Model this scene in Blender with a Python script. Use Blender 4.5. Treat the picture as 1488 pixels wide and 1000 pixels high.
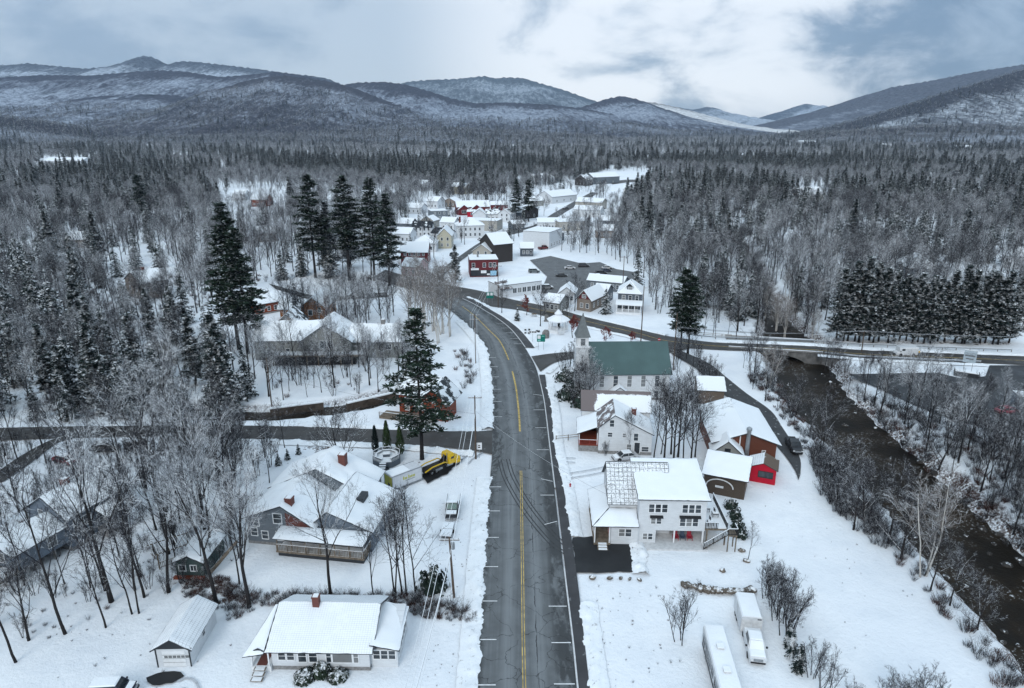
import bpy, math, random
import numpy as np
from mathutils import Vector, Matrix
R = math.radians
for o in list(bpy.data.objects):
    bpy.data.objects.remove(o)
SC = bpy.context.scene
COL = SC.collection
# ------------------------------------------------------------------ camera
CH, PITCH, F = 57.0, R(17.6), 992.0
cam_d = bpy.data.cameras.new('camera')
cam_d.sensor_width = 36.0
cam_d.lens = F/1488*36
cam_d.clip_start, cam_d.clip_end = 0.5, 60000
cam = bpy.data.objects.new('camera', cam_d)
COL.objects.link(cam)
cam.location = (0, 0, CH)
cam.rotation_euler = (R(90)-PITCH, 0, 0)
SC.camera = cam
# ------------------------------------------------------------------ world, sun, exposure
SUN_EL, SUN_AZ = R(32), R(200)      # azimuth measured from +Y towards +X
W = bpy.data.worlds.new('World')
SC.world = W
W.use_nodes = True
def build_world():
    nt = W.node_tree; N = nt.nodes; L = nt.links
    N.clear()
    out = N.new('ShaderNodeOutputWorld'); bg = N.new('ShaderNodeBackground')
    bg.inputs['Strength'].default_value = 0.1
    sky = N.new('ShaderNodeTexSky'); sky.sky_type = 'NISHITA'; sky.sun_disc = False
    sky.sun_elevation = SUN_EL; sky.sun_rotation = SUN_AZ
    sky.air_density = 1.0; sky.dust_density = 1.0; sky.ozone_density = 2.0
    tc = N.new('ShaderNodeTexCoord')
    def math_(op, a, b=None, clamp=False):
        n = N.new('ShaderNodeMath'); n.operation = op; n.use_clamp = clamp
        for i, v in enumerate((a, b)):
            if v is None: continue
            if isinstance(v, (int, float)): n.inputs[i].default_value = v
            else: L.new(v, n.inputs[i])
        return n.outputs[0]
    def sstep(x, a, b):
        n = N.new('ShaderNodeMapRange'); n.interpolation_type = 'SMOOTHSTEP'
        L.new(x, n.inputs[0]); n.inputs[1].default_value = a; n.inputs[2].default_value = b
        return n.outputs[0]
    def mixc(f, a, b):
        n = N.new('ShaderNodeMix'); n.data_type = 'RGBA'
        if isinstance(f, float): n.inputs['Factor'].default_value = f
        else: L.new(f, n.inputs['Factor'])
        for k, v in (('A', a), ('B', b)):
            s = [i for i in n.inputs if i.name == k and i.type == 'RGBA'][0]
            if isinstance(v, tuple): s.default_value = (*v, 1)
            else: L.new(v, s)
        return [o for o in n.outputs if o.type == 'RGBA'][0]
    sep = N.new('ShaderNodeSeparateXYZ'); L.new(tc.outputs['Generated'], sep.inputs[0])
    x, y, z = sep.outputs
    # clouds on a layer above the valley: project the view direction on a plane
    yy = math_('ADD', math_('ABSOLUTE', y), 0.25)
    px, py = math_('DIVIDE', x, yy), math_('MULTIPLY', math_('DIVIDE', z, yy), 2.0)
    cmb = N.new('ShaderNodeCombineXYZ'); L.new(px, cmb.inputs[0]); L.new(py, cmb.inputs[1]); L.new(math_('MULTIPLY', y, 0.3), cmb.inputs[2])
    def noise(scale, detail, rough, off=(0, 0, 0), dist=0.0):
        m = N.new('ShaderNodeMapping'); m.inputs['Location'].default_value = off
        L.new(cmb.outputs[0], m.inputs['Vector'])
        n = N.new('ShaderNodeTexNoise'); n.inputs['Scale'].default_value = scale
        n.inputs['Detail'].default_value = detail; n.inputs['Roughness'].default_value = rough
        n.inputs['Distortion'].default_value = dist
        L.new(m.outputs[0], n.inputs['Vector'])
        return n.outputs['Fac']
    def towards(d):                                    # cosine with a direction of the sky
        d = Vector(d).normalized()
        v = N.new('ShaderNodeVectorMath'); v.operation = 'DOT_PRODUCT'
        L.new(tc.outputs['Generated'], v.inputs[0]); v.inputs[1].default_value = d
        return v.outputs['Value']
    n1 = noise(3.2, 9, 0.55, (3.1, 1.7, 0.4), 0.5)
    n2 = noise(8.5, 8, 0.6, (7.3, 2.2, 1.4), 0.4)
    n3 = noise(1.6, 5, 0.5, (1.3, 5.2, 2.4))
    tex = math_('ADD', math_('MULTIPLY', n1, 0.6), math_('MULTIPLY', n2, 0.4))
    shade = sstep(tex, 0.43, 0.57)
    # mean cloud colour, a grey-blue bank to the right, a bright break low in the middle
    grey = mixc(shade, (2.5, 3.2, 3.95), (4.3, 4.95, 5.5))
    right = sstep(towards((0.62, 0.77, 0.16)), 0.925, 0.985)
    bank = mixc(shade, (1.2, 1.75, 2.4), (3.0, 3.7, 4.4))
    c = mixc(math_('MULTIPLY', right, 0.92), grey, bank)
    brk = sstep(towards((0.20, 0.965, 0.120)), 0.930, 0.992)
    brk2 = math_('MULTIPLY', brk, sstep(tex, 0.42, 0.55))
    c = mixc(math_('MULTIPLY', brk2, 0.95), c, (8.0, 8.2, 8.3))
    # a hole of blue sky high in the middle
    hole = math_('MULTIPLY', sstep(towards((0.16, 0.96, 0.215)), 0.990, 0.9985), sstep(n1, 0.50, 0.40))
    c = mixc(hole, c, (3.2, 4.9, 6.4))
    # the low horizon under the cloud deck
    low = sstep(z, 0.05, 0.0)
    c = mixc(math_('MULTIPLY', low, 0.30), c, (3.2, 4.0, 4.8))
    # an overcast sky is about twice as bright overhead as at the horizon
    zen = sstep(z, 0.25, 0.75)
    c = mixc(zen, c, (5.6, 6.95, 8.1))
    # overhead and behind: even overcast with a little of the sky's own light
    c2 = mixc(0.93, sky.outputs[0], c)
    L.new(c2, bg.inputs['Color']); L.new(bg.outputs[0], out.inputs[0])
build_world()
sun_d = bpy.data.lights.new('sun', 'SUN'); sun_d.energy = 0.9; sun_d.angle = R(25); sun_d.color = (1.0, 0.96, 0.9)
sun = bpy.data.objects.new('sun', sun_d); COL.objects.link(sun)
sun.rotation_euler = (R(90)-SUN_EL, 0, R(180)-SUN_AZ)
sun.location = (-200, -300, 400)
SC.view_settings.view_transform = 'Standard'; SC.view_settings.look = 'None'
SC.view_settings.exposure = 0.70; SC.view_settings.gamma = 1.0
SC.render.engine = 'CYCLES'
cy = SC.cycles
cy.max_bounces = 5; cy.diffuse_bounces = 2; cy.glossy_bounces = 2; cy.transmission_bounces = 2; cy.volume_bounces = 0
cy.transparent_max_bounces = 6
cy.use_denoising = True
cy.sample_clamp_indirect = 4

# ------------------------------------------------------------------ pixel of the survey photograph -> point on the ground
def ray(u, v):
    x, y = (u-744)/F, (500-v)/F
    s, c = math.sin(PITCH), math.cos(PITCH)
    return Vector((x, c+y*s, -s+y*c))
def G(u, v, z=0.0):
    d = ray(u, v); t = (z-CH)/d.z
    return Vector((d.x*t, d.y*t, z))
def proj(p):
    s, c = math.sin(PITCH), math.cos(PITCH)
    X, Y, Z = p[0], p[1], p[2]-CH
    zc = Y*c - Z*s; yc = Y*s + Z*c
    return 744+F*X/zc, 500-F*yc/zc, zc

# ------------------------------------------------------------------ mesh builder
class MB:
    def __init__(s): s.v = []; s.f = []; s.m = []
    def add(s, vs, fs, mi=0):
        b = len(s.v); s.v += [tuple(p) for p in vs]
        s.f += [tuple(i+b for i in f) for f in fs]; s.m += [mi]*len(fs); return s
    def box(s, x0, x1, y0, y1, z0, z1, mi=0):
        v = [(x0,y0,z0),(x1,y0,z0),(x1,y1,z0),(x0,y1,z0),(x0,y0,z1),(x1,y0,z1),(x1,y1,z1),(x0,y1,z1)]
        return s.add(v, [(0,3,2,1),(4,5,6,7),(0,1,5,4),(1,2,6,5),(2,3,7,6),(3,0,4,7)], mi)
    def bar(s, p, q, w, h, mi=0, up=(0,0,1)):
        p, q = Vector(p), Vector(q); d = (q-p).normalized()
        u = Vector(up)
        if abs(d.dot(u)) > .98: u = Vector((1,0,0))
        a = d.cross(u).normalized()*w/2; b = a.cross(d).normalized()*h/2
        v = [p-a-b,p+a-b,p+a+b,p-a+b,q-a-b,q+a-b,q+a+b,q-a+b]
        return s.add(v, [(0,1,2,3),(7,6,5,4),(0,4,5,1),(1,5,6,2),(2,6,7,3),(3,7,4,0)], mi)
    def extr(s, poly, axis, a0, a1, mi=0):
        # poly: 2-D outline, extruded along axis 'x','y' or 'z'
        def P(p, a):
            return {'x': (a, p[0], p[1]), 'y': (p[0], a, p[1]), 'z': (p[0], p[1], a)}[axis]
        n = len(poly); v = [P(p, a0) for p in poly]+[P(p, a1) for p in poly]
        fs = [tuple(range(n-1, -1, -1)), tuple(range(n, 2*n))]
        fs += [(i, (i+1) % n, n+(i+1) % n, n+i) for i in range(n)]
        return s.add(v, fs, mi)
    def loft(s, rings, mi=0, cap=True):
        n = len(rings[0]); v = [p for r in rings for p in r]; fs = []
        for k in range(len(rings)-1):
            for i in range(n):
                j = (i+1) % n
                fs.append((k*n+i, k*n+j, (k+1)*n+j, (k+1)*n+i))
        if cap:
            fs.append(tuple(range(n-1, -1, -1))); fs.append(tuple(range((len(rings)-1)*n, len(rings)*n)))
        return s.add(v, fs, mi)
    def tube(s, pts, rad, n=6, mi=0, cap=True):
        pts = [Vector(p) for p in pts]; rings = []
        if isinstance(rad, (int, float)): rad = [rad]*len(pts)
        d0 = (pts[1]-pts[0]).normalized()
        a = d0.orthogonal().normalized()
        for i, p in enumerate(pts):
            d = (pts[min(i+1, len(pts)-1)]-pts[max(i-1, 0)]).normalized()
            a = (a-d*a.dot(d)).normalized(); b = d.cross(a)
            rings.append([p+(a*math.cos(t)+b*math.sin(t))*rad[i] for t in [2*math.pi*k/n for k in range(n)]])
        return s.loft(rings, mi, cap)
    def lathe(s, prof, n=12, mi=0, c=(0,0,0)):
        rings = [[(c[0]+r*math.cos(2*math.pi*k/n), c[1]+r*math.sin(2*math.pi*k/n), c[2]+z) for k in range(n)] for r, z in prof]
        return s.loft(rings, mi)
    def blob(s, c, r, seed=0, sub=2, rough=.25, mi=0, flat=1.0):
        rnd = random.Random(seed); ph = [rnd.uniform(0, 6.3) for _ in range(9)]; n1, n2 = 6*sub//2, 10*sub//2
        vs = [];
        for i in range(n1+1):
            t = math.pi*i/n1
            for k in range(n2):
                f = 2*math.pi*k/n2
                d = Vector((math.sin(t)*math.cos(f), math.sin(t)*math.sin(f), math.cos(t)))
                q = 1+rough*(math.sin(3*d.x*2+ph[0])*math.sin(4*d.y+ph[1])+.6*math.sin(7*d.z+ph[2]+3*d.x)+.4*math.sin(9*d.y+ph[3]-5*d.z))*.6
                vs.append((c[0]+d.x*r[0]*q, c[1]+d.y*r[1]*q, c[2]+d.z*r[2]*q*flat))
        fs = []
        for i in range(n1):
            for k in range(n2):
                j = (k+1) % n2
                fs.append((i*n2+k, (i+1)*n2+k, (i+1)*n2+j, i*n2+j))
        return s.add(vs, fs, mi)
    def mesh(s, name, mats, smooth=False):
        me = bpy.data.meshes.new(name)
        me.from_pydata(s.v, [], s.f)
        for m in (mats if isinstance(mats, (list, tuple)) else [mats]): me.materials.append(m)
        if any(s.m): me.polygons.foreach_set('material_index', s.m)
        if smooth: me.polygons.foreach_set('use_smooth', [True]*len(s.f))
        me.update(); return me
    def build(s, name, mats, parent=None, smooth=False, loc=None, rz=None):
        o = bpy.data.objects.new(name, s.mesh(name, mats, smooth)); COL.objects.link(o)
        if parent: o.parent = parent
        if loc is not None: o.location = loc
        if rz is not None: o.rotation_euler = (0, 0, rz)
        return o
def tag(o, label=None, cat=None, group=None, kind=None):
    if label: o['label'] = label
    if cat: o['category'] = cat
    if group: o['group'] = group
    if kind: o['kind'] = kind
    return o
def empty(name, loc=(0,0,0), rz=0, label=None, cat=None, group=None):
    o = bpy.data.objects.new(name, None); COL.objects.link(o)
    o.location = loc; o.rotation_euler = (0, 0, rz); o.empty_display_size = .3
    return tag(o, label, cat, group)
def copy_tree(o, parent=None):
    c = o.copy(); COL.objects.link(c); c.parent = parent
    for ch in o.children: copy_tree(ch, c)
    return c

# ------------------------------------------------------------------ materials
class NT:
    def __init__(s, name):
        s.mat = bpy.data.materials.new(name); s.mat.use_nodes = True
        s.t = s.mat.node_tree; s.N = s.t.nodes; s.L = s.t.links
        s.b = s.N['Principled BSDF']; s.tc = s.N.new('ShaderNodeTexCoord')
        s.geo = s.N.new('ShaderNodeNewGeometry')
    def put(s, sock, v):
        if isinstance(v, (int, float)): sock.default_value = v
        elif isinstance(v, tuple): sock.default_value = (*v, 1) if sock.type == 'RGBA' and len(v) == 3 else v
        else: s.L.new(v, sock)
    def math(s, op, a, b=0.0, clamp=False):
        n = s.N.new('ShaderNodeMath'); n.operation = op; n.use_clamp = clamp
        s.put(n.inputs[0], a); s.put(n.inputs[1], b); return n.outputs[0]
    def sstep(s, x, a, b, lo=0.0, hi=1.0):
        n = s.N.new('ShaderNodeMapRange'); n.interpolation_type = 'SMOOTHSTEP'
        s.put(n.inputs[0], x); n.inputs[1].default_value = a; n.inputs[2].default_value = b
        n.inputs[3].default_value = lo; n.inputs[4].default_value = hi; return n.outputs[0]
    def mix(s, f, a, b):
        n = s.N.new('ShaderNodeMix'); n.data_type = 'RGBA'
        s.put(n.inputs[0], f); s.put(n.inputs[6], a); s.put(n.inputs[7], b); return n.outputs[2]
    def coord(s, kind='Object', scale=(1,1,1), loc=(0,0,0), rot=(0,0,0)):
        src = s.geo.outputs['Position'] if kind == 'World' else s.tc.outputs[kind]
        m = s.N.new('ShaderNodeMapping'); m.inputs['Scale'].default_value = scale
        m.inputs['Location'].default_value = loc; m.inputs['Rotation'].default_value = rot
        s.L.new(src, m.inputs[0]); return m.outputs[0]
    def noise(s, vec, scale, detail=4, rough=.55, dist=0.0):
        n = s.N.new('ShaderNodeTexNoise'); s.L.new(vec, n.inputs['Vector'])
        n.inputs['Scale'].default_value = scale; n.inputs['Detail'].default_value = detail
        n.inputs['Roughness'].default_value = rough; n.inputs['Distortion'].default_value = dist
        return n.outputs['Fac']
    def voro(s, vec, scale, feature='F1', out='Distance', rnd=1.0):
        n = s.N.new('ShaderNodeTexVoronoi'); n.feature = feature; s.L.new(vec, n.inputs['Vector'])
        n.inputs['Scale'].default_value = scale; n.inputs['Randomness'].default_value = rnd
        return n.outputs[out]
    def wave(s, vec, scale, dist=0.0, axis='Z', profile='SIN', det=2.0):
        n = s.N.new('ShaderNodeTexWave'); n.bands_direction = axis; n.wave_profile = profile
        s.L.new(vec, n.inputs['Vector']); n.inputs['Scale'].default_value = scale
        n.inputs['Distortion'].default_value = dist; n.inputs['Detail'].default_value = det
        return n.outputs['Fac']
    def nz(s):
        sp = s.N.new('ShaderNodeSeparateXYZ'); s.L.new(s.geo.outputs['Normal'], sp.inputs[0]); return sp.outputs[2]
    def xyz(s, vec):
        sp = s.N.new('ShaderNodeSeparateXYZ'); s.L.new(vec, sp.inputs[0]); return sp.outputs
    def bump(s, h, strength=.3, dist=.05):
        n = s.N.new('ShaderNodeBump'); n.inputs['Strength'].default_value = strength
        n.inputs['Distance'].default_value = dist; s.L.new(h, n.inputs['Height'])
        s.L.new(n.outputs[0], s.b.inputs['Normal'])
    def done(s, col, rough=.7, spec=.3, metal=0.0):
        s.put(s.b.inputs['Base Color'], col); s.put(s.b.inputs['Roughness'], rough)
        s.put(s.b.inputs['Specular IOR Level'], spec); s.put(s.b.inputs['Metallic'], metal); return s.mat
SNOW = (.80, .83, .86)
_flat = {}
def paint(name, col, rough=.6, spec=.3, metal=0.0, var=.12, scale=2.0):
    if name in _flat: return _flat[name]
    t = NT(name); n = t.noise(t.coord(), scale, 4, .6)
    d = tuple(c*(1-var) for c in col); l = tuple(min(1, c*(1+var)) for c in col)
    _flat[name] = t.done(t.mix(t.sstep(n, .3, .7), d, l), rough, spec, metal); return _flat[name]
def siding(name, col, step=.14, axis='Z', dark=.78, rough=.65):
    if name in _flat: return _flat[name]
    t = NT(name); c = t.coord()
    ax = {'Z': 2, 'X': 0, 'Y': 1}[axis]
    z = t.xyz(c)[ax]
    fr = t.math('FRACT', t.math('DIVIDE', z, step))
    if axis != 'Z':
        fr2 = t.math('FRACT', t.math('DIVIDE', t.xyz(c)[1-ax], step)); fr = t.math('MINIMUM', fr, fr2)
    ln = t.sstep(fr, 0.0, .16)
    n = t.noise(t.coord(scale=(1, 1, 3)), .9, 5, .6)
    base = t.mix(t.sstep(n, .3, .75), tuple(k*.86 for k in col), col)
    t.bump(fr, .35, .02)
    _flat[name] = t.done(t.mix(ln, tuple(k*dark for k in col), base), rough, .25); return _flat[name]
def snow_mat(name, dirt=0.0, scale=1.0):
    t = NT(name); c = t.coord('World')
    n = t.noise(c, .35*scale, 6, .6); n2 = t.noise(c, 3.5, 4, .6)
    col = t.mix(t.sstep(n, .35, .7), tuple(k*.95 for k in SNOW), SNOW)
    if dirt:
        d = t.sstep(t.noise(c, 1.6, 8, .72), .56, .70)
        col = t.mix(t.math('MULTIPLY', d, dirt), col, (.20, .19, .18))
    t.bump(t.math('ADD', n2, t.math('MULTIPLY', n, 2.0)), .4, .14)
    return t.done(col, .75, .15)
M = {}
M['snow'] = snow_mat('snow')
M['snow_bank'] = snow_mat('snow_bank', .75)
def snowy(name, col, thin=.45, nscale=1.2, lo=.25, hi=.6, var=.3):
    """a surface that carries snow where it faces upward, in clumps"""
    t = NT(name); c = t.coord('Object'); w = t.coord('World')
    n = t.noise(w, nscale, 5, .65); v = t.noise(c, 1.4, 3)
    base = t.mix(v, tuple(k*(1-var) for k in col), tuple(k*(1+var) for k in col))
    up = t.sstep(t.nz(), lo, hi); s = t.math('MULTIPLY', up, t.sstep(n, thin-.06, thin+.06))
    return t.done(t.mix(s, base, SNOW), .85, .1)
M['bark'] = snowy('bark', (.030, .028, .029), .42, 2.5, .30, .75)
M['twig'] = snowy('twig', (.031, .030, .036), .51, 1.6, .3, .75)
M['frost_twig'] = snowy('frosted_twig', (.045, .046, .055), .40, 1.2, .05, .55)
M['birch'] = snowy('birch_bark', (.52, .50, .47), .42, 2.5, .4, .8)
M['birch_twig'] = snowy('birch_twig', (.20, .18, .17), .44, 1.8, .3, .7)
M['red_twig'] = paint('red_leaf', (.16, .035, .03), .8)
def needle(name, col, thin, nscale=.55):
    t = NT(name); w = t.coord('World'); c = t.coord('Object')
    n = t.noise(w, nscale, 5, .7); v = t.noise(c, .5, 4, .7)
    base = t.mix(t.sstep(v, .3, .7), tuple(k*.55 for k in col), tuple(k*1.35 for k in col))
    up = t.math('ABSOLUTE', t.nz())
    s = t.math('MULTIPLY', t.sstep(up, .35, .75), t.sstep(n, thin-.05, thin+.07))
    return t.done(t.mix(s, base, SNOW), .8, .12)
M['pine'] = needle('pine_needles', (.017, .032, .021), .60, 1.0)
M['spruce'] = needle('spruce_needles', (.013, .024, .022), .54, 1.0)
M['frost'] = needle('frosted_needles', (.015, .026, .025), .53, 1.0)
M['cedar'] = needle('cedar_needles', (.045, .075, .030), .60)
def glass_mat():
    t = NT('window_glass'); n = t.noise(t.coord('World'), .7, 3)
    oi = t.N.new('ShaderNodeObjectInfo'); bl = t.math('MULTIPLY', t.math('GREATER_THAN', oi.outputs['Random'], .68), .55)
    return t.done(t.mix(bl, t.mix(t.sstep(n, .35, .7), (.018, .024, .03), (.06, .075, .09)), (.30, .31, .31)), .12, .6)
M['glass'] = glass_mat()
# ================================================================== THE LAND
rng = np.random.default_rng(7)
def inpoly(u, v, poly):
    u, v = np.asarray(u, float), np.asarray(v, float); r = np.zeros(u.shape, bool); n = len(poly)
    for i in range(n):
        (x1, y1), (x2, y2) = poly[i], poly[(i+1) % n]
        if y1 == y2: continue
        c = ((y1 > v) != (y2 > v)) & (u < (x2-x1)*(v-y1)/(y2-y1)+x1); r ^= c
    return r
def projn(X, Y, Z=0.0):
    s, c = math.sin(PITCH), math.cos(PITCH); zr = Z-CH
    zc = np.maximum(Y*c-zr*s, .1); return 744+F*X/zc, 500-F*(Y*s+zr*c)/zc
def segdist(X, Y, pts):
    best = np.full(X.shape, 1e9); par = np.zeros(X.shape)
    for i in range(len(pts)-1):
        ax, ay = pts[i][0], pts[i][1]; bx, by = pts[i+1][0], pts[i+1][1]
        dx, dy = bx-ax, by-ay; t = np.clip(((X-ax)*dx+(Y-ay)*dy)/(dx*dx+dy*dy), 0, 1)
        d = np.hypot(X-ax-t*dx, Y-ay-t*dy); m = d < best
        best = np.where(m, d, best); par = np.where(m, i+t, par)
    return best, par
WATER = -3.0
riv_l = [(1100,405),(1112,440),(1118,470),(1116,500),(1126,530),(1148,580),(1186,625),(1228,668),(1272,712),(1318,770),(1372,835),(1440,905),(1520,1000),(1640,1130)]
riv_r = [(1106,405),(1126,440),(1142,470),(1180,500),(1196,530),(1222,572),(1270,618),(1318,660),(1362,702),(1430,765),(1502,830),(1580,900),(1680,990),(1800,1110)]
RL = [G(u, v, WATER) for u, v in riv_l]; RR = [G(u, v, WATER) for u, v in riv_r]
RC = [((a+b)/2) for a, b in zip(RL, RR)]; RW = np.array([(a-b).length/2*.93 for a, b in zip(RL, RR)])
RC = [RC[0]+(RC[0]-RC[1])*6] + RC; RW = np.concatenate([[RW[0]], RW])
br_pts = [(250,600),(330,606),(392,607),(440,603),(500,596),(560,584),(610,572)]
BC = [G(u, v, -1.6) for u, v in br_pts]
def smooth01(t): t = np.clip(t, 0, 1); return t*t*(3-2*t)
def wob(X, Y):
    return (np.sin(X*.9+1.3*np.sin(Y*.53))*.5+np.sin(Y*1.1+1.7*np.sin(X*.41))*.5)
def und(X, Y):
    return .5*np.sin(X*.045+1.1)*np.sin(Y*.038+.4)+.35*np.sin(X*.11+Y*.07)+.15*np.sin(X*.31-Y*.23+1.)
def Zf(X, Y):
    X, Y = np.asarray(X, float), np.asarray(Y, float)
    d, p = segdist(X, Y, RC); hw = np.interp(p, np.arange(len(RC)), RW)
    k = smooth01((d-hw+1.0+wob(X, Y)*.7)/6.5)
    z = -4.0*(1-k) + (.15*und(X, Y)-.16)
    d2, _ = segdist(X, Y, BC)
    z = np.minimum(z, np.where(d2 < 9, -2.3*(1-smooth01((d2-2.2+.4*wob(X, Y))/3.2)), 9))
    return z
def Zs(x, y): return float(Zf(np.array([x]), np.array([y]))[0])
def onland(u, v):
    p = G(u, v, 0)
    for _ in range(4): p = G(u, v, Zs(p.x, p.y))
    return p
FOREST = dict(
 left=[(-260,230),(640,230),(640,283),(600,303),(575,325),(556,390),(540,408),(430,402),(362,418),(300,446),(262,468),(250,520),(372,536),(366,590),(300,608),(-260,612)],
 middle=[(640,230),(960,230),(948,250),(880,248),(800,270),(720,283),(640,283)],
 right=[(955,230),(1780,230),(1780,500),(1480,478),(1200,470),(1060,484),(1010,468),(985,420),(960,380),(915,345),(900,320),(908,292),(945,262)],
 bank=[(1195,548),(1240,562),(1290,582),(1380,618),(1490,650),(1800,730),(1800,1000),(1520,870),(1430,765),(1350,705),(1270,635),(1215,590)],
 front=[(-320,645),(330,655),(345,700),(352,842),(240,862),(170,880),(60,945),(-320,965)])
CLEAR = [[(150,380),(262,380),(262,452),(150,452)],[(320,275),(420,275),(420,330),(320,330)],[(1150,275),(1205,275),(1205,300),(1150,300)],
         [(1120,375),(1140,345),(1165,330),(1180,335),(1150,380),(1130,410)],[(60,232),(140,232),(130,246),(50,246)],
         [(1300,385),(1372,385),(1372,420),(1300,420)],[(1440,360),(1600,360),(1600,400),(1440,400)],[(86,345),(130,345),(130,362),(86,362)],
         [(480,285),(560,285),(560,310),(470,310)],[(1060,300),(1100,300),(1100,320),(1060,320)], [(1340,380),(1480,400),(1480,480),(1400,470)]]
LITTER = [[(252,838),(330,838),(352,862),(420,866),(600,862),(655,868),(655,884),(600,892),(585,882),(560,872),(385,872),(300,885),(262,868)],[(430,640),(520,650),(520,662),(440,655)],[(600,668),(625,672),(625,684),(602,680)],[(1400,492),(1470,494),(1470,502),(1230,498),(1230,494)]]
def axis(a0, a1, step, far0, far1, g=1.16):
    core = list(np.arange(a0, a1+step/2, step)); s = step; x = a1
    while x < far1: s *= g; x += s; core.append(x)
    s = step; x = a0; pre = []
    while x > far0: s *= g; x -= s; pre.append(x)
    return np.array(pre[::-1]+core)
def build_ground():
    xs = axis(-135, 175, 1.3, -16000, 16000); ys = axis(36, 285, 1.3, -400, 17000)
    X, Y = np.meshgrid(xs, ys); Z = Zf(X, Y); nx, ny = len(xs), len(ys)
    far = np.hypot(X, Y); Z = np.where(far > 3000, Z-1.0, Z)
    me = bpy.data.meshes.new('ground')
    co = np.stack([X, Y, Z], -1).reshape(-1, 3)
    idx = np.arange(nx*ny).reshape(ny, nx)
    fs = np.stack([idx[:-1,:-1], idx[:-1,1:], idx[1:,1:], idx[1:,:-1]], -1).reshape(-1, 4)
    me.vertices.add(len(co)); me.vertices.foreach_set('co', co.ravel())
    me.loops.add(fs.size); me.polygons.add(len(fs))
    me.loops.foreach_set('vertex_index', fs.ravel().astype(np.int32))
    me.polygons.foreach_set('loop_start', np.arange(0, fs.size, 4, dtype=np.int32))
    me.polygons.foreach_set('use_smooth', np.ones(len(fs), bool))
    u, v = projn(X, Y); w = np.zeros(X.shape)
    for k, p in FOREST.items(): w = np.maximum(w, inpoly(u, v, p)*{'front': .64, 'bank': .75}.get(k, .8))
    w = np.where((Y > 1050), .85, w)
    for p in CLEAR: w = np.where(inpoly(u, v, p), .1, w)
    w = np.where(inpoly(u, v, [(570,300),(640,283),(870,250),(940,262),(915,345),(985,420),(985,470),(850,455),(760,430),(680,415),(600,405),(570,380)]), np.maximum(w, .62), w)
    for pp in LITTER: w = np.where(inpoly(u, v, pp), 1.05, w)
    d, p = segdist(X, Y, RC); hw = np.interp(p, np.arange(len(RC)), RW)
    w = np.maximum(w, np.where(d < hw+6, .8, 0))
    at = me.attributes.new('litter', 'FLOAT', 'POINT'); at.data.foreach_set('value', w.ravel().astype(np.float32))
    me.update(); me.validate()
    o = bpy.data.objects.new('ground', me); COL.objects.link(o); o['kind'] = 'structure'
    t = NT('snow_ground'); c = t.coord('World')
    a = t.N.new('ShaderNodeAttribute'); a.attribute_name = 'litter'
    n = t.noise(c, .5, 8, .7); n2 = t.noise(c, 2.6, 5, .65); n3 = t.noise(c, .05, 4, .6)
    snow = t.mix(t.sstep(n3, .3, .7), (.76, .79, .83), (.84, .865, .89))
    th = t.math('SUBTRACT', .86, t.math('MULTIPLY', a.outputs['Fac'], .34))
    mixn = t.math('ADD', t.math('MULTIPLY', n, .55), t.math('MULTIPLY', n2, .45))
    dk = t.sstep(t.math('SUBTRACT', mixn, th), -.02, .05)
    lit = t.mix(n2, (.05, .030, .026), (.10, .07, .058)); foot = t.noise(c, 1.3, 6, .7); drift = t.noise(c, .16, 5, .6)
    slope = t.math('MULTIPLY', t.sstep(t.nz(), .93, .74), t.sstep(n2, .40, .55))
    dk = t.math('MAXIMUM', dk, slope)
    snow = t.mix(t.math('MULTIPLY', t.sstep(drift, .42, .66), .5), snow, (.68, .72, .77)); snow = t.mix(t.math('MULTIPLY', t.sstep(foot, .60, .70), .35), snow, (.55, .58, .62))
    t.bump(t.math('ADD', t.math('ADD', n2, t.math('MULTIPLY', n, 2.5)), t.math('MULTIPLY', foot, 1.5)), .42, .2)
    me.materials.append(t.done(t.mix(dk, snow, lit), .75, .15))
    return o
build_ground()

# ---- strips between two edges given as survey pixels
def densify(pts, step):
    out = [pts[0]]
    for a, b in zip(pts, pts[1:]):
        n = max(1, int((b-a).length/step))
        for k in range(1, n+1): out.append(a.lerp(b, k/n))
    return out
def catmull(pts, n=6):
    P = [2*pts[0]-pts[1]]+list(pts)+[2*pts[-1]-pts[-2]]; out = []
    for i in range(1, len(P)-2):
        for k in range(n):
            t = k/n
            out.append(.5*((2*P[i])+(P[i+1]-P[i-1])*t+(2*P[i-1]-5*P[i]+4*P[i+1]-P[i+2])*t*t+(3*P[i]-P[i-1]-3*P[i+1]+P[i+2])*t**3))
    out.append(P[-2]); return out
def strip(name, L, Rr, z, mat, cross=4, kind='structure'):
    v, f, uv = [], [], []; s = 0.0
    for i, (a, b) in enumerate(zip(L, Rr)):
        if i: s += ((a+b)/2-(L[i-1]+Rr[i-1])/2).length
        for k in range(cross+1):
            p = a.lerp(b, k/cross); v.append((p.x, p.y, z)); uv.append(((k/cross-.5)*(a-b).length, s))
    n = cross+1
    for i in range(len(L)-1):
        for k in range(cross): f.append((i*n+k, i*n+k+1, (i+1)*n+k+1, (i+1)*n+k))
    me = bpy.data.meshes.new(name); me.from_pydata(v, [], f); me.materials.append(mat)
    ul = me.uv_layers.new(name='UVMap')
    for l in me.loops: ul.data[l.index].uv = uv[l.vertex_index]
    o = bpy.data.objects.new(name, me); COL.objects.link(o)
    if kind: o['kind'] = kind
    return o
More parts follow.
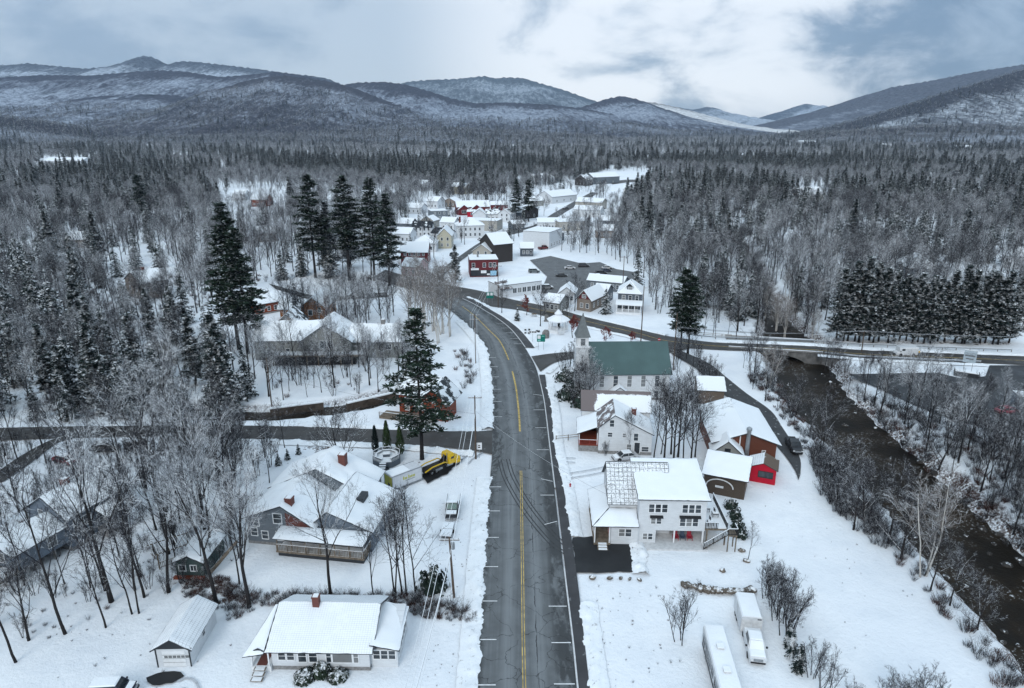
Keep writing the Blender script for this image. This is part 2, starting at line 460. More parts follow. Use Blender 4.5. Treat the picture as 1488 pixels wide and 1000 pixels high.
def flat_poly(name, px, z, mat, wobble=0.0, seed=0, kind='structure'):
    pts = [G(u, v, 0) for u, v in px]; rnd = random.Random(seed)
    pts = densify(pts+[pts[0]], .7 if wobble else 50)[:-1]
    v = []
    for i, p in enumerate(pts):
        q = wobble*(math.sin(i*.9+seed)+math.sin(i*2.3+1.7*seed)*.7+rnd.uniform(-.6, .6))
        c = sum(pts, Vector())/len(pts); d = (p-c).normalized()
        v.append((p.x+d.x*q, p.y+d.y*q, z))
    me = bpy.data.meshes.new(name); me.from_pydata(v, [], [tuple(range(len(v)))]); me.materials.append(mat)
    o = bpy.data.objects.new(name, me); COL.objects.link(o); o['kind'] = kind; return o
def asphalt(name, col, wet=0.0, tracks=False, snowy=0.0):
    t = NT(name); c = t.coord('World'); uv = t.coord('UV'); sx = t.xyz(uv)
    n = t.noise(c, .35, 6, .6); g = t.noise(c, 7, 4, .7)
    base = t.mix(t.sstep(n, .32, .68), tuple(k*.80 for k in col), tuple(k*1.15 for k in col))
    base = t.mix(t.math('MULTIPLY', g, .22), base, tuple(k*.5 for k in col))
    rough = .72
    if tracks:
        # wheel tracks, streaks along the road, cracks, damp stains by the parking bays
        st = t.noise(t.coord('UV', scale=(2.3, .035, 1)), 1.0, 5, .65)
        base = t.mix(t.math('MULTIPLY', t.sstep(st, .38, .68), .55), base, tuple(k*.62 for k in col))
        lane = t.math('ABSOLUTE', sx[0])
        lane2 = t.math('ABSOLUTE', t.math('SUBTRACT', lane, 1.75))
        base = t.mix(t.math('MULTIPLY', t.math('MULTIPLY', t.sstep(lane2, 1.1, .2), t.sstep(st, .3, .6)), .55), base, tuple(k*1.75 for k in col))
        edge = t.math('MULTIPLY', t.sstep(sx[0], 2.9, 4.2), t.sstep(t.noise(t.coord('UV', scale=(.5, .16, 1)), 1.0, 6, .65), .40, .52)); edge = t.math('MAXIMUM', edge, t.math('MULTIPLY', t.sstep(lane, 4.2, 5.0), t.sstep(t.noise(t.coord('UV', scale=(.9, .5, 1)), 1.0, 6, .7), .45, .55)))
        base = t.mix(t.math('MULTIPLY', edge, .85), base, tuple(k*.24 for k in col))
        vc = t.noise(c, .22, 4, .6)
        cmb = t.N.new('ShaderNodeVectorMath'); cmb.operation = 'ADD'; t.L.new(c, cmb.inputs[0])
        nn = t.N.new('ShaderNodeTexNoise'); nn.inputs['Scale'].default_value = .5; nn.inputs['Detail'].default_value = 5; t.L.new(c, nn.inputs['Vector'])
        sc = t.N.new('ShaderNodeVectorMath'); sc.operation = 'SCALE'; sc.inputs['Scale'].default_value = 2.6; t.L.new(nn.outputs['Color'], sc.inputs[0])
        t.L.new(sc.outputs[0], cmb.inputs[1])
        cr = t.voro(cmb.outputs[0], .21, 'DISTANCE_TO_EDGE')
        crk = t.math('MULTIPLY', t.sstep(cr, .013, .003), t.sstep(vc, .34, .46))
        base = t.mix(t.math('MULTIPLY', crk, .7), base, (.018, .018, .02))
        seam = t.sstep(t.math('ABSOLUTE', t.math('ADD', t.math('SUBTRACT', sx[0], 1.55), t.math('MULTIPLY', t.math('SUBTRACT', n, .5), .9))), .10, .03)
        base = t.mix(t.math('MULTIPLY', seam, t.sstep(st, .5, .56)), base, (.03, .03, .033))
    if wet:
        w = t.sstep(t.noise(c, .13, 5, .6), .40, .62)
        rough = t.math('SUBTRACT', .75, t.math('MULTIPLY', w, .45*wet))
        base = t.mix(t.math('MULTIPLY', w, .5*wet), base, tuple(k*.35 for k in col))
    if snowy:
        s = t.sstep(t.noise(c, .9, 7, .7), .60, .68)
        base = t.mix(t.math('MULTIPLY', s, snowy), base, SNOW)
    t.bump(g, .12, .02)
    return t.done(base, rough, .35)
M['road'] = asphalt('road_asphalt', (.135, .145, .152), 0, True)
M['walk'] = asphalt('walk_asphalt', (.050, .050, .054), .5, snowy=.15)
M['side'] = asphalt('side_asphalt', (.060, .057, .055), .6, snowy=.12)
M['lot'] = asphalt('lot_asphalt', (.052, .056, .062), .8, snowy=.10)
M['drive'] = asphalt('drive_asphalt', (.016, .017, .019), .7)
M['yellow'] = paint('yellow_line', (.43, .31, .10), .7, var=.4, scale=1.2)
M['tyre_mark'] = paint('tyre_mark', (.030, .031, .034), .6, var=.4); M['rut'] = paint('packed_snow', (.42, .44, .47), .7, var=.25, scale=1.5)
M['white_line'] = paint('white_line', (.72, .73, .74), .7, var=.15)
M['kerb'] = paint('kerb_stone', (.55, .56, .57), .8)
CEN = [(763,1040),(762,1000),(760.5,930),(759.5,850),(758.5,780),(757.5,710),(756,640),(754.8,610),(752.5,584),(749,559),(742,531),(734,510),(725,494),(711,480),(695,464),(686,456),(674,447),(660,439),(648,433)]
LFT = [(690,1040),(693,1000),(696.5,930),(701,850),(705,780),(710.5,712),(715,660),(715.5,618),(715.5,590),(715,565),(712,538),(707,508),(695,490),(681,475),(668,462),(658,454),(645,446),(630,440),(618,436)]
RGT = [(843.5,1040),(838,1000),(831,930),(821.5,850),(813.5,780),(805.5,710),(797,640),(793,605),(789.5,580),(785,559),(779,535),(767,512),(754,493),(739,476),(718,460),(707,453.5),(695,446),(680,438),(668,433)]
cen = catmull([G(*p) for p in CEN]); lft = catmull([G(*p) for p in LFT]); rgt = catmull([G(*p) for p in RGT])
def both(a, b, z=0):
    return densify2([G(*p) for p in a], [G(*p) for p in b])
def densify2(a, b, n=5):
    A, B = catmull(a, n), catmull(b, n); return A, B
# centre-referenced road so that the lane coordinate is zero at the yellow line
def road_from(L, C, Rr, z, mat, name):
    v, f, uv = [], [], []; s = 0
    for i, (a, c, b) in enumerate(zip(L, C, Rr)):
        if i: s += (c-C[i-1]).length
        for q in (1, .66, .33, 0):
            p = c.lerp(a, q); v.append((p.x, p.y, z)); uv.append((-(p-c).length, s))
        for q in (.33, .66, 1):
            p = c.lerp(b, q); v.append((p.x, p.y, z)); uv.append(((p-c).length, s))
    for i in range(len(C)-1):
        for k in range(6): f.append((i*7+k, i*7+k+1, (i+1)*7+k+1, (i+1)*7+k))
    me = bpy.data.meshes.new(name); me.from_pydata(v, [], f); me.materials.append(mat)
    ul = me.uv_layers.new(name='UVMap')
    for l in me.loops: ul.data[l.index].uv = uv[l.vertex_index]
    o = bpy.data.objects.new(name, me); COL.objects.link(o); o['kind'] = 'structure'
road_from(lft, cen, rgt, .052, M['road'], 'main_road')
def offs(path, d):
    out = []
    for i, p in enumerate(path):
        t = (path[min(i+1, len(path)-1)]-path[max(i-1, 0)]); t.z = 0; t.normalize()
        out.append(Vector((p.x+t.y*d, p.y-t.x*d, 0)))     # positive = right of travel
    return out
def cut(path, y0, y1): return [p for p in path if y0 <= p.y <= y1]
yc = cut(cen, 40, 108); strip('road_line_yellow', offs(yc, -.20), offs(yc, -.09), .06, M['yellow'], 1); strip('road_line_yellow', offs(yc, .09), offs(yc, .20), .06, M['yellow'], 1)
yc = cut(cen, 122, 158)
strip('road_line_yellow', offs(yc, -.20), offs(yc, .16), .06, M['yellow'], 1)
yc = cut(cen, 166, 222)
strip('road_line_yellow', offs(yc, -.20), offs(yc, .10), .06, M['yellow'], 1)
def at_y(path, y):
    for a, b in zip(path, path[1:]):
        if a.y <= y <= b.y: return a.lerp(b, (y-a.y)/(b.y-a.y)), (b-a).normalized()
    return path[-1], (path[-1]-path[-2]).normalized()
def bay_line(side, v, a, b, skew=0.0):
    e, _ = at_y(lft if side < 0 else rgt, G(744, v).y); c, t = at_y(cen, G(744, v).y)
    d = (c-e).normalized(); p = e+d*a; q = e+d*b+t*skew
    mb = MB(); w = t*.065
    mb.add([(p-w), (p+w), (q+w), (q-w)], [(0,1,2,3)])
    for i in range(4): mb.v[i] = (mb.v[i][0], mb.v[i][1], .062)
    mb.build('parking_line', M['white_line'])['kind'] = 'structure'
for v in (996, 930, 874, 824, 781.5, 743, 708, 606, 584, 566, 548, 533, 520): bay_line(-1, v, .1, 2.0)
for v in (994.6, 934.5, 881.5, 720, 654, 622, 596, 500, 492, 484, 477, 471): bay_line(1, v, .15, 2.4)
for v, s in ((758, -.9), (700, .9), (575, .7)): bay_line(1, v, .15, 2.1, s)
for off in (0, .55, 1.5, 2.05):                                  # dark curved tyre marks crossing to the driveway
    pth = catmull([G(u, v) for u, v in ((731,668),(737,690),(748,712),(764,738),(784,764),(808,790),(828,803))], 5); pth = offs(pth, -off+.9)
    strip('tyre_mark', offs(pth, -.09), offs(pth, .09), .057, M['tyre_mark'], 1)
for off in (0, 1.6):                                             # ruts in the snow
    for k, pl in enumerate((((258,990),(272,985),(284,990),(290,1003)), ((668,672),(676,664),(690,655),(705,648)), ((812,690),(850,684),(880,678),(905,672)), ((836,672),(812,670),(806,666)))):
        pth = offs(catmull([G(u, v) for u, v in pl], 5), off); strip('tyre_rut', offs(pth, -.13), offs(pth, .13), .034, M['rut'], 1)
# right kerb, its snow and the walk
kc = [p for p in rgt if p.y < 99 or 118 < p.y < 150 or 168 < p.y < 215]
def kerb(path, name):
    a, b = offs(path, 0.02), offs(path, .2)
    mb = MB(); n = len(a)
    for i in range(n): mb.v += [(a[i].x, a[i].y, .05), (a[i].x, a[i].y, .17), (b[i].x, b[i].y, .17), (b[i].x, b[i].y, .05)]
    for i in range(n-1):
        for k in range(3): mb.f.append((i*4+k, (i+1)*4+k, (i+1)*4+k+1, i*4+k+1)); mb.m.append(0)
    mb.build(name, M['kerb'])['kind'] = 'structure'
kerb(cut(rgt, 40, 80), 'kerb'); kerb(cut(rgt, 100, 150), 'kerb'); kerb(cut(rgt, 175, 232), 'kerb')
WR = [(864,1040),(857,1000),(849,930),(840,850),(830,780),(819,710),(806,650),(803,610),(800,585),(795,565),(792,545)]
wy = catmull([G(*p) for p in WR]); wl = offs([at_y(rgt, p.y)[0] for p in wy], .22)
strip('pavement_walk', wl, wy, .11, M['walk'], 3)
wl2 = offs(cut(rgt, 176, 236), .22); strip('pavement_walk', wl2, [p+Vector((2.4, -.5, 0)) for p in wl2], .11, M['walk'], 3)
# other roads
def road_px(name, top, bot, z, mat, n=4): 
    a, b = densify2([G(*p) for p in top], [G(*p) for p in bot], n); return strip(name, a, b, z, mat, 4)
ST_T = [(560,392),(612,408),(655,415),(701,423.5),(743,435),(800,446.5),(852,461),(929,479),(967,488),(1040,498),(1110,500.5),(1180,503.5),(1250,509),(1350,513),(1488,518),(1750,527)]
ST_B = [(540,404),(600,422),(650,434),(705,444),(758,451.5),(800,461.5),(852,473),(929,491),(967,502),(1040,508),(1110,510.5),(1180,513.5),(1250,520),(1350,524.5),(1488,530.5),(1750,545)]
road_px('cross_street', ST_T, ST_B, .044, M['side'])
yl_t = [((a[0]+b[0])/2, (a[1]*.5+b[1]*.5)-.18) for a, b in zip(ST_T, ST_B)][4:]; yl_b = [((a[0]+b[0])/2, (a[1]*.5+b[1]*.5)+.18) for a, b in zip(ST_T, ST_B)][4:]
road_px('street_line_yellow', yl_t, yl_b, .050, M['yellow'])
road_px('side_street', [(738,624),(681,627),(573,625),(444,620),(380,619),(300,618.5),(200,619),(100,620),(0,622),(-250,628)], [(738,672),(700,657),(595,646.5),(455,640),(380,638),(300,635.5),(200,634.5),(100,636),(0,640),(-250,650)], .048, M['side'])
road_px('side_lane', [(92,632),(60,646),(22,668),(-30,705)], [(108,637),(84,643),(50,668),(5,700)], .040, M['side'])
road_px('church_lane', [(772,518),(800,514),(830,511.5),(860,510.5),(900,509.5),(960,503),(985,497)], [(785,540),(806,527),(832,521.5),(860,519.5),(900,518),(970,513),(1000,507)], .046, M['side'])
road_px('river_lane', [(990,510),(1030,528),(1055,548),(1085,572),(1120,597),(1136,620),(1152,645),(1163,668),(1163,690)], [(975,514),(1010,535),(1030,555),(1060,580),(1095,607),(1121,640),(1140,662),(1155,684),(1160,698)], .040, asphalt('lane_asphalt', (.050, .052, .056), .4, snowy=.8))
flat_poly('parking_lot', [(1232,544),(1360,541.5),(1395,549.5),(1432,547),(1438,531),(1500,531),(1780,545),(1780,720),(1488,640),(1390,612),(1330,590),(1270,562)], .036, M['lot'])
flat_poly('village_parking_lot', [(770,378),(800,372),(845,383),(872,381),(895,391),(925,396),(925,410),(860,414),(838,432),(785,425),(795,402)], .036, asphalt('village_lot', (.125, .13, .135), .2, snowy=.45))
flat_poly('driveway', [(832,781),(929,777),(938,795),(931,831),(836,833)], .034, M['drive'], .10, 3)
flat_poly('driveway', [(212,985),(228,978),(262,977),(266,983),(252,994),(222,996)], .034, M['drive'], .12, 5)
flat_poly('driveway', [(612,690),(660,660),(672,668),(650,688),(622,702)], .034, M['drive'], .15, 5)
road_px('village_street', [(606,422),(638,394),(664,375),(698,352),(732,336),(774,328),(804,310),(834,293),(860,279)], [(618,426),(648,397),(676,374.5),(708,355),(740,342),(784,331),(814,313),(843,296),(869,281)], .040, asphalt('village_asphalt', (.075, .076, .078), .4, snowy=.7))
road_px('hill_street', [(885,264),(915,261),(935,263),(930,268),(905,274)], [(890,268),(915,265),(940,266),(945,272),(915,278)], .04, M['side'])
road_px('upper_lane', [(390,412),(460,430),(520,428),(560,425)], [(400,420),(460,437),(520,434),(565,431)], .038, M['side'])
# ploughed snow banks along the road edges
def berm(name, path, w, h, seed, inner=-.25):
    from mathutils import noise as mn
    rnd = random.Random(seed); path = densify([p for p in path], .32); n = 11
    mb = MB(); cols = [offs(path, inner+w*k/(n-1)) for k in range(n)]
    ph = [rnd.uniform(0, 6) for _ in range(8)]
    for i in range(len(path)):
        e = .5+.35*math.sin(i*.11+ph[0])+.25*math.sin(i*.43+ph[1])+rnd.uniform(-.18, .18)
        sh = rnd.uniform(-.13, .13)+.18*math.sin(i*.37+ph[2])
        for k in range(n):
            t = k/(n-1); p = cols[k][i]
            q = cols[0][i]; d = (cols[-1][i]-q).normalized()
            w3 = Vector((p.x, p.y, seed*7.3)); nn_ = .55+.75*mn.noise(w3*.55)+.55*mn.noise(w3*1.7)+.35*mn.noise(w3*4.1)
            z = h*max(.02, nn_)*math.sin(math.pi*min(1, t*1.02))**.8*(1.15-.75*t) if 0 < k < n-1 else -.04
            p = p+Vector((mn.noise(w3*2.2)*.2, mn.noise(w3*2.2+Vector((9, 3, 1)))*.2, 0))
            mb.v.append((p.x+d.x*sh*(1-t), p.y+d.y*sh*(1-t), z+.02))
    for i in range(len(path)-1):
        for k in range(n-1): mb.f.append((i*n+k, i*n+k+1, (i+1)*n+k+1, (i+1)*n+k)); mb.m.append(0)
    return tag(mb.build(name, M['snow_bank'], smooth=True), kind='structure')
berm('snow_bank', [p+Vector((.1,0,0)) for p in cut(lft, 38, 106)][::-1], 2.6, .42, 1)
berm('snow_bank', [p+Vector((.1,0,0)) for p in cut(lft, 122, 205)][::-1], 2.8, .5, 2)
berm('snow_bank', cut(wy, 38, 73), 2.4, .40, 3); berm('snow_bank', cut(wy, 86, 150), 2.0, .34, 4)
berm('snow_bank', offs(cut(rgt, 176, 236), 2.7), 1.6, .25, 5)
berm('snow_bank', [G(u, v) for u, v in ((385,618.5),(444,619.5),(573,624),(681,626.5),(700,626))][::-1], 2.6, .55, 6)
berm('snow_bank', [G(u, v) for u, v in ((385,639),(455,641),(541,644),(595,647.5),(690,656.5))], 2.2, .5, 7)
berm('snow_bank', [G(u, v) for u, v in ((940,836),(939,815),(935,795),(930,781))][::-1], 2.3, .75, 8)
berm('snow_bank', [G(u, v) for u, v in ((793,542),(807,530),(832,524),(860,521.5))], 1.5, .3, 9)
berm('snow_bank', [G(u, v) for u, v in ((1040,497),(1110,499.5),(1180,502.5),(1250,508),(1350,512),(1488,517),(1700,525))][::-1], 3.0, .35, 10)
berm('snow_bank', [G(u, v) for u, v in ((1188,515),(1250,521),(1350,525.5),(1430,529))], 2.0, .3, 11)
berm('snow_bank', [G(u, v) for u, v in ((758,452.5),(800,462.5),(852,474),(929,492),(960,500))], 1.6, .3, 12)
berm('snow_bank', [G(u, v) for u, v in ((743,434.5),(800,446),(852,460.5),(929,478.5),(967,487.5))][::-1], 2.0, .4, 13)
# water
def water_mat():
    t = NT('river_water'); c = t.coord('World', scale=(1, 1, 1))
    n = t.noise(c, .8, 6, .65, .6); n2 = t.noise(c, 2.6, 5, .65, .5); big = t.noise(c, .10, 4, .6)
    base = t.mix(t.sstep(big, .35, .65), (.009, .007, .005), (.024, .016, .009))
    fo = t.math('MULTIPLY', t.sstep(n2, .575, .64), t.sstep(t.noise(c, .10, 3, .5), .45, .56))
    t.bump(t.math('ADD', n, t.math('MULTIPLY', n2, .5)), .5, .22)
    return t.done(t.mix(t.math('MULTIPLY', fo, .75), base, (.42, .44, .46)), t.math('ADD', .40, t.math('MULTIPLY', fo, .4)), .10)
M['water'] = water_mat()
def river():
    a, b = [], []
    for i, c in enumerate(RC):
        t = RC[min(i+1, len(RC)-1)]-RC[max(i-1, 0)]; t.z = 0; t.normalize(); nrm = Vector((t.y, -t.x, 0))
        a.append(c-nrm*(RW[i]+4)); b.append(c+nrm*(RW[i]+4))
    A, B = densify2(a, b, 5); strip('river_water', A, B, WATER, M['water'], 6)
    a, b = [], []
    for i, c in enumerate(BC):
        t = BC[min(i+1, len(BC)-1)]-BC[max(i-1, 0)]; t.z = 0; t.normalize(); nrm = Vector((t.y, -t.x, 0))
        a.append(c-nrm*3.4); b.append(c+nrm*3.4)
    A, B = densify2(a, b, 4); strip('brook_water', A, B, -1.75, M['water'], 4)
river()
# ================================================================== MOUNTAINS
def mountain_mat(name, wood, snow, amt, sc=1.0):
    t = NT(name); c = t.coord('World'); 
    big = t.noise(c, .0011*sc, 6, .6); mid = t.noise(c, .006*sc, 6, .65)
    fine = t.noise(t.coord('World', scale=(1.5, .28, .16)), .034*sc, 6, .75)
    grain = t.noise(c, .045*sc, 4, .8)
    s = t.math('ADD', t.math('MULTIPLY', big, .42), t.math('ADD', t.math('MULTIPLY', mid, .16), t.math('MULTIPLY', fine, .42)))
    sa = t.N.new('ShaderNodeAttribute'); sa.attribute_name = 'slope_pos'
    s = t.math('SUBTRACT', s, t.math('MULTIPLY', t.sstep(sa.outputs['Fac'], .80, 1.0), .13)); s = t.math('SUBTRACT', s, t.math('MULTIPLY', t.sstep(sa.outputs['Fac'], .45, .05), .035)); s = t.math('ADD', s, .03)
    k = t.sstep(s, amt-.05, amt+.09)
    w = t.mix(t.sstep(grain, .30, .70), tuple(q*.45 for q in wood), tuple(q*1.5 for q in wood))
    k = t.math('MULTIPLY', k, t.sstep(grain, .30, .62, .25, 1.0))
    base = t.mix(k, w, snow)
    ev = t.math('MULTIPLY', t.sstep(t.noise(c, .004*sc, 5, .7), .60, .68), t.sstep(fine, .40, .52))
    base = t.mix(t.math('MULTIPLY', ev, .8), base, (.022, .030, .032))
    t.bump(t.math('ADD', grain, fine), .8, 9.0/sc)
    return t.done(base, .9, .05)
def ridge(name, D, prof, mat, wid=.40, spur=.16, seed=0, du=4, ends=(120, 260)):
    """a mountain: its crest at distance D, slopes running forward and back, cut by ravines"""
    rnd = random.Random(seed); us = [p[0] for p in prof]; vs = [p[1] for p in prof]
    cols = np.arange(us[0], us[-1]+1, du); nr = 30; v = []; f = []
    ph = [rnd.uniform(0, 6.28) for _ in range(10)]
    def rid(x, s, o): return 1-abs(math.sin(x*s+o))
    qs = []
    for j, u in enumerate(cols):
        vv = np.interp(u, us, vs); d = ray(u, vv); t = D/d.y; x0, zr = d.x*t, CH+d.z*t
        hj = .5*math.sin(u*.9+ph[6])+.5*math.sin(u*2.1+ph[7])
        for i in range(nr+1):
            q = i/22.0                       # 0 front foot, 1 crest, beyond: the far side
            if q <= 1:
                y = D*(1-wid*(1-q)); prof_z = q**1.35*(1.3-.3*q)
                e = q*(1-q)*4
            else:
                y = D*(1+wid*.7*(q-1)/.364); prof_z = max(0, 1-((q-1)/.364)**1.2); e = 0
            wx = x0+ .12*D*.2*math.sin(y*.0021+ph[5])
            sp = (rid(wx, math.pi/(.085*D), ph[0]+q*.8)*.55+rid(wx, math.pi/(.036*D), ph[1]-q*1.1)*.3+rid(wx, math.pi/(.017*D), ph[2]+q)*.15)-.5
            z = -6+(zr+6)*prof_z+e*spur*abs(zr)*sp + (0.0015*D*hj*.6 if .8 < q < 1.1 else 0)
            v.append((x0, y, z)); qs.append(q)
    n = nr+1
    for j in range(len(cols)-1):
        for i in range(nr): f.append((j*n+i, (j+1)*n+i, (j+1)*n+i+1, j*n+i+1))
    mb = MB(); mb.v = v; mb.f = f; mb.m = [0]*len(f)
    o = mb.build(name, mat, smooth=True); at_ = o.data.attributes.new('slope_pos', 'FLOAT', 'POINT'); at_.data.foreach_set('value', qs)
    return tag(o, kind='structure')
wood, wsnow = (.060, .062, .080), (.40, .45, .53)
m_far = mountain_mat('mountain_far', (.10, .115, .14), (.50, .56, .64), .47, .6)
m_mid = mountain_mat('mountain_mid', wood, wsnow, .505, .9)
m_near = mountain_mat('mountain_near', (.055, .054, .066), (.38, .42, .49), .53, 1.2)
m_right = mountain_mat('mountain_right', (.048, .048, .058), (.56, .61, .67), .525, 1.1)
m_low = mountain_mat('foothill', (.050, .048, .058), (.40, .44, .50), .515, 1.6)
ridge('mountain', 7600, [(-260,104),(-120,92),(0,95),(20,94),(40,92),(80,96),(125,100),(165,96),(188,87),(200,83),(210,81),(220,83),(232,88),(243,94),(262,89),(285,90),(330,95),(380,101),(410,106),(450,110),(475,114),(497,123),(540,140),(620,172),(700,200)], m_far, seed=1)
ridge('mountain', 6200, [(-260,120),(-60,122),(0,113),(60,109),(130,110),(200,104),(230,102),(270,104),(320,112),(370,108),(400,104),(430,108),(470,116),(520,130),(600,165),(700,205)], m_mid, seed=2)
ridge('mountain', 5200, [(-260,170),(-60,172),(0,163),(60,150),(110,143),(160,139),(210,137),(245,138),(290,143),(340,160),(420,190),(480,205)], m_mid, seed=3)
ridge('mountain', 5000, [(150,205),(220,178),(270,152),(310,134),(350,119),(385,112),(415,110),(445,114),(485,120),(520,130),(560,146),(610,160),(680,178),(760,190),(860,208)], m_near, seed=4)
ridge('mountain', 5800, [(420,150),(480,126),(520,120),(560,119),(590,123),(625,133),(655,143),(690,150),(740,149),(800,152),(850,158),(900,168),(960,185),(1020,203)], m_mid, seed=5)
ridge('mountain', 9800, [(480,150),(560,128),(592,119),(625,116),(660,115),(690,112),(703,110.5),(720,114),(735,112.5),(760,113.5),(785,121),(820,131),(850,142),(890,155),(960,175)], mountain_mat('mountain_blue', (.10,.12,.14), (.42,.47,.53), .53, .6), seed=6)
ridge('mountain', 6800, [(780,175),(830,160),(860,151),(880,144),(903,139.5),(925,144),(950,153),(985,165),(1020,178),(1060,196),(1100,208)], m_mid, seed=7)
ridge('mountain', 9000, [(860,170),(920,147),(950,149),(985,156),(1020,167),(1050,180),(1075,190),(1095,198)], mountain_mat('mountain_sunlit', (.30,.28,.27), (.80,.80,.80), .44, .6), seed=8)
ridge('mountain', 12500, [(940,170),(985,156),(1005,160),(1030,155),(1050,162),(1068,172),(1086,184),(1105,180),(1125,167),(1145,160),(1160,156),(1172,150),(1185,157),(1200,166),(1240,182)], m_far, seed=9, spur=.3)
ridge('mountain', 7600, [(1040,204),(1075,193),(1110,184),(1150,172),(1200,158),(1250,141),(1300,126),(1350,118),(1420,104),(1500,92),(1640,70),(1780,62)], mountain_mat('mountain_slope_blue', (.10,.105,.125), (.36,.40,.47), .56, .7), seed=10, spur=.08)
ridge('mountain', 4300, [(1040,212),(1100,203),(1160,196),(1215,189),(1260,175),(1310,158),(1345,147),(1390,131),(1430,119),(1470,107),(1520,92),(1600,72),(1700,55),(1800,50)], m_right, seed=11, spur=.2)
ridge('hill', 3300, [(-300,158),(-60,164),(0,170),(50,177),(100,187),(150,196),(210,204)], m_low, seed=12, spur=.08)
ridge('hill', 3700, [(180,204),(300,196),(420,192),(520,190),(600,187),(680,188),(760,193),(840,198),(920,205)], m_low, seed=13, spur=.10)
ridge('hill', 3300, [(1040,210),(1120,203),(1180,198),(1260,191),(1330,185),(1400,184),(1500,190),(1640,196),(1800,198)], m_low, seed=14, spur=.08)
# ================================================================== TREES
def branch_tree(seed, H=16, trunk_r=.22, fork=.35, spread=.55, nl=8, n2=7, n3=6, n4=4, clump=1, lean=.04, up=.35, thick=1.0, twig=.011):
    """returns (trunk, crown) builders: tapered stem, limbs, branches, twigs"""
    rnd = random.Random(seed); T, C = MB(), MB()
    def path(p, d, L, n, wander, lift):
        pts = [p.copy()]; d = d.copy()
        for i in range(n):
            d = (d+Vector((rnd.gauss(0, wander), rnd.gauss(0, wander), rnd.gauss(0, wander*.6)+lift))).normalized()
            p = p+d*(L/n); pts.append(p.copy())
        return pts
    def side(d, ang):
        a = d.orthogonal().normalized(); b = d.cross(a); f = rnd.uniform(0, 6.283)
        return (d*math.cos(ang)+(a*math.cos(f)+b*math.sin(f))*math.sin(ang)).normalized()
    def along(pts, t):
        x = t*(len(pts)-1); i = min(int(x), len(pts)-2); return pts[i].lerp(pts[i+1], x-i), (pts[i+1]-pts[i]).normalized()
    def twigs(pts, L, n):
        for _ in range(n):
            q, dd = along(pts, rnd.uniform(.15, 1)); e = side(dd, rnd.uniform(.4, 1.0)); e.z += .15; e.normalize()
            l = L*rnd.uniform(.5, 1.2); mid = q+e*l*.55+Vector((rnd.gauss(0, .04), rnd.gauss(0, .04), 0))*l
            C.tube([q, mid, q+e*l+Vector((0, 0, .12*l))], [twig*thick, twig*.8*thick, twig*.35*thick], 3, cap=False)
    for c in range(clump):
        base = Vector((0, 0, -.4)) if clump == 1 else Vector((rnd.uniform(-.6, .6), rnd.uniform(-.6, .6), -.4))
        d = Vector((rnd.gauss(0, lean), rnd.gauss(0, lean), 1)).normalized()
        if clump > 1: d = (Vector((base.x*.28, base.y*.28, 1))+Vector((rnd.gauss(0, .06), rnd.gauss(0, .06), 0))).normalized()
        h = H*rnd.uniform(.82, 1.0) if clump > 1 else H
        r0 = trunk_r*(1 if clump == 1 else rnd.uniform(.6, 1))
        stem = path(base, d, h*.92, 9, .045, .02)
        T.tube(stem, [r0*(1.25 if i == 0 else 1)*(1-.93*i/9)**.85+.012 for i in range(10)], 7)
        for i in range(nl):
            t = fork+(1-fork)*((i+rnd.uniform(0, .8))/nl)**.9; t = min(t, .97)
            q, dd = along(stem, t)
            e = side(dd, spread*rnd.uniform(.7, 1.35)*(1.15-.45*t)); L = h*(1-t*.70)*rnd.uniform(.46, .74)*(spread/.55)**.4
            lp = path(q, e, L, 6, .09, up*.16); r1 = max(.02, r0*(1-.9*t)*.55)
            (T if r1 > .05 else C).tube(lp, [r1*(1-.82*k/6)+.008 for k in range(7)], 5, cap=False)
            for j in range(n2):
                t2 = .2+.8*(j+rnd.random())/n2; q2, d2 = along(lp, min(t2, 1)); e2 = side(d2, rnd.uniform(.45, .95)); e2.z += .12; e2.normalize()
                L2 = L*(1.05-.62*t2)*rnd.uniform(.35, .62)
                bp = path(q2, e2, L2, 3, .11, up*.14); r2 = max(.012, r1*(1-.8*t2)*.5)*thick
                C.tube(bp, [r2, r2*.75, r2*.5, r2*.25], 4, cap=False)
                for k in range(n3):
                    q3, d3 = along(bp, min(1, .15+.85*(k+rnd.random())/n3)); e3 = side(d3, rnd.uniform(.4, .95)); e3.z += .1; e3.normalize()
                    L3 = L2*rnd.uniform(.28, .6); sp = path(q3, e3, L3, 2, .1, up*.1)
                    C.tube(sp, [.014*thick, .010*thick, .005*thick], 3, cap=False)
                    twigs(sp, L3*.7+.15, n4)
    return T, C
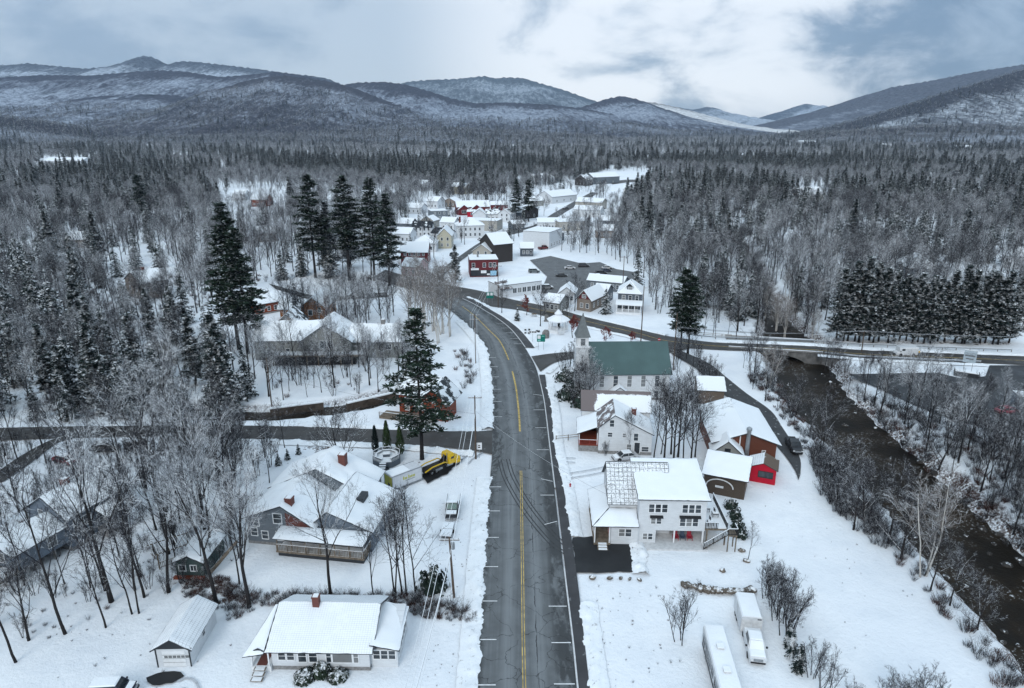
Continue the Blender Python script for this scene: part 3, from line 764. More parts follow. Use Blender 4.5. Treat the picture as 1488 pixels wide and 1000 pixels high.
def pine_tree(seed, H=24, base=.3, rad=4.2, whorls=17, per=5, irregular=.35, tuft=.62, droop=-.05, trunk_r=.32, topflat=.2, ntuft=9, pw=.62):
    rnd = random.Random(seed); T, C = MB(), MB()
    stem = [Vector((.12*math.sin(i*.7+seed), .12*math.cos(i*.5+seed), H*i/8-.4)) for i in range(9)]
    T.tube(stem, [trunk_r*(1.2 if i == 0 else 1)*(1-i/8.4)+.02 for i in range(9)], 8)
    for w in range(whorls):
        q = w/(whorls-1); z = H*(base+(1-base)*q)-.5; f0 = rnd.uniform(0, 6.28)
        prof = ((1.02-q)**pw)*(1.0+topflat*.3)*(.55+.45*min(1, q*4+.3))*rnd.uniform(.62, 1.12)
        for k in range(per):
            if rnd.random() < irregular*.45 and q < .85: continue
            f = f0+6.283*k/per+rnd.gauss(0, .25); L = rad*prof*rnd.uniform(1-irregular, 1+irregular*.35)
            c0 = Vector((0, 0, z+rnd.gauss(0, .35))); d = Vector((math.cos(f), math.sin(f), .12+q*.35))
            tip = c0+Vector((math.cos(f)*L, math.sin(f)*L, L*(droop+.25*q)+rnd.gauss(0, .15)))
            mid = c0.lerp(tip, .5)+Vector((0, 0, L*.06)); T.tube([c0, mid, tip], [.065, .045, .015], 4, cap=False)
            nt = max(3, int(ntuft*L/rad+2))
            for i in range(nt):
                t = .30+.75*(i+rnd.random())/nt; p = c0.lerp(mid, t*2) if t < .5 else mid.lerp(tip, (t-.5)*2)
                side_ = Vector((-math.sin(f), math.cos(f), 0))*rnd.gauss(0, .30*L*(1.15-t)*1.0)
                p = p+side_+Vector((0, 0, rnd.gauss(.05, .14)))
                s = tuft*rnd.uniform(.7, 1.25)
                for m in range(7):
                    a = 6.283*m/7+rnd.uniform(-.4, .4); el = rnd.uniform(-.25, .55)
                    dr = Vector((math.cos(a)*math.cos(el), math.sin(a)*math.cos(el), math.sin(el)*.8)); pr = dr.cross(Vector((0,0,1))).normalized()
                    tw = Vector((0, 0, rnd.uniform(-.6, .6)))
                    wv = (pr+tw).normalized()*s*.20
                    C.add([p, p+dr*s*.6+wv, p+dr*s*1.15, p+dr*s*.6-wv], [(0, 1, 2, 3)])
    return T, C
def spruce_tree(seed, H=14, rad=2.6, whorls=20, per=9, base=.06, droop=.28, trunk_r=.18):
    rnd = random.Random(seed); T, C = MB(), MB()
    T.tube([Vector((0, 0, -.4)), Vector((0, 0, H*.5)), Vector((0, 0, H))], [trunk_r, trunk_r*.6, .02], 7)
    for w in range(whorls):
        q = (w+rnd.uniform(0, .5))/whorls; z = H*(base+(1-base)*q); L0 = rad*(1-q)**.85+.12
        for k in range(per):
            if rnd.random() < .12: continue
            f = 6.283*(k+rnd.random()*.8)/per+w; L = L0*rnd.uniform(.72, 1.18); d = Vector((math.cos(f), math.sin(f), 0)); s = Vector((-d.y, d.x, 0))
            c0 = Vector((0, 0, z+rnd.gauss(0, .12))); nseg = max(3, int(5*L/rad+2))
            for i in range(nseg):
                t = (i+.6)/nseg; p = c0+d*L*t+Vector((0, 0, -droop*L*t*t+rnd.gauss(0, .05)))
                wd = L*.34*(1.15-t)*rnd.uniform(.7, 1.2)+.10; hn = rnd.uniform(.12, .32)*min(1, L)
                l = L/nseg*1.25; a = p-d*l*.5; b = p+d*l*.6+Vector((0, 0, -droop*l*.5))
                C.add([a, p+s*wd+Vector((0, 0, -hn)), b, p-s*wd+Vector((0, 0, -hn*rnd.uniform(.6, 1.2)))], [(0, 1, 2), (0, 2, 3)])
                if rnd.random() < .5: C.add([a, b, p+Vector((0, 0, -hn*2.2))+s*rnd.uniform(-.2, .2)], [(0, 1, 2)])
    return T, C
def column_tree(seed, H=5.5, rad=.75):
    rnd = random.Random(seed); T, C = MB(), MB(); T.tube([(0,0,-.2), (0,0,H*.9)], [.08, .02], 5)
    for i in range(900):
        q = rnd.random(); z = H*q+.1; r = rad*min(1, (1-q)**.6*1.25)*min(1, .55+q*3)*rnd.uniform(.62, 1.02); f = rnd.uniform(0, 6.28)
        p = Vector((math.cos(f)*r, math.sin(f)*r, z)); s = Vector((-math.sin(f), math.cos(f), 0))*rnd.uniform(.06, .14); u = Vector((math.cos(f)*.10, math.sin(f)*.10, rnd.uniform(.18, .4)))
        C.add([p-s, p+s, p+u], [(0, 1, 2)])
    return T, C
def shrub(seed, r=1.2, h=1.8, n=26, k=6, rr=.012):
    rnd = random.Random(seed); C = MB()
    for i in range(n):
        f = rnd.uniform(0, 6.28); b = Vector((math.cos(f), math.sin(f), 0))*rnd.uniform(0, r*.3); L = h*rnd.uniform(.6, 1.05)
        d = Vector((math.cos(f)*rnd.uniform(.1, .75), math.sin(f)*rnd.uniform(.1, .75), 1)).normalized()
        m = b+d*L*.5; t = b+d*L+Vector((math.cos(f), math.sin(f), 0))*L*.1
        C.tube([b-Vector((0,0,.15)), m, t], [rr*1.3, rr, rr*.4], 3, cap=False)
        for j in range(k):
            q = rnd.uniform(.25, 1); p = (b.lerp(m, q*2) if q < .5 else m.lerp(t, q*2-1)); g = rnd.uniform(0, 6.28)
            C.tube([p, p+Vector((math.cos(g)*.5, math.sin(g)*.5, rnd.uniform(.2, .8)))*L*rnd.uniform(.15, .4)], [rr*.8, rr*.3], 3, cap=False)
    return C
def ever_shrub(seed, r=1.0, h=1.1, n=700, s=.16, lump=.12):
    rnd = random.Random(seed); C = MB()
    for i in range(n):
        d = Vector((rnd.gauss(0, 1), rnd.gauss(0, 1), abs(rnd.gauss(0, 1)))).normalized(); k = rnd.uniform(.72-lump*.6, 1.02)*(1+lump*math.sin(d.x*5+seed)*math.sin(d.y*6+seed)+lump*.5*math.sin(d.z*9+d.x*7))
        p = Vector((d.x*r*k, d.y*r*k, d.z*h*k)); a = d.orthogonal().normalized(); a = Matrix.Rotation(rnd.uniform(0, 6.28), 3, d) @ a; b = d.cross(a)
        q = s*rnd.uniform(.6, 1.3); C.add([p-a*q, p+b*q*.7+d*q*.3, p+a*q, p-b*q*.7-d*q*.2], [(0, 1, 2, 3)])
    return C
LIB = {}
def reg(kind, T, C, mt, mc):
    LIB.setdefault(kind, []).append((T.mesh('trunk', mt, True) if T else None, C.mesh('crown', mc), (T, C, mt, mc)))
for s in range(4): reg('bare_tree', *branch_tree(11+s, 16, .20, .24, .66, 12, 8, 6, 3, lean=.03), M['bark'], M['twig'])
for s in range(3): reg('tall_tree', *branch_tree(31+s, 23, .27, .32, .58, 11, 8, 6, 4, lean=.05, thick=1.15), M['bark'], M['frost_twig'])
for s in range(3): reg('slim_tree', *branch_tree(41+s, 13, .10, .28, .48, 9, 6, 5, 2, lean=.05), M['bark'], M['twig'])
for s in range(4): T_, C_ = LIB['bare_tree'][s][2][:2]; reg('frosted_tree', T_, C_, M['bark'], M['frost_twig'])
for s in range(2): reg('forked_tree', *branch_tree(51+s, 13, .22, .12, .75, 11, 8, 6, 4, lean=.02, thick=1.1), M['bark'], M['twig'])
for s in range(3): reg('birch_tree', *branch_tree(61+s, 15, .15, .25, .50, 8, 6, 5, 3, clump=3, thick=1.1), M['birch'], M['birch_twig'])
for s in range(3): reg('clump_tree', *branch_tree(71+s, 8.5, .075, .15, .42, 6, 5, 4, 2, clump=5, lean=.05), M['bark'], M['twig'])
for s in range(2): reg('red_tree', *branch_tree(81+s, 6, .11, .25, .8, 8, 6, 5, 4, thick=1.6, twig=.03), M['bark'], M['red_twig'])
for s in range(4): reg('pine_tree', *pine_tree(91+s, 26, .26+.03*s, 5.4, 19, 6, .38, .95, -.06, .32, .2, 14), M['bark'], M['pine'])
for s in range(2): reg('yard_pine', *pine_tree(101+s, 27, .24, 6.2, 17, 6, .42, .95, -.10, .34, .2, 13), M['bark'], M['pine'])
for s in range(3): reg('row_pine', *pine_tree(111+s, 17, .17, 3.7, 18, 7, .30, .72, -.16, .2, .12, 11, .9), M['bark'], M['spruce'])
for s in range(3): reg('spruce_tree', *spruce_tree(121+s, 15, 2.7), M['bark'], M['spruce'])
for s in range(3): reg('snowy_fir', *spruce_tree(131+s, 12, 3.0, 17, 9, .04, .45), M['bark'], M['frost'])
reg('column_cedar', *column_tree(141), M['bark'], M['cedar'])
reg('column_cedar', *column_tree(142, 5.2, .85), M['bark'], M['cedar'])
reg('column_cedar', *column_tree(143, 4.8, .65), M['bark'], M['frost'])
reg('young_spruce', *spruce_tree(151, 4, 1.1, 12, 8, .05, .3, .06), M['bark'], M['frost'])
for s in range(3): reg('bare_shrub', None, shrub(161+s), None, M['twig'])
for s in range(2): reg('evergreen_shrub', None, ever_shrub(171+s, 1.0, 1.1, 900, .17, .42), None, needle('juniper_needles', (.022, .036, .030), .56, 2.0))
reg('snowy_bush', None, ever_shrub(175, 1.25, 1.05, 1100, .15), None, needle('bush_needles', (.022, .034, .022), .50, 2.2))
reg('leafless_brush', None, shrub(181, 1.6, 1.0, 40, 5, .014), None, snowy('brush_twig', (.075, .034, .026), .56, 1.4, .2, .6))
reg('leafless_brush', None, shrub(182, 1.4, .8, 36, 5, .014), None, M['twig'])
CATS = dict(frosted_tree='tree', bare_tree='tree', tall_tree='tree', slim_tree='tree', forked_tree='tree', birch_tree='birch', clump_tree='tree', red_tree='tree', pine_tree='pine', yard_pine='pine', row_pine='pine', spruce_tree='spruce', snowy_fir='fir', column_cedar='cedar', young_spruce='spruce', bare_shrub='shrub', evergreen_shrub='shrub', snowy_bush='shrub', leafless_brush='shrub')
NOUN = dict(frosted_tree='snow frosted bare tree', bare_tree='bare tree', slim_tree='thin bare tree', tall_tree='tall bare tree', clump_tree='many stemmed bare tree', forked_tree='low forked bare tree', spruce_tree='dark pointed spruce', snowy_fir='snow covered fir', row_pine='dark pine', pine_tree='tall pine')
SHORT = dict(frosted_tree='frosted', bare_tree='bare', slim_tree='thin bare', tall_tree='tall bare', clump_tree='many stemmed', forked_tree='low forked', spruce_tree='spruce', snowy_fir='fir', row_pine='pine', pine_tree='tall pine')
trnd = random.Random(5)
def plant(kind, p, label, group=None, s=1.0, var=None, rz=None, sz=None, name=None):
    """one tree as a thing of its own: trunk and crown under an empty at its foot"""
    lib = LIB[kind]; tm, cm, _ = lib[(var if var is not None else trnd.randrange(len(lib))) % len(lib)]
    rz = trnd.uniform(0, 6.28) if rz is None else rz
    nm = name or {'row_pine': 'pine_tree', 'yard_pine': 'pine_tree', 'tall_tree': 'bare_tree', 'slim_tree': 'sapling_tree', 'forked_tree': 'orchard_tree', 'clump_tree': 'bare_bush', 'snowy_fir': 'fir_tree', 'young_spruce': 'spruce_tree', 'red_tree': 'red_leaved_tree', 'leafless_brush': 'brush_clump'}.get(kind, kind)
    p = Vector(p)
    if tm is None:
        o = bpy.data.objects.new(nm, cm); COL.objects.link(o); o.location = p; o.rotation_euler = (0, 0, rz)
        tag(o, label, CATS[kind], group); o.scale = (s, s, sz or s); return o
    e = empty(nm, p, rz, label, CATS[kind], group); e.scale = (s, s, sz or s)
    for n_, m_ in (('trunk', tm), ('crown', cm)):
        o = bpy.data.objects.new(n_, m_); COL.objects.link(o); o.parent = e
    return e
def at(kind, u, v, label, group=None, top=None, **k):
    """foot at a surveyed spot; top = the survey row of its tip fixes the height"""
    p = onland(u, v)
    if top is not None:
        d = ray(u, top); z = CH+d.z*(p.y/d.y); lib = LIB[kind]; var = k.get('var', trnd.randrange(len(lib))) % len(lib); k['var'] = var
        h = max(q[2] for q in lib[var][2][1].v); k['s'] = (z-p.z)/h
    return plant(kind, p, label, group, **k)
# ---- trees and shrubs one can tell apart
at('yard_pine', 613, 668, 'tall dark pine with a long bare trunk beside the yellow truck', top=446, var=0, rz=.4)
at('pine_tree', 347, 508, 'broad dark white pine on the left above the grey rambling house', top=292, var=0, rz=1.)
at('pine_tree', 361, 514, 'second narrower pine standing close behind the broad white pine', top=330, var=1, s=.9)
at('pine_tree', 458, 404, 'tallest round-topped pine at the left of the four pine cluster', top=252, var=2)
at('pine_tree', 508, 408, 'thick dark pine second from left in the four pine cluster', top=254, var=3)
at('pine_tree', 545, 408, 'slender pointed pine third from left in the four pine cluster', top=257, var=1)
at('pine_tree', 566, 416, 'pine with snow on its lower boughs at the right of the four pine cluster', top=280, var=0)
at('row_pine', 480, 400, 'dark pine half hidden between the two largest pines of the cluster', top=290, var=0)
at('snowy_fir', 440, 398, 'snow covered fir at the foot of the four pine cluster', top=350, var=0)
at('pine_tree', 750, 322, 'left one of two tall pines behind the village shops', top=260, var=1)
at('pine_tree', 768, 322, 'right one of two tall pines behind the village shops', top=260, var=2)
at('pine_tree', 988, 520, 'tall dark pine at the street corner behind the green roofed church', top=388, var=3)
at('pine_tree', 1000, 514, 'second pine close behind the tall corner pine by the church', top=400, var=2)
at('snowy_fir', 330, 602, 'snowy fir left of the brook by the side street', top=462, var=1, s=1.2)
at('row_pine', 322, 590, 'thin dark pine with bare lower trunk left of the brook', top=452, var=1)
at('row_pine', 147, 600, 'tall snow streaked pine standing over the side street', top=468, var=2)
at('row_pine', 250, 600, 'dark drooping pine above the side street, right of the snow streaked one', top=520, var=0)
at('snowy_fir', 40, 440, 'broad snow covered fir at the left edge of the woods', top=338, var=2, s=1.3)
at('snowy_fir', 110, 450, 'dark snow laden fir in front of the brown house in the woods', top=385, var=0, s=1.2)
at('snowy_fir', 5, 470, 'dark fir cut by the left edge of the photo', top=350, var=1, s=1.3)
for i, (u, v, tp, k) in enumerate(((20, 505, 395, 'snowy_fir'), (62, 498, 372, 'spruce_tree'), (88, 510, 392, 'snowy_fir'), (125, 520, 400, 'row_pine'), (160, 540, 440, 'snowy_fir'), (30, 560, 450, 'spruce_tree'), (75, 580, 470, 'row_pine'), (110, 590, 480, 'snowy_fir'), (200, 560, 455, 'row_pine'), (232, 590, 490, 'snowy_fir'), (285, 560, 455, 'row_pine'), (270, 470, 390, 'spruce_tree'), (-10, 590, 470, 'snowy_fir'))):
    at(k, u, v, NOUN[k]+' in the dark evergreens among the bare trees at the left', SHORT[k]+' evergreens at the left', top=tp)
at('pine_tree', 210, 330, 'dark spreading pine on the wooded rise above the brown house', top=253, var=2)
at('spruce_tree', 132, 345, 'narrow spruce left of the spreading pine on the wooded rise', top=285, var=1)
at('spruce_tree', 432, 470, 'narrow dark spruce beside the orange brown house', top=408, var=0)
at('row_pine', 662, 412, 'small dark pine beside the dark red shop building', top=355, var=1)
at('spruce_tree', 926, 418, 'tall narrow spruce behind the house with the hip roof', top=358, var=0)
at('snowy_fir', 880, 456, 'round snow covered fir between the bungalow and the hip roofed house', top=416, var=0)
at('young_spruce', 752, 466, 'small conical spruce standing alone on the village green', top=447)
at('column_cedar', 546, 657, 'snowy left one of three columnar cedars behind the deck', var=2, top=617)
at('column_cedar', 563, 658, 'slim pointed middle one of three columnar cedars behind the deck', var=0, top=610)
at('column_cedar', 582, 660, 'stout green right one of three columnar cedars behind the deck', var=1, top=618)
at('young_spruce', 418, 668, 'small snowy spruce nearest the grey house in the row of young spruces', top=652)
at('young_spruce', 405, 676, 'small snowy spruce at the left of the row of young spruces', top=658)
at('young_spruce', 434, 660, 'small snowy spruce at the right of the row of young spruces', top=645)
at('forked_tree', 498, 694, 'leaning snow dusted old apple tree between the grey house and the deck', top=575, var=0, s=1)
at('tall_tree', 315, 878, 'big double trunked bare tree behind the white garage', top=640, var=0, rz=2.)
at('tall_tree', 308, 812, 'tall bare tree rising behind the green shed', top=625, var=1)
at('tall_tree', 362, 882, 'tall straight bare tree left of the white ranch house', top=640, var=2)
at('tall_tree', 481, 868, 'big spreading bare tree behind the white ranch house', top=670, var=0, rz=.3)
at('slim_tree', 544, 868, 'slim tree with shrivelled leaves behind the ranch house sunroom', top=742, var=0)
for u, v, tp, k in ((96, 921, 655, 'slim_tree'), (154, 858, 665, 'slim_tree'), (196, 858, 670, 'slim_tree'), (210, 868, 660, 'slim_tree'), (202, 891, 735, 'slim_tree'), (192, 892, 740, 'slim_tree'), (154, 912, 760, 'slim_tree'), (348, 849, 700, 'slim_tree'), (24, 962, 750, 'slim_tree'), (246, 805, 620, 'slim_tree'), (228, 770, 600, 'slim_tree'), (262, 760, 610, 'slim_tree')):
    at(k, u, v, NOUN[k]+' with a dark stem on the snowy slope left of the white garage', SHORT[k]+' trees with dark stems left of the garage', top=tp)
for i, (u, v, tp) in enumerate(((573, 860, 715), (584, 864, 708), (592, 866, 700), (604, 862, 712), (575, 866, 720))):
    at('slim_tree', u, v, 'thin upright bare tree in the clump between the ranch house and the parked green machine', 'clump of thin bare trees', top=tp, var=i)
at('evergreen_shrub', 629, 855, 'dark rounded evergreen beside the nearest utility pole', s=1.6, sz=2.6)
at('bare_shrub', 655, 886, 'tangled bare shrub around the foot of the nearest utility pole', s=1.3)
at('snowy_bush', 443, 986, 'left round snow capped bush before the white ranch house', s=.98)
at('snowy_bush', 468, 978, 'tall middle round snow capped bush before the white ranch house', s=.92, sz=1.35)
at('snowy_bush', 491, 984, 'low right round snow capped bush before the white ranch house', s=.95, sz=.8)
at('clump_tree', 990, 932, 'many stemmed bare bush alone on the snowy lot beside the road', top=848, var=0, s=.9)
at('birch_tree', 1338, 838, 'pale twin trunked birch on the riverbank beside the snowfield', top=676, var=0, rz=1.2)
at('birch_tree', 1115, 562, 'white clump birch on the bank just downstream of the bridge', top=500, var=1)
at('bare_tree', 912, 660, 'bare tree with twisted trunk right of the white farmhouse', top=590, var=1)
for i, (u, v, tp) in enumerate(((950, 668, 548), (965, 672, 540), (978, 676, 535), (992, 678, 545), (1004, 674, 556), (985, 664, 530), (960, 660, 560), (1010, 664, 570), (975, 660, 545))):
    at('bare_tree' if i % 3 else 'slim_tree', u, v, 'tall bare tree in the thicket between the farmhouse and the barn', 'thicket behind the white apartment house', top=tp)
for i, (u, v, tp) in enumerate(((605, 470, 372), (618, 478, 365), (630, 482, 372), (642, 486, 380), (655, 490, 385), (648, 474, 378), (622, 466, 380), (612, 490, 395), (637, 500, 400))):
    at('birch_tree', u, v, 'pale bare birch in the clump on the inside of the road bend', 'birch clump at the road bend', top=tp)
for u, v, tp, l in ((785, 474, 412, 'large bare maple in the middle of the village green'), (729, 455, 405, 'bare tree with split trunk at the tip of the village green'), (792, 466, 420, 'smaller bare tree behind the large maple on the green'), (835, 452, 395, 'bare street tree beside the red fronted bungalow'), (825, 470, 418, 'thin bare tree near the bandstand')):
    at('bare_tree', u, v, l, top=tp)
at('red_tree', 832, 491, 'red leaved young tree beside the bandstand', top=456)
at('red_tree', 765, 458, 'small reddish tree at the street edge of the green', top=428)
at('red_tree', 880, 500, 'low red leaved tree behind the church steeple', top=474)
at('red_tree', 917, 502, 'low red leaved tree behind the church roof', top=480)
for i, (u, tp) in enumerate(((1215, 388), (1232, 378), (1248, 372), (1262, 380), (1276, 388), (1290, 392), (1306, 398), (1334, 410), (1352, 402), (1372, 392), (1388, 385), (1402, 392), (1416, 400), (1432, 395), (1450, 392), (1466, 402), (1225, 400), (1398, 400), (1316, 404), (1325, 396), (1343, 400), (1362, 408), (1241, 392), (1269, 396), (1298, 404), (1424, 392), (1442, 402))):
    at('row_pine', u, 494+(u-1215)*.015+(i % 3)*1.5, 'snow flecked pine in the long row beyond the bridge street', 'row of pines along the bridge street', top=tp)
for u, v, tp, k, l in ((845, 540, 498, 'forked_tree', 'snow dusted bare tree at the left end of the church'), (862, 590, 520, 'bare_tree', 'bare tree standing before the church wall'), (838, 580, 545, 'forked_tree', 'low snowy tree beside the church entrance lane'), (826, 578, 556, 'evergreen_shrub', 'broad snow bent evergreen by the walk near the church'), (849, 592, 500, 'frosted_tree', 'frosted bare tree in front of the church tower'), (842, 590, 512, 'forked_tree', 'low forked bare tree in front of the church tower'), (855, 596, 520, 'frosted_tree', 'frosted bare tree between the church tower and the farmhouse'), (842, 566, 542, 'evergreen_shrub', 'tall rounded evergreen against the church tower'), (850, 588, 560, 'evergreen_shrub', 'dark evergreen at the corner of the farmhouse roof'), (822, 552, 532, 'evergreen_shrub', 'snowy evergreen nearest the church lane'), (836, 545, 520, 'forked_tree', 'low branching snowy tree left of the church tower'), (880, 662, 640, 'clump_tree', 'small bush against the white farmhouse gable')):
    at(k, u, v, l, top=tp)
for i, (u, v, tp) in enumerate(((1112, 868, 812), (1122, 880, 818), (1134, 892, 820), (1144, 905, 832), (1126, 900, 838), (1150, 918, 850), (1120, 862, 815), (1140, 925, 855))):
    at('clump_tree', u, v, 'upright bare bush in the hedge beside the snow covered pickup', 'hedge of bare bushes by the pickup', top=tp)
for i, (u, v, tp) in enumerate(((1150, 955, 915), (1160, 975, 930), (1145, 940, 905))):
    at('snowy_fir', u, v, 'low snowy evergreen in the hedge beside the snow covered pickup', 'evergreens in the hedge by the pickup', top=tp)
for i, (u, v, tp) in enumerate(((1195, 1010, 940), (1235, 1030, 985), (1285, 1045, 975), (1325, 1050, 965), (1360, 1050, 985), (1180, 985, 925), (1310, 1040, 985))):
    at('clump_tree', u, v, 'bare treetop at the bottom edge in front of the snowfield', 'bare treetops at the bottom edge', top=tp)
for i, (u, v) in enumerate(((1062, 738), (1068, 752), (1072, 766), (1076, 780))):
    at('evergreen_shrub', u, v, 'snow dusted juniper in the row beside the deck of the white apartment house', 'junipers by the deck', s=.9, sz=1.2)
at('slim_tree', 1087, 812, 'spindly sapling below the junipers on the snowfield edge', top=755, s=.5)
# ---- riverbank growth, front wood, forest: positions first, the nearest become things
CON = ('spruce_tree', 'snowy_fir', 'row_pine', 'pine_tree')
cand = []                                     # (distance, kind, x, y, s, group key)
def scatter(poly, n_try, kinds, key, dmin, smin=.8, smax=1.15, clear=True, hold=2.0):
    us = [p[0] for p in poly]; vs = [p[1] for p in poly]; pts = [G(u, v) for u, v in poly]
    x0, x1 = min(p.x for p in pts), max(p.x for p in pts); y0, y1 = min(p.y for p in pts), max(p.y for p in pts)
    X, Y = rng.uniform(x0, x1, n_try), rng.uniform(y0, y1, n_try); u, v = projn(X, Y); ok = inpoly(u, v, poly) & (u > -120) & (u < 1610)
    if clear:
        for c in CLEAR: ok &= ~(inpoly(u, v, c) & (rng.random(n_try) < .93))
        if key == 'bank': ok &= ~(inpoly(u, v, [(1250,540),(1500,540),(1620,660),(1500,640),(1400,612),(1320,590)]) & (rng.random(n_try) < .75))
        if key == 'front': ok &= ~(inpoly(u, v, [(-60,690),(150,668),(200,690),(235,775),(235,870),(150,940),(20,970),(-60,970)]) & (rng.random(n_try) < .93))
    d, p = segdist(X, Y, RC); ok &= d > np.interp(p, np.arange(len(RC)), RW)+hold
    d, p = segdist(X, Y, BC); ok &= d > 4
    grid = {}; out = 0
    for x, y in zip(X[ok], Y[ok]):
        g = (int(x//dmin), int(y//dmin)); bad = False
        for a in (-1, 0, 1):
            for b in (-1, 0, 1):
                for q in grid.get((g[0]+a, g[1]+b), ()):
                    if (q[0]-x)**2+(q[1]-y)**2 < dmin*dmin: bad = True; break
        if bad: continue
        grid.setdefault(g, []).append((x, y)); ks, ws = zip(*kinds)
        cl = math.sin(x*.031+1.9*math.sin(y*.017+2))*math.sin(y*.027+1.3*math.sin(x*.021))
        ws = [q*(2.6 if cl > .22 else .35) if kk in CON else q for kk, q in zip(ks, ws)]
        k = trnd.choices(ks, ws)[0]; sz_ = trnd.uniform(smin, smax)
        if k in CON: sz_ *= trnd.uniform(.8, 1.55)
        cand.append((math.hypot(x, y), k, x, y, sz_, key)); out += 1
    return out
def band(poly, v0, v1):
    """the part of a region between two survey rows, as the polygon itself cut to the rows"""
    out = []
    n = len(poly)
    P = poly
    for lim, keep in ((v0, 1), (v1, -1)):
        Q = []
        for i in range(len(P)):
            a, b = P[i], P[(i+1) % len(P)]; ia, ib = (a[1]-lim)*keep >= 0, (b[1]-lim)*keep >= 0
            if ia: Q.append(a)
            if ia != ib: t = (lim-a[1])/(b[1]-a[1]); Q.append((a[0]+t*(b[0]-a[0]), lim))
        P = Q
        if not P: break
    return P
scatter(FOREST['bank'], 5200, (('bare_tree', .22), ('frosted_tree', .22), ('slim_tree', .26), ('clump_tree', .22), ('forked_tree', .08)), 'bank', 2.8, .6, .9)
scatter(FOREST['front'], 2600, (('slim_tree', .58), ('bare_tree', .26), ('tall_tree', .16)), 'front', 3.8, .75, 1.1)
scatter(band(FOREST['left'], 430, 620), 8000, (('bare_tree', .32), ('frosted_tree', .23), ('slim_tree', .22), ('spruce_tree', .08), ('snowy_fir', .14), ('row_pine', .08), ('clump_tree', .05)), 'left', 4.9, .65, 1.0)
scatter(band(FOREST['right'], 380, 490), 9000, (('bare_tree', .44), ('frosted_tree', .30), ('slim_tree', .12), ('spruce_tree', .06), ('snowy_fir', .08)), 'right', 4.6, .7, 1.05)
scatter(band(FOREST['left'], 300, 430), 16000, (('bare_tree', .36), ('frosted_tree', .34), ('slim_tree', .05), ('spruce_tree', .09), ('snowy_fir', .12), ('row_pine', .04)), 'left_mid', 6.4, .75, 1.1)
scatter(band(FOREST['right'], 300, 380), 16000, (('bare_tree', .30), ('frosted_tree', .30), ('spruce_tree', .13), ('snowy_fir', .19), ('row_pine', .08)), 'right_mid', 6.6, .75, 1.1)
def far_scatter(y0, y1, n, dens_con, smin, smax, vlo=None):
    Y = np.sqrt(rng.uniform(y0*y0, y1*y1, n)); X = Y*rng.uniform(-.86, .86, n); u, v = projn(X, Y)
    ok = np.ones(n, bool)
    for c in CLEAR: ok &= ~inpoly(u, v, c)
    if y0 < 1100:
        m = np.zeros(n, bool)
        for k in ('left', 'middle', 'right'): m |= inpoly(u, v, FOREST[k])
        ok &= (m | (v < 232)) & (v < 302)
    cn = .5+.5*np.sin(X*.0061+1.7*np.sin(Y*.0017)+1)*np.sin(Y*.0083+1.3*np.sin(X*.0031)) + .25*np.sin(X*.021+Y*.013)
    for x, y, c, uu, vv in zip(X[ok], Y[ok], cn[ok], u[ok], v[ok]):
        pc = dens_con*(.0+2.1*max(0, c-.1))*(1.3 if uu > 940 else 1.0)
        k = trnd.choices(('spruce_tree', 'snowy_fir', 'row_pine', 'bare_tree', 'frosted_tree'), (pc*.24, pc*.46, pc*.30, max(.04, 1-pc)*(.30 if y < 1300 else .10), max(.04, 1-pc)*(.65+.5*(1-c))))[0]
        cand.append((math.hypot(x, y), k, x, y, (1.25 if y > 2600 else 1.0)*trnd.uniform(smin, smax)*(.74 if k in ('bare_tree', 'frosted_tree') else trnd.uniform(.75, 1.35)), 'far'))
far_scatter(470, 800, 6500, .55, .75, 1.1)
far_scatter(800, 1300, 11000, .72, .75, 1.15)
far_scatter(1300, 2200, 14000, .34, .85, 1.25)
far_scatter(2200, 3300, 14000, .16, .8, 1.2)
far_scatter(3300, 4700, 19000, .14, .8, 1.2)
cand.sort()
WHERE = {'bank': ('bare tree in the tangle on the far bank of the river', 'trees on the far riverbank'),
         'front': ('bare tree in the open snowy wood at the lower left', 'trees of the open wood at the lower left'),
         'left': ('{} in the snowy wood above the side street', 'trees of the wood above the side street'),
         'right': ('{} in the wood between the church and the row of pines', 'trees of the wood beyond the bridge'),
         'left_mid': ('{} in the grey wood behind the pine cluster', 'trees of the grey wood at the left'),
         'right_mid': ('{} in the wood behind the village parking lot', 'trees of the wood at the right'),
         'far': ('{} in the far valley forest', 'trees of the far valley')}
quota = {'bank': 135, 'front': 95, 'left': 150, 'right': 60, 'left_mid': 25, 'right_mid': 45, 'far': 0}; used = {k: 0 for k in quota}
rest = []
for d, k, x, y, s, key in cand:
    if used[key] < quota[key]:
        used[key] += 1; l, g = WHERE[key]; l = l.format(NOUN[k]) if '{}' in l else l.replace('bare tree', NOUN[k])
        plant(k, (x, y, Zs(x, y)), l, g.replace('trees', SHORT[k]+' trees') , s)
    else: rest.append((k, x, y, s))
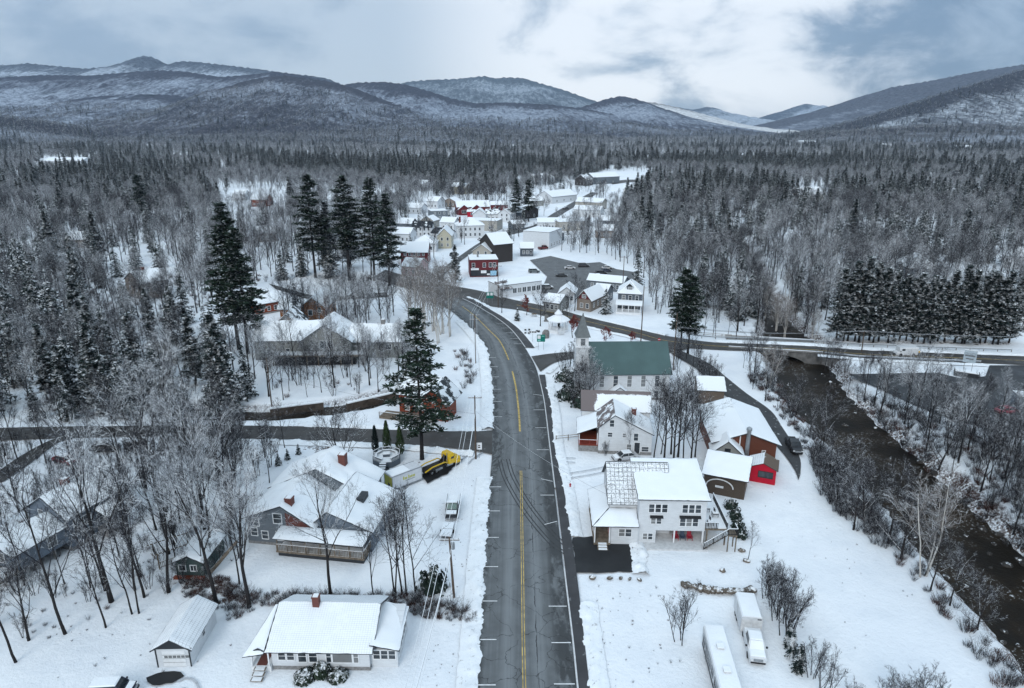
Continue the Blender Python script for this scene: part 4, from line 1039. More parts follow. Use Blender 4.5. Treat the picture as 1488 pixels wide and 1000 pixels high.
# ---- everything beyond: one mass of forest per kind of growth, placed as instances of whole trees
def instancer(name, kinds, pts, kindname):
    src = bpy.data.collections.new(name+'_kinds'); lut = {}
    for k in sorted(set(kinds)):
        lut[k] = []
        for tm, cm, (T, C, mt, mc) in LIB[k]:
            mb = MB()
            if T: mb.v = list(T.v); mb.f = list(T.f); mb.m = [0]*len(T.f); mb.add(C.v, C.f, 1); me = mb.mesh(k, [mt, mc])
            else: mb.add(C.v, C.f, 0); me = mb.mesh(k, [mc])
            n = len(src.objects); o = bpy.data.objects.new('%s_%03d' % (name, n), me); src.objects.link(o); lut[k].append(n)
    me = bpy.data.meshes.new(name); n = len(pts)
    me.vertices.add(n); me.vertices.foreach_set('co', np.array([(x, y, z) for k, x, y, z, s in pts], np.float32).ravel())
    a = me.attributes.new('pick', 'INT', 'POINT'); a.data.foreach_set('value', np.array([trnd.choice(lut[p[0]]) for p in pts], np.int32))
    a = me.attributes.new('size', 'FLOAT', 'POINT'); a.data.foreach_set('value', np.array([p[4] for p in pts], np.float32))
    a = me.attributes.new('turn', 'FLOAT', 'POINT'); a.data.foreach_set('value', rng.uniform(0, 6.28, n).astype(np.float32))
    o = bpy.data.objects.new(name, me); COL.objects.link(o); o['kind'] = 'stuff'
    ng = bpy.data.node_groups.new(name, 'GeometryNodeTree')
    ng.interface.new_socket('Geometry', in_out='INPUT', socket_type='NodeSocketGeometry'); ng.interface.new_socket('Geometry', in_out='OUTPUT', socket_type='NodeSocketGeometry')
    N, L = ng.nodes, ng.links; gi, go = N.new('NodeGroupInput'), N.new('NodeGroupOutput'); ip = N.new('GeometryNodeInstanceOnPoints'); ci = N.new('GeometryNodeCollectionInfo')
    ci.inputs['Collection'].default_value = src; ci.inputs['Separate Children'].default_value = True; ci.inputs['Reset Children'].default_value = True
    def attr(nm, ty):
        q = N.new('GeometryNodeInputNamedAttribute'); q.data_type = ty; q.inputs['Name'].default_value = nm; return q.outputs['Attribute']
    cx = N.new('ShaderNodeCombineXYZ'); L.new(attr('turn', 'FLOAT'), cx.inputs[2])
    L.new(gi.outputs[0], ip.inputs['Points']); L.new(ci.outputs[0], ip.inputs['Instance']); ip.inputs['Pick Instance'].default_value = True
    L.new(attr('pick', 'INT'), ip.inputs['Instance Index']); L.new(cx.outputs[0], ip.inputs['Rotation']); L.new(attr('size', 'FLOAT'), ip.inputs['Scale'])
    L.new(ip.outputs[0], go.inputs[0]); md = o.modifiers.new('instances', 'NODES'); md.node_group = ng
    return o
xs_ = np.array([r[1] for r in rest]); ys_ = np.array([r[2] for r in rest]); zs_ = Zf(xs_, ys_)
from mathutils.bvhtree import BVHTree
SL = []
for o in COL.objects:                                     # the far trees climb the foot of the hills
    if o.name.startswith(('hill', 'mountain')): SL.append(BVHTree.FromPolygons([v.co for v in o.data.vertices], [p.vertices[:] for p in o.data.polygons]))
for i in np.nonzero(ys_ > 1700)[0]:
    for b in SL:
        h_ = b.ray_cast(Vector((xs_[i], ys_[i], 3000)), Vector((0, 0, -1)))[0]
        if h_ is not None and h_.z > zs_[i]: zs_[i] = h_.z-.5
full = [(k, x, y, float(z), s) for (k, x, y, s), z in zip(rest, zs_)]
con = ('spruce_tree', 'snowy_fir', 'row_pine', 'pine_tree')
for nm, f in (('bare_forest', [q for q in full if q[0] not in con]), ('evergreen_forest', [q for q in full if q[0] in con])):
    instancer(nm, [q[0] for q in f], f, nm)
# ---- undergrowth
und_pts = []
def brush(poly, n, kinds, s0, s1, hold=1.5):
    pts = [G(u, v) for u, v in poly]; x0, x1 = min(p.x for p in pts), max(p.x for p in pts); y0, y1 = min(p.y for p in pts), max(p.y for p in pts)
    X, Y = rng.uniform(x0, x1, n), rng.uniform(y0, y1, n); u, v = projn(X, Y); ok = inpoly(u, v, poly) & (u > -60) & (u < 1560)
    d, p = segdist(X, Y, RC); ok &= d > np.interp(p, np.arange(len(RC)), RW)+hold-1.0
    Z = Zf(X, Y)
    for x, y, z in zip(X[ok], Y[ok], Z[ok]): und_pts.append((trnd.choice(kinds), x, y, float(z), trnd.uniform(s0, s1)))
BK = ('bare_shrub', 'leafless_brush')
brush(FOREST['front'], 900, ('bare_shrub', 'leafless_brush', 'clump_tree', 'clump_tree'), .2, .6)
brush(FOREST['bank'], 2600, BK, .6, 1.5)
brush(band(FOREST['left'], 400, 620), 2600, BK, .5, 1.4)
brush([(330,850),(385,862),(600,862),(690,890),(690,905),(600,895),(560,880),(380,880),(330,905)], 760, ('leafless_brush', 'leafless_brush', 'bare_shrub'), .4, .9)
brush([(258,838),(330,838),(345,880),(300,886),(262,862)], 260, ('leafless_brush',), .4, .8)
brush([(1085,545),(1130,540),(1168,610),(1205,660),(1240,712),(1300,770),(1345,825),(1400,890),(1500,990),(1460,1010),(1380,905),(1320,835),(1270,780),(1195,700),(1150,625)], 900, BK, .5, 1.25, .3)
brush([(1180,650),(1205,660),(1300,770),(1310,800),(1270,790),(1200,735),(1185,690)], 200, ('bare_shrub',), .9, 1.7)
brush([(380,520),(560,480),(600,500),(640,560),(540,570),(420,596),(380,590)], 130, BK, .4, 1.1)
brush([(655,500),(690,520),(690,570),(660,560)], 60, BK, .6, 1.4)
brush([(850,850),(985,850),(1010,1000),(860,1000)], 60, ('leafless_brush', 'bare_shrub'), .08, .22); brush([(640,690),(700,690),(690,1000),(600,1000)], 130, ('leafless_brush',), .06, .16); brush([(1085,700),(1180,700),(1420,960),(1180,960)], 35, ('leafless_brush', 'bare_shrub'), .06, .2); brush([(60,880),(380,900),(380,1000),(60,1000)], 50, ('leafless_brush', 'bare_shrub'), .08, .25); brush([(340,640),(560,680),(560,720),(340,760)], 140, ('leafless_brush', 'bare_shrub'), .15, .5)
instancer('undergrowth', [q[0] for q in und_pts], und_pts, 'undergrowth')
for i, (u, v, s) in enumerate(((1205,690,.62),(1225,720,.6),(1255,752,.7),(1290,790,.75),(1310,812,.8),(1190,668,.55),(1215,735,.6),(1240,770,.66),(1195,712,.5),(1380,880,.5),(1420,915,.5),(1352,858,.55))):
    plant('bare_tree' if i % 2 else 'forked_tree', onland(u, v), 'bare riverside tree between the snowfield and the water', 'bare trees on the near riverbank', s)
# ================================================================== BUILDINGS
def roof_snow(name, under=(.05,.055,.06), cover=.5, step=.5, line=.0, streak=False):
    """snow lying on a roof covering; cover = how much of it hides the covering"""
    if name in _flat: return _flat[name]
    t = NT(name); c = t.coord(); w = t.coord('World')
    n = t.noise(c, .5, 7, .65); n2 = t.noise(w, 3, 4, .6)
    k = t.sstep(n, .68-cover*.5, .74-cover*.5)
    if line:
        x = t.xyz(c); a = t.math('FRACT', t.math('DIVIDE', x[0], step)); b = t.math('FRACT', t.math('DIVIDE', x[1], step*.8))
        g = t.math('MINIMUM', t.sstep(a, .0, .22), t.sstep(b, .0, .22))
        g2 = t.math('MULTIPLY', t.math('SUBTRACT', 1.0, g), t.math('MULTIPLY', t.sstep(t.noise(c, .9, 5, .7), .30, .55), line))
        k = t.math('SUBTRACT', k, g2, True)
    if streak: k = t.math('SUBTRACT', k, t.math('MULTIPLY', t.sstep(t.noise(c, 5.0, 5, .7), .46, .60), .55), True)
    snow = t.mix(n2, (.76, .79, .82), SNOW); t.bump(n2, .2, .05)
    _flat[name] = t.done(t.mix(k, under, snow), .75, .15); return _flat[name]
def metal_roof(name, col):
    if name in _flat: return _flat[name]
    t = NT(name); c = t.coord(); a = t.math('FRACT', t.math('DIVIDE', t.xyz(c)[0], .42)); n = t.noise(c, .25, 5, .6)
    base = t.mix(t.sstep(n, .3, .7), tuple(k*.88 for k in col), tuple(k*1.08 for k in col))
    base = t.mix(t.sstep(a, .93, .99), base, tuple(k*.7 for k in col)); t.bump(a, .15, .02)
    _flat[name] = t.done(base, .5, .35); return _flat[name]
M['white_siding'] = siding('white_siding', (.66, .69, .72))
M['grey_siding'] = siding('grey_siding', (.15, .175, .20))
M['blue_siding'] = siding('blue_grey_siding', (.155, .19, .235))
M['pale_siding'] = siding('pale_grey_siding', (.30, .31, .30), .22, 'X')
M['beige'] = siding('beige_siding', (.42, .40, .36)); M['cream'] = siding('cream_siding', (.50, .47, .37))
M['dark'] = siding('dark_brown_siding', (.045, .040, .040)); M['slate'] = siding('slate_siding', (.10, .12, .145))
M['red'] = siding('dark_red_siding', (.13, .022, .028)); M['bright_red'] = siding('bright_red_boards', (.46, .006, .028), .2, 'X', .85)
M['barn'] = siding('barn_boards', (.145, .052, .033), .25, 'X'); M['orange'] = siding('orange_boards', (.30, .115, .035), .2, 'X')
M['rust'] = siding('rust_boards', (.22, .052, .026)); M['plank'] = siding('weathered_planks', (.15, .115, .09), .18, 'X', .4)
M['green_wall'] = siding('green_boards', (.055, .085, .085)); M['tan'] = siding('tan_boards', (.24, .20, .17))
M['trim'] = paint('white_trim', (.72, .74, .76), .5, var=.05); M['dark_trim'] = paint('dark_trim', (.030, .034, .040), .5)
M['stone'] = paint('foundation', (.22, .22, .22), .9, var=.25, scale=3); M['brick'] = siding('chimney_brick', (.15, .055, .045), .09, 'X')
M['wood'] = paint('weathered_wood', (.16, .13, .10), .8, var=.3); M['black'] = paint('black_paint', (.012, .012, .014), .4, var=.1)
M['steel'] = paint('grey_steel', (.30, .32, .34), .35, .5, .6); M['rubber'] = paint('tyre_rubber', (.014, .014, .015), .8)
S = M['snow']
R_SNOW = roof_snow('roof_snow', cover=1.0); R_MOST = roof_snow('roof_snow_shingle', (.12, .13, .14), cover=.86, line=.55, step=.35)
R_GRID = roof_snow('roof_snow_battens', (.06, .065, .07), .95, .62, .85, True); R_HALF = roof_snow('roof_snow_part', (.16, .14, .14), .38)
R_RANCH = roof_snow('roof_snow_ribbed', (.05, .085, .085), .86, .28, .32); R_BARE = metal_roof('bare_brown_metal', (.17, .145, .145))
def half_bare():
    t = NT('roof_slid_snow'); c = t.coord(); x = t.xyz(c); n = t.math('MULTIPLY', t.math('SUBTRACT', t.noise(c, .8, 5, .65), .5), 3.0)
    bare = t.math('MAXIMUM', t.sstep(t.math('ADD', x[0], n), -.2, -.5), t.sstep(t.math('ADD', x[1], t.math('MULTIPLY', n, .3)), 10.0, 10.2))
    return t.done(t.mix(bare, SNOW, (.16, .135, .135)), .65, .25)
R_BARE2 = half_bare()
R_GREEN = metal_roof('green_metal', (.060, .108, .108)); R_BLACK = roof_snow('roof_dark', (.022, .026, .032), .22); R_DK = roof_snow('roof_dark_patch', (.04, .045, .05), .48)
def frame_of(p0, p1):
    p0, p1 = Vector(p0), Vector(p1); d = p1-p0; return p0, math.atan2(d.y, d.x), math.hypot(d.x, d.y)
def window(par, P, U, N, w, h, trim=None, cols=1, rows=2, pane=None, t=.1):
    """P lower-left corner on the wall, U along the wall, N outward (local to par)"""
    P, U, N = Vector(P), Vector(U).normalized(), Vector(N).normalized(); Z = Vector((0, 0, 1))
    f = MB()
    def slab(a, b, c, d, n0, n1):
        v = [P+U*x+Z*z+N*n for n in (n0, n1) for x, z in ((a, c), (b, c), (b, d), (a, d))]
        f.add(v, [(3,2,1,0), (4,5,6,7), (0,1,5,4), (1,2,6,5), (2,3,7,6), (3,0,4,7)])
    slab(-t, 0, -t, h+t, .004, .07); slab(w, w+t, -t, h+t, .004, .07); slab(0, w, h, h+t, .004, .07); slab(-.03, w+.03, -t, 0, .004, .10)
    for i in range(1, cols): slab(w*i/cols-.035, w*i/cols+.035, 0, h, .012, .06)
    for i in range(1, rows): slab(0, w, h*i/rows-.025, h*i/rows+.025, .013, .058)
    o = f.build('window', trim or M['trim'], par)
    g = MB(); g.add([P+N*.02, P+U*w+N*.02, P+U*w+Z*h+N*.02, P+Z*h+N*.02], [(0,1,2,3)])
    g.build('pane', pane or M['glass'], o); return o
def faces(w, d):
    return {'F': (Vector((0, 0, 0)), Vector((1, 0, 0)), Vector((0, -1, 0)), w), 'R': (Vector((w, 0, 0)), Vector((0, 1, 0)), Vector((1, 0, 0)), d),
            'L': (Vector((0, d, 0)), Vector((0, -1, 0)), Vector((-1, 0, 0)), d), 'B': (Vector((w, d, 0)), Vector((-1, 0, 0)), Vector((0, 1, 0)), w)}
from mathutils import noise as mnoise
def slab_roof(par, quad, th, mats, over=0, name='roof', snow=.14, ridge=()):
    """one sloping plane: board below, snow above. quad counter-clockwise seen from above"""
    q = [Vector(p) for p in quad]; n = (q[1]-q[0]).cross(q[-1]-q[0]).normalized(); k = len(q)
    mb = MB()
    mb.add(q+[p+n*th for p in q], [tuple(range(k-1, -1, -1)), tuple(range(k, 2*k))]+[(i, (i+1) % k, k+(i+1) % k, k+i) for i in range(k)], 0)
    c = sum(q, Vector())/k; r = [p+(c-p)*.012+n*(th+.003) for p in q]
    s = [p+(c-p)*.022+n*(th+snow) for p in q]
    if k == 4 and par.location.y < 175 and snow >= .1:
        # near roofs: a drifted, soft edged blanket instead of a slab
        la, lb = (q[1]-q[0]).length, (q[3]-q[0]).length; na, nb = max(6, min(22, int(la/.45))), max(6, min(20, int(lb/.45))); sv = []
        E = [(0, 1) , (1, 2), (2, 3), (3, 0)]; rg = [a in ridge and b in ridge for a, b in E]
        for j in range(nb+1):
            for i in range(na+1):
                a, b = i/na, j/nb; p = (q[0]*(1-a)+q[1]*a)*(1-b)+(q[3]*(1-a)+q[2]*a)*b; ws = p+par.location
                ds = [b*lb, (1-a)*la, (1-b)*lb, a*la]; dm = min([d for d, g in zip(ds, rg) if not g]+[9]); wv = min(1, dm/.3)**.5
                hh = .004+snow*(.85+.7*mnoise.noise(ws*.7)+.25*mnoise.noise(ws*2.3))*wv
                if dm < .01: p = p+(c-p).normalized()*(.02+.16*abs(mnoise.noise(ws*1.3)))
                on_r = (rg[0] and j == 0) or (rg[1] and i == na) or (rg[2] and j == nb) or (rg[3] and i == 0)
                sv.append(p+(Vector((0, 0, (th+hh)/n.z)) if on_r else n*(th+hh)))
        m_ = na+1; mb.add(sv, [(j*m_+i, j*m_+i+1, (j+1)*m_+i+1, (j+1)*m_+i) for j in range(nb) for i in range(na)], 1)
        o = mb.build(name, mats, par); o.data.polygons.foreach_set('use_smooth', [i >= k+2 for i in range(len(o.data.polygons))]); return o
    for i in ridge: r[i] = q[i]+Vector((0, 0, (th+.003)/n.z)); s[i] = q[i]+Vector((0, 0, (th+snow)/n.z))
    mb.add(r+s, [tuple(range(k, 2*k))]+[(i, (i+1) % k, k+(i+1) % k, k+i) for i in range(k)], 1)
    o = mb.build(name, mats, par)
    if par.location.y < 190 and par.type == 'EMPTY':
        bv = o.modifiers.new('soft_edge', 'BEVEL'); bv.width = .07; bv.segments = 2; bv.limit_method = 'ANGLE'; bv.angle_limit = R(40)
    return o
def walls(par, w, d, h, kind, rise, mat, z0=-.6, hb=None, ridge_at=.5, x0=0, y0=0, name='wall'):
    mb = MB(); hb = h if hb is None else hb
    b = [(x0, y0), (x0+w, y0), (x0+w, y0+d), (x0, y0+d)]
    if kind == 'gable_x':
        yr = y0+d*ridge_at; zr = h+rise
        mb.add([(*b[0], z0), (*b[1], z0), (*b[2], z0), (*b[3], z0), (*b[0], h), (*b[1], h), (*b[2], hb), (*b[3], hb), (x0, yr, zr), (x0+w, yr, zr)],
               [(0,1,5,4), (2,3,7,6), (1,2,6,9,5), (3,0,4,8,7)])
    elif kind == 'gable_y':
        xr = x0+w*ridge_at; zr = h+rise
        mb.add([(*b[0], z0), (*b[1], z0), (*b[2], z0), (*b[3], z0), (*b[0], h), (*b[1], hb), (*b[2], hb), (*b[3], h), (xr, y0, zr), (xr, y0+d, zr)],
               [(0,1,5,8,4), (2,3,7,9,6), (1,2,6,5), (3,0,4,7)])
    elif kind == 'shed':
        mb.add([(*p, z0) for p in b]+[(*b[0], h), (*b[1], h), (*b[2], h+rise), (*b[3], h+rise)], [(0,1,5,4), (1,2,6,5), (2,3,7,6), (3,0,4,7), (4,5,6,7)])
    else: mb.box(x0, x0+w, y0, y0+d, z0, h)
    return mb.build(name, mat, par)
def roofs(par, w, d, h, kind, rise, mats, ov=.4, hb=None, ridge_at=.5, x0=0, y0=0, th=.12, snow=.15, mats2=None):
    hb = h if hb is None else hb; e = .02; m2 = mats2 or mats
    if kind == 'gable_x':
        yr = y0+d*ridge_at; zr = h+rise+e; a = (zr-h)/(yr-y0); b = (zr-hb)/(y0+d-yr)
        slab_roof(par, [(x0-ov, y0-ov, h+e-a*ov), (x0+w+ov, y0-ov, h+e-a*ov), (x0+w+ov, yr, zr), (x0-ov, yr, zr)], th, mats, snow=snow, ridge=(2, 3))
        slab_roof(par, [(x0-ov, yr+.002, zr), (x0+w+ov, yr+.002, zr), (x0+w+ov, y0+d+ov, hb+e-b*ov), (x0-ov, y0+d+ov, hb+e-b*ov)], th, m2, snow=snow, ridge=(0, 1))
    elif kind == 'gable_y':
        xr = x0+w*ridge_at; zr = h+rise+e; a = (zr-h)/(xr-x0); b = (zr-hb)/(x0+w-xr)
        slab_roof(par, [(x0-ov, y0-ov, h+e-a*ov), (xr, y0-ov, zr), (xr, y0+d+ov, zr), (x0-ov, y0+d+ov, h+e-a*ov)], th, mats, snow=snow, ridge=(1, 2))
        slab_roof(par, [(xr+.002, y0-ov, zr), (x0+w+ov, y0-ov, hb+e-b*ov), (x0+w+ov, y0+d+ov, hb+e-b*ov), (xr+.002, y0+d+ov, zr)], th, m2, snow=snow, ridge=(0, 3))
    elif kind == 'hip':
        m = min(w, d)/2; zr = h+rise+e; A = (x0-ov, y0-ov, h-.1); B = (x0+w+ov, y0-ov, h-.1); C = (x0+w+ov, y0+d+ov, h-.1); D = (x0-ov, y0+d+ov, h-.1)
        if w >= d: P, Q = (x0+m, y0+d/2, zr), (x0+w-m+.01, y0+d/2, zr); L = [[A, B, Q, P], [B, C, Q], [C, D, P, Q], [D, A, P]]
        else: P, Q = (x0+w/2, y0+m, zr), (x0+w/2, y0+d-m+.01, zr); L = [[A, B, P], [B, C, Q, P], [C, D, Q], [D, A, P, Q]]
        for q in L: slab_roof(par, q, th*.6, mats, snow=snow*.8)
    elif kind == 'shed':
        a = rise/d
        slab_roof(par, [(x0-ov, y0-ov, h+e-a*ov), (x0+w+ov, y0-ov, h+e-a*ov), (x0+w+ov, y0+d+ov, h+rise+e+a*ov), (x0-ov, y0+d+ov, h+rise+e+a*ov)], th, mats, snow=snow)
    else:
        slab_roof(par, [(x0-.15, y0-.15, h+e), (x0+w+.15, y0-.15, h+e), (x0+w+.15, y0+d+.15, h+e), (x0-.15, y0+d+.15, h+e)], th, mats, snow=snow)
def chimney(par, x, y, z0, z1, s=.7, mat=None):
    mb = MB(); mb.box(x-s/2, x+s/2, y-s/2, y+s/2, z0, z1, 0); mb.box(x-s/2-.06, x+s/2+.06, y-s/2-.06, y+s/2+.06, z1+.002, z1+.10, 0); mb.box(x-s*.4, x+s*.4, y-s*.4, y+s*.4, z1+.102, z1+.2, 1)
    return mb.build('chimney', [mat or M['brick'], S], par)
def door(par, P, U, N, w=.95, h=2.1, mat=None):
    P, U, N = Vector(P), Vector(U).normalized(), Vector(N).normalized(); Z = Vector((0,0,1)); mb = MB()
    def slab(a, b, c, d, n0, n1, mi):
        v = [P+U*x+Z*z+N*n for n in (n0, n1) for x, z in ((a, c), (b, c), (b, d), (a, d))]; mb.add(v, [(3,2,1,0), (4,5,6,7), (0,1,5,4), (1,2,6,5), (2,3,7,6), (3,0,4,7)], mi)
    slab(0, w, 0, h, .004, .05, 0); slab(-.1, -.001, 0, h+.1, .004, .07, 1); slab(w+.001, w+.1, 0, h+.1, .004, .07, 1); slab(0, w, h+.001, h+.1, .004, .07, 1)
    o = mb.build('door', [mat or M['dark_trim'], M['trim']], par); k = MB(); k.lathe([(0, 0), (.04, .01), (.04, .05), (0, .06)], 6, c=tuple(P+U*(w*.85)+Z*(h*.47)+N*.06)); k.build('handle', M['steel'], o); return o
def house(label, p0, p1, d, h, kind='gable_x', rise=2, mat='white_siding', roof=None, wins=(), ov=.4, cat='house', name='house', group=None, hb=None, ridge_at=.5, doors=(), chim=(), trim=None, found=True, roof2=None, z=0, snow=.15):
    p0, rz, w = frame_of(p0, p1); e = empty(name, (p0.x, p0.y, z), rz, label, cat, group); m = M[mat] if isinstance(mat, str) else mat
    if roof is None: roof = R_SNOW
    rm = [M['dark_trim'], roof]
    walls(e, w, d, h, kind, rise, m, hb=hb, ridge_at=ridge_at)
    roofs(e, w, d, h, kind, rise, rm, ov, hb, ridge_at, mats2=[M['dark_trim'], roof2] if roof2 else None, snow=snow)
    if found:
        mb = MB(); mb.box(-.04, w+.04, -.04, d+.04, -.6, .35); mb.build('foundation', M['stone'], e)
    fc = faces(w, d)
    for f, x, z_, ww, hh, *c in wins:
        o, u, n, L = fc[f]; window(e, o+u*(x*L if x <= 1 else x)+Vector((0, 0, z_)), u, n, ww, hh, trim and M[trim], *(c or (1, 2)))
    for f, x, z_ in doors:
        o, u, n, L = fc[f]; door(e, o+u*(x*L if x <= 1 else x)+Vector((0, 0, z_)), u, n)
    for c in chim: chimney(e, *c)
    return e, w
def auto(n, fl, f='F', z=.9, st=2.7, w=.9, h=1.35, inset=.08):
    return [(f, inset+(1-2*inset)*(i+.5)/n-.04, z+st*k, w, h) for k in range(fl) for i in range(n)]
def posts(par, pts, z0, z1, mat, s=.13, name='post'):
    for x, y in pts:
        mb = MB(); mb.box(x-s/2, x+s/2, y-s/2, y+s/2, z0, z1); mb.build(name, mat, par)
def railing(par, pts, z0, mat, hgt=1.0, gap=.22, name='railing', snow=True):
    mb = MB()
    for a, b in zip(pts, pts[1:]):
        a, b = Vector(a), Vector(b); L = (b-a).length; Z = Vector((0,0,1))
        mb.bar(a+Z*(z0+hgt), b+Z*(z0+hgt), .09, .06, 0); mb.bar(a+Z*(z0+.12), b+Z*(z0+.12), .05, .05, 0)
        if snow: mb.bar(a+Z*(z0+hgt+.065), b+Z*(z0+hgt+.065), .10, .06, 1)
        for i in range(int(L/gap)+1):
            p = a.lerp(b, min(1, i*gap/L)); s = .05 if i % 7 else .11; mb.box(p.x-s/2, p.x+s/2, p.y-s/2, p.y+s/2, z0+p.z, z0+p.z+hgt-.032, 0)
    return mb.build(name, [mat, S], par)
def stairs(par, p, q, z0, z1, w, mat, n=None):
    p, q = Vector((p[0], p[1], 0)), Vector((q[0], q[1], 0)); n = n or max(2, int(abs(z1-z0)/.19)); d = (q-p)/n; u = Vector((-d.y, d.x, 0)).normalized()*w/2; mb = MB()
    for i in range(n):
        a = p+d*i; b = a+d*1.02; z = z0+(z1-z0)*(i+1)/n
        v = [a-u, b-u, b+u, a+u]; mb.add([(k.x, k.y, z-.06) for k in v]+[(k.x, k.y, z) for k in v], [(3,2,1,0), (4,5,6,7), (0,1,5,4), (1,2,6,5), (2,3,7,6), (3,0,4,7)], 0)
        v = [a-u*.8, b-u*.8, b+u*.8, a+u*.8]; mb.add([(k.x, k.y, z+.003) for k in v]+[(k.x, k.y, z+.05) for k in v], [(4,5,6,7), (0,1,5,4), (1,2,6,5), (2,3,7,6), (3,0,4,7)], 1)
    return mb.build('stairs', [mat, S], par)
# ---- white ranch house, lower left
e, w = house('low white ranch house with ribbed green roof under snow and a red chimney', G(397, 971), G(538, 973), 8.6, 2.7, 'gable_x', 2.0, roof=R_RANCH, ridge_at=.56, ov=.55, roof2=R_RANCH,
  wins=[('F', .07, 1.2, .75, 1.0), ('F', .16, 1.2, .75, 1.0), ('F', 2.95, .95, .85, 1.45), ('F', 4.15, .95, .85, 1.45), ('F', 6.05, .95, .5, 1.45), ('F', 6.75, .95, 2.1, 1.45, 1, 1), ('F', 9.05, .95, .5, 1.45), ('L', .3, 1, .9, 1.2)], chim=[(3.9, 4.6, 3.6, 5.9, .75)])
h_ = walls(e, 3.0, 6.2, 2.3, 'shed', 1.1, M['white_siding'], x0=w+.01, y0=.5, name='sunroom')
slab_roof(e, [(w+.03, .1, 3.05), (w+3.3, .1, 2.35), (w+3.3, 7.0, 2.75), (w+.03, 7.0, 3.5)], .1, [M['dark_trim'], R_SNOW], name='sunroom_roof')
for i in range(3): window(e, (w+.35+.85*i, .5, 1.05), (1,0,0), (0,-1,0), .7, 1.1)
for i in range(5): window(e, (w+3.01, 1.1+1.0*i, 1.05), (0,1,0), (1,0,0), .8, 1.1)
pe = MB(); pe.extr([(-2.35, 2.45), (-1.25, 3.05), (-.15, 2.45)], 'y', -.5, -.40); pe.build('porch_gable', M['dark_trim'], e)
slab_roof(e, [(-2.8, -1.0, 2.25), (-.58, -.75, 2.42), (-.58, 4.75, 4.66), (-.85, 4.75, 4.66)], .1, [M['dark_trim'], R_SNOW], name='porch_roof')
pf = MB(); pf.box(-2.2, -.05, -.4, 2.8, -.3, .55, 0); pf.box(-1.7, -.6, -.2, 1.6, .552, .60, 1); pf.build('porch_floor', [M['trim'], M['brick']], e)
posts(e, [(-2.1, -.3), (-.25, -.3), (-2.1, 2.6)], .55, 2.35, M['trim']); railing(e, [(-2.15, -.35, 0), (-2.15, 2.7, 0)], .55, M['trim'])
stairs(e, (-1.15, -2.0), (-1.15, -.4), -.1, .55, 1.3, M['wood'])
# ---- white garage
p0, p1, pb = G(229, 968), G(279, 967), G(317, 903)
e, w = house('narrow white garage with dark gable and half bared snowy roof', p0, p1, (pb-p1).length, 2.35, 'gable_y', 1.15, roof=R_MOST, ov=.35, cat='garage', name='garage', found=False, wins=[('R', .45, 1.1, .7, .7)])
gb = MB(); gb.extr([(-.3, 2.36), (w/2, 3.52), (w+.3, 2.36)], 'y', -.12, -.02); gb.build('gable_face', M['dark_trim'], e)
gd = MB(); gd.box(.75, w-.55, -.05, .0, 0, 2.0, 0)
for k in (.5, 1.0, 1.5): gd.box(.75, w-.55, -.058, -.05, k-.015, k+.015, 1)
gdo = gd.build('garage_door', [M['trim'], M['dark_trim']], e)
wn = MB()
for i in range(6): wn.box(.95+i*.46, 1.33+i*.46, -.066, -.052, 1.1, 1.42)
wn.build('pane', M['glass'], gdo)
tr = MB(); tr.box(-.02, .14, -.03, .0, -.3, 2.36); tr.box(w-.14, w+.02, -.03, 0, -.3, 2.36); tr.build('corner_trim', M['dark_trim'], e)
# ---- blue-grey house, left
p0, p1 = G(106, 799), G(184, 752)
e, w = house('blue grey two storey house among the bare trees with brick chimney and side porch', p0, p1, 7.6, 5.2, 'gable_x', 2.5, 'blue_siding', ov=.45,
  wins=[('F', .10, 2.6, 1.1, 1.4), ('F', .27, 2.6, 1.1, 1.4), ('F', .86, 2.6, 1.0, 1.3), ('L', .30, 4.2, .8, 1.2), ('L', .62, 3.0, .9, 1.2)], chim=[(w*.36 if 0 else 3.6, 4.0, 6.9, 8.6, .9)])
mb = MB(); mb.box(w*.46, w*.80, -2.2, -.01, -.5, 1.2, 0); mb.build('porch_base', M['stone'], e)
slab_roof(e, [(w*.44, -2.6, 3.3), (w*.82, -2.6, 3.3), (w*.82, -.02, 4.3), (w*.44, -.02, 4.3)], .12, [M['dark_trim'], R_SNOW], name='porch_roof', snow=.3)
posts(e, [(w*.47+k*(w*.32/3), -2.1) for k in range(4)], 1.2, 3.35, M['trim']); railing(e, [(w*.47, -2.12, 0), (w*.79, -2.12, 0)], 1.2, M['trim'], .9)
for k in range(3): window(e, (w*.49+k*w*.105, -.01, 1.7), (1,0,0), (0,-1,0), 1.0, 1.4)
wl_ = walls(e, 7.2, 6.0, 3.9, 'gable_x', 1.5, M['blue_siding'], z0=1.3, x0=-7.22, y0=.3, name='wing_wall'); roofs(e, 7.2, 6.0, 3.9, 'gable_x', 1.5, [M['dark_trim'], R_SNOW], .4, x0=-7.62, y0=.3, th=.12)
window(e, (-2.9, .3, 2.0), (1,0,0), (0,-1,0), 1.2, 1.5); window(e, (-7.22, 3.6, 2.0), (0,-1,0), (-1,0,0), 1.0, 1.4); window(e, (-7.22, 5.6, 2.0), (0,-1,0), (-1,0,0), .8, 1.2)
posts(e, [(-7.0, .5), (-4.6, .5), (-2.2, .5), (-7.0, 6.0), (-3, 6.0)], -.6, 1.3, M['stone'], .3, 'pier')
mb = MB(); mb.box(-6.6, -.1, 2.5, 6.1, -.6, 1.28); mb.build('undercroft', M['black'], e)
dk = MB(); dk.box(-10.2, -7.24, .3, 3.4, 1.0, 1.2, 0); dk.box(-10.15, -7.3, .35, 3.35, 1.203, 1.3, 1); dk.build('deck', [M['wood'], S], e); posts(e, [(-10, .5), (-10, 3.2)], -.5, 1.0, M['wood']); railing(e, [(-7.3, .35, 0), (-10.1, .35, 0), (-10.1, 3.3, 0)], 1.2, M['wood'])
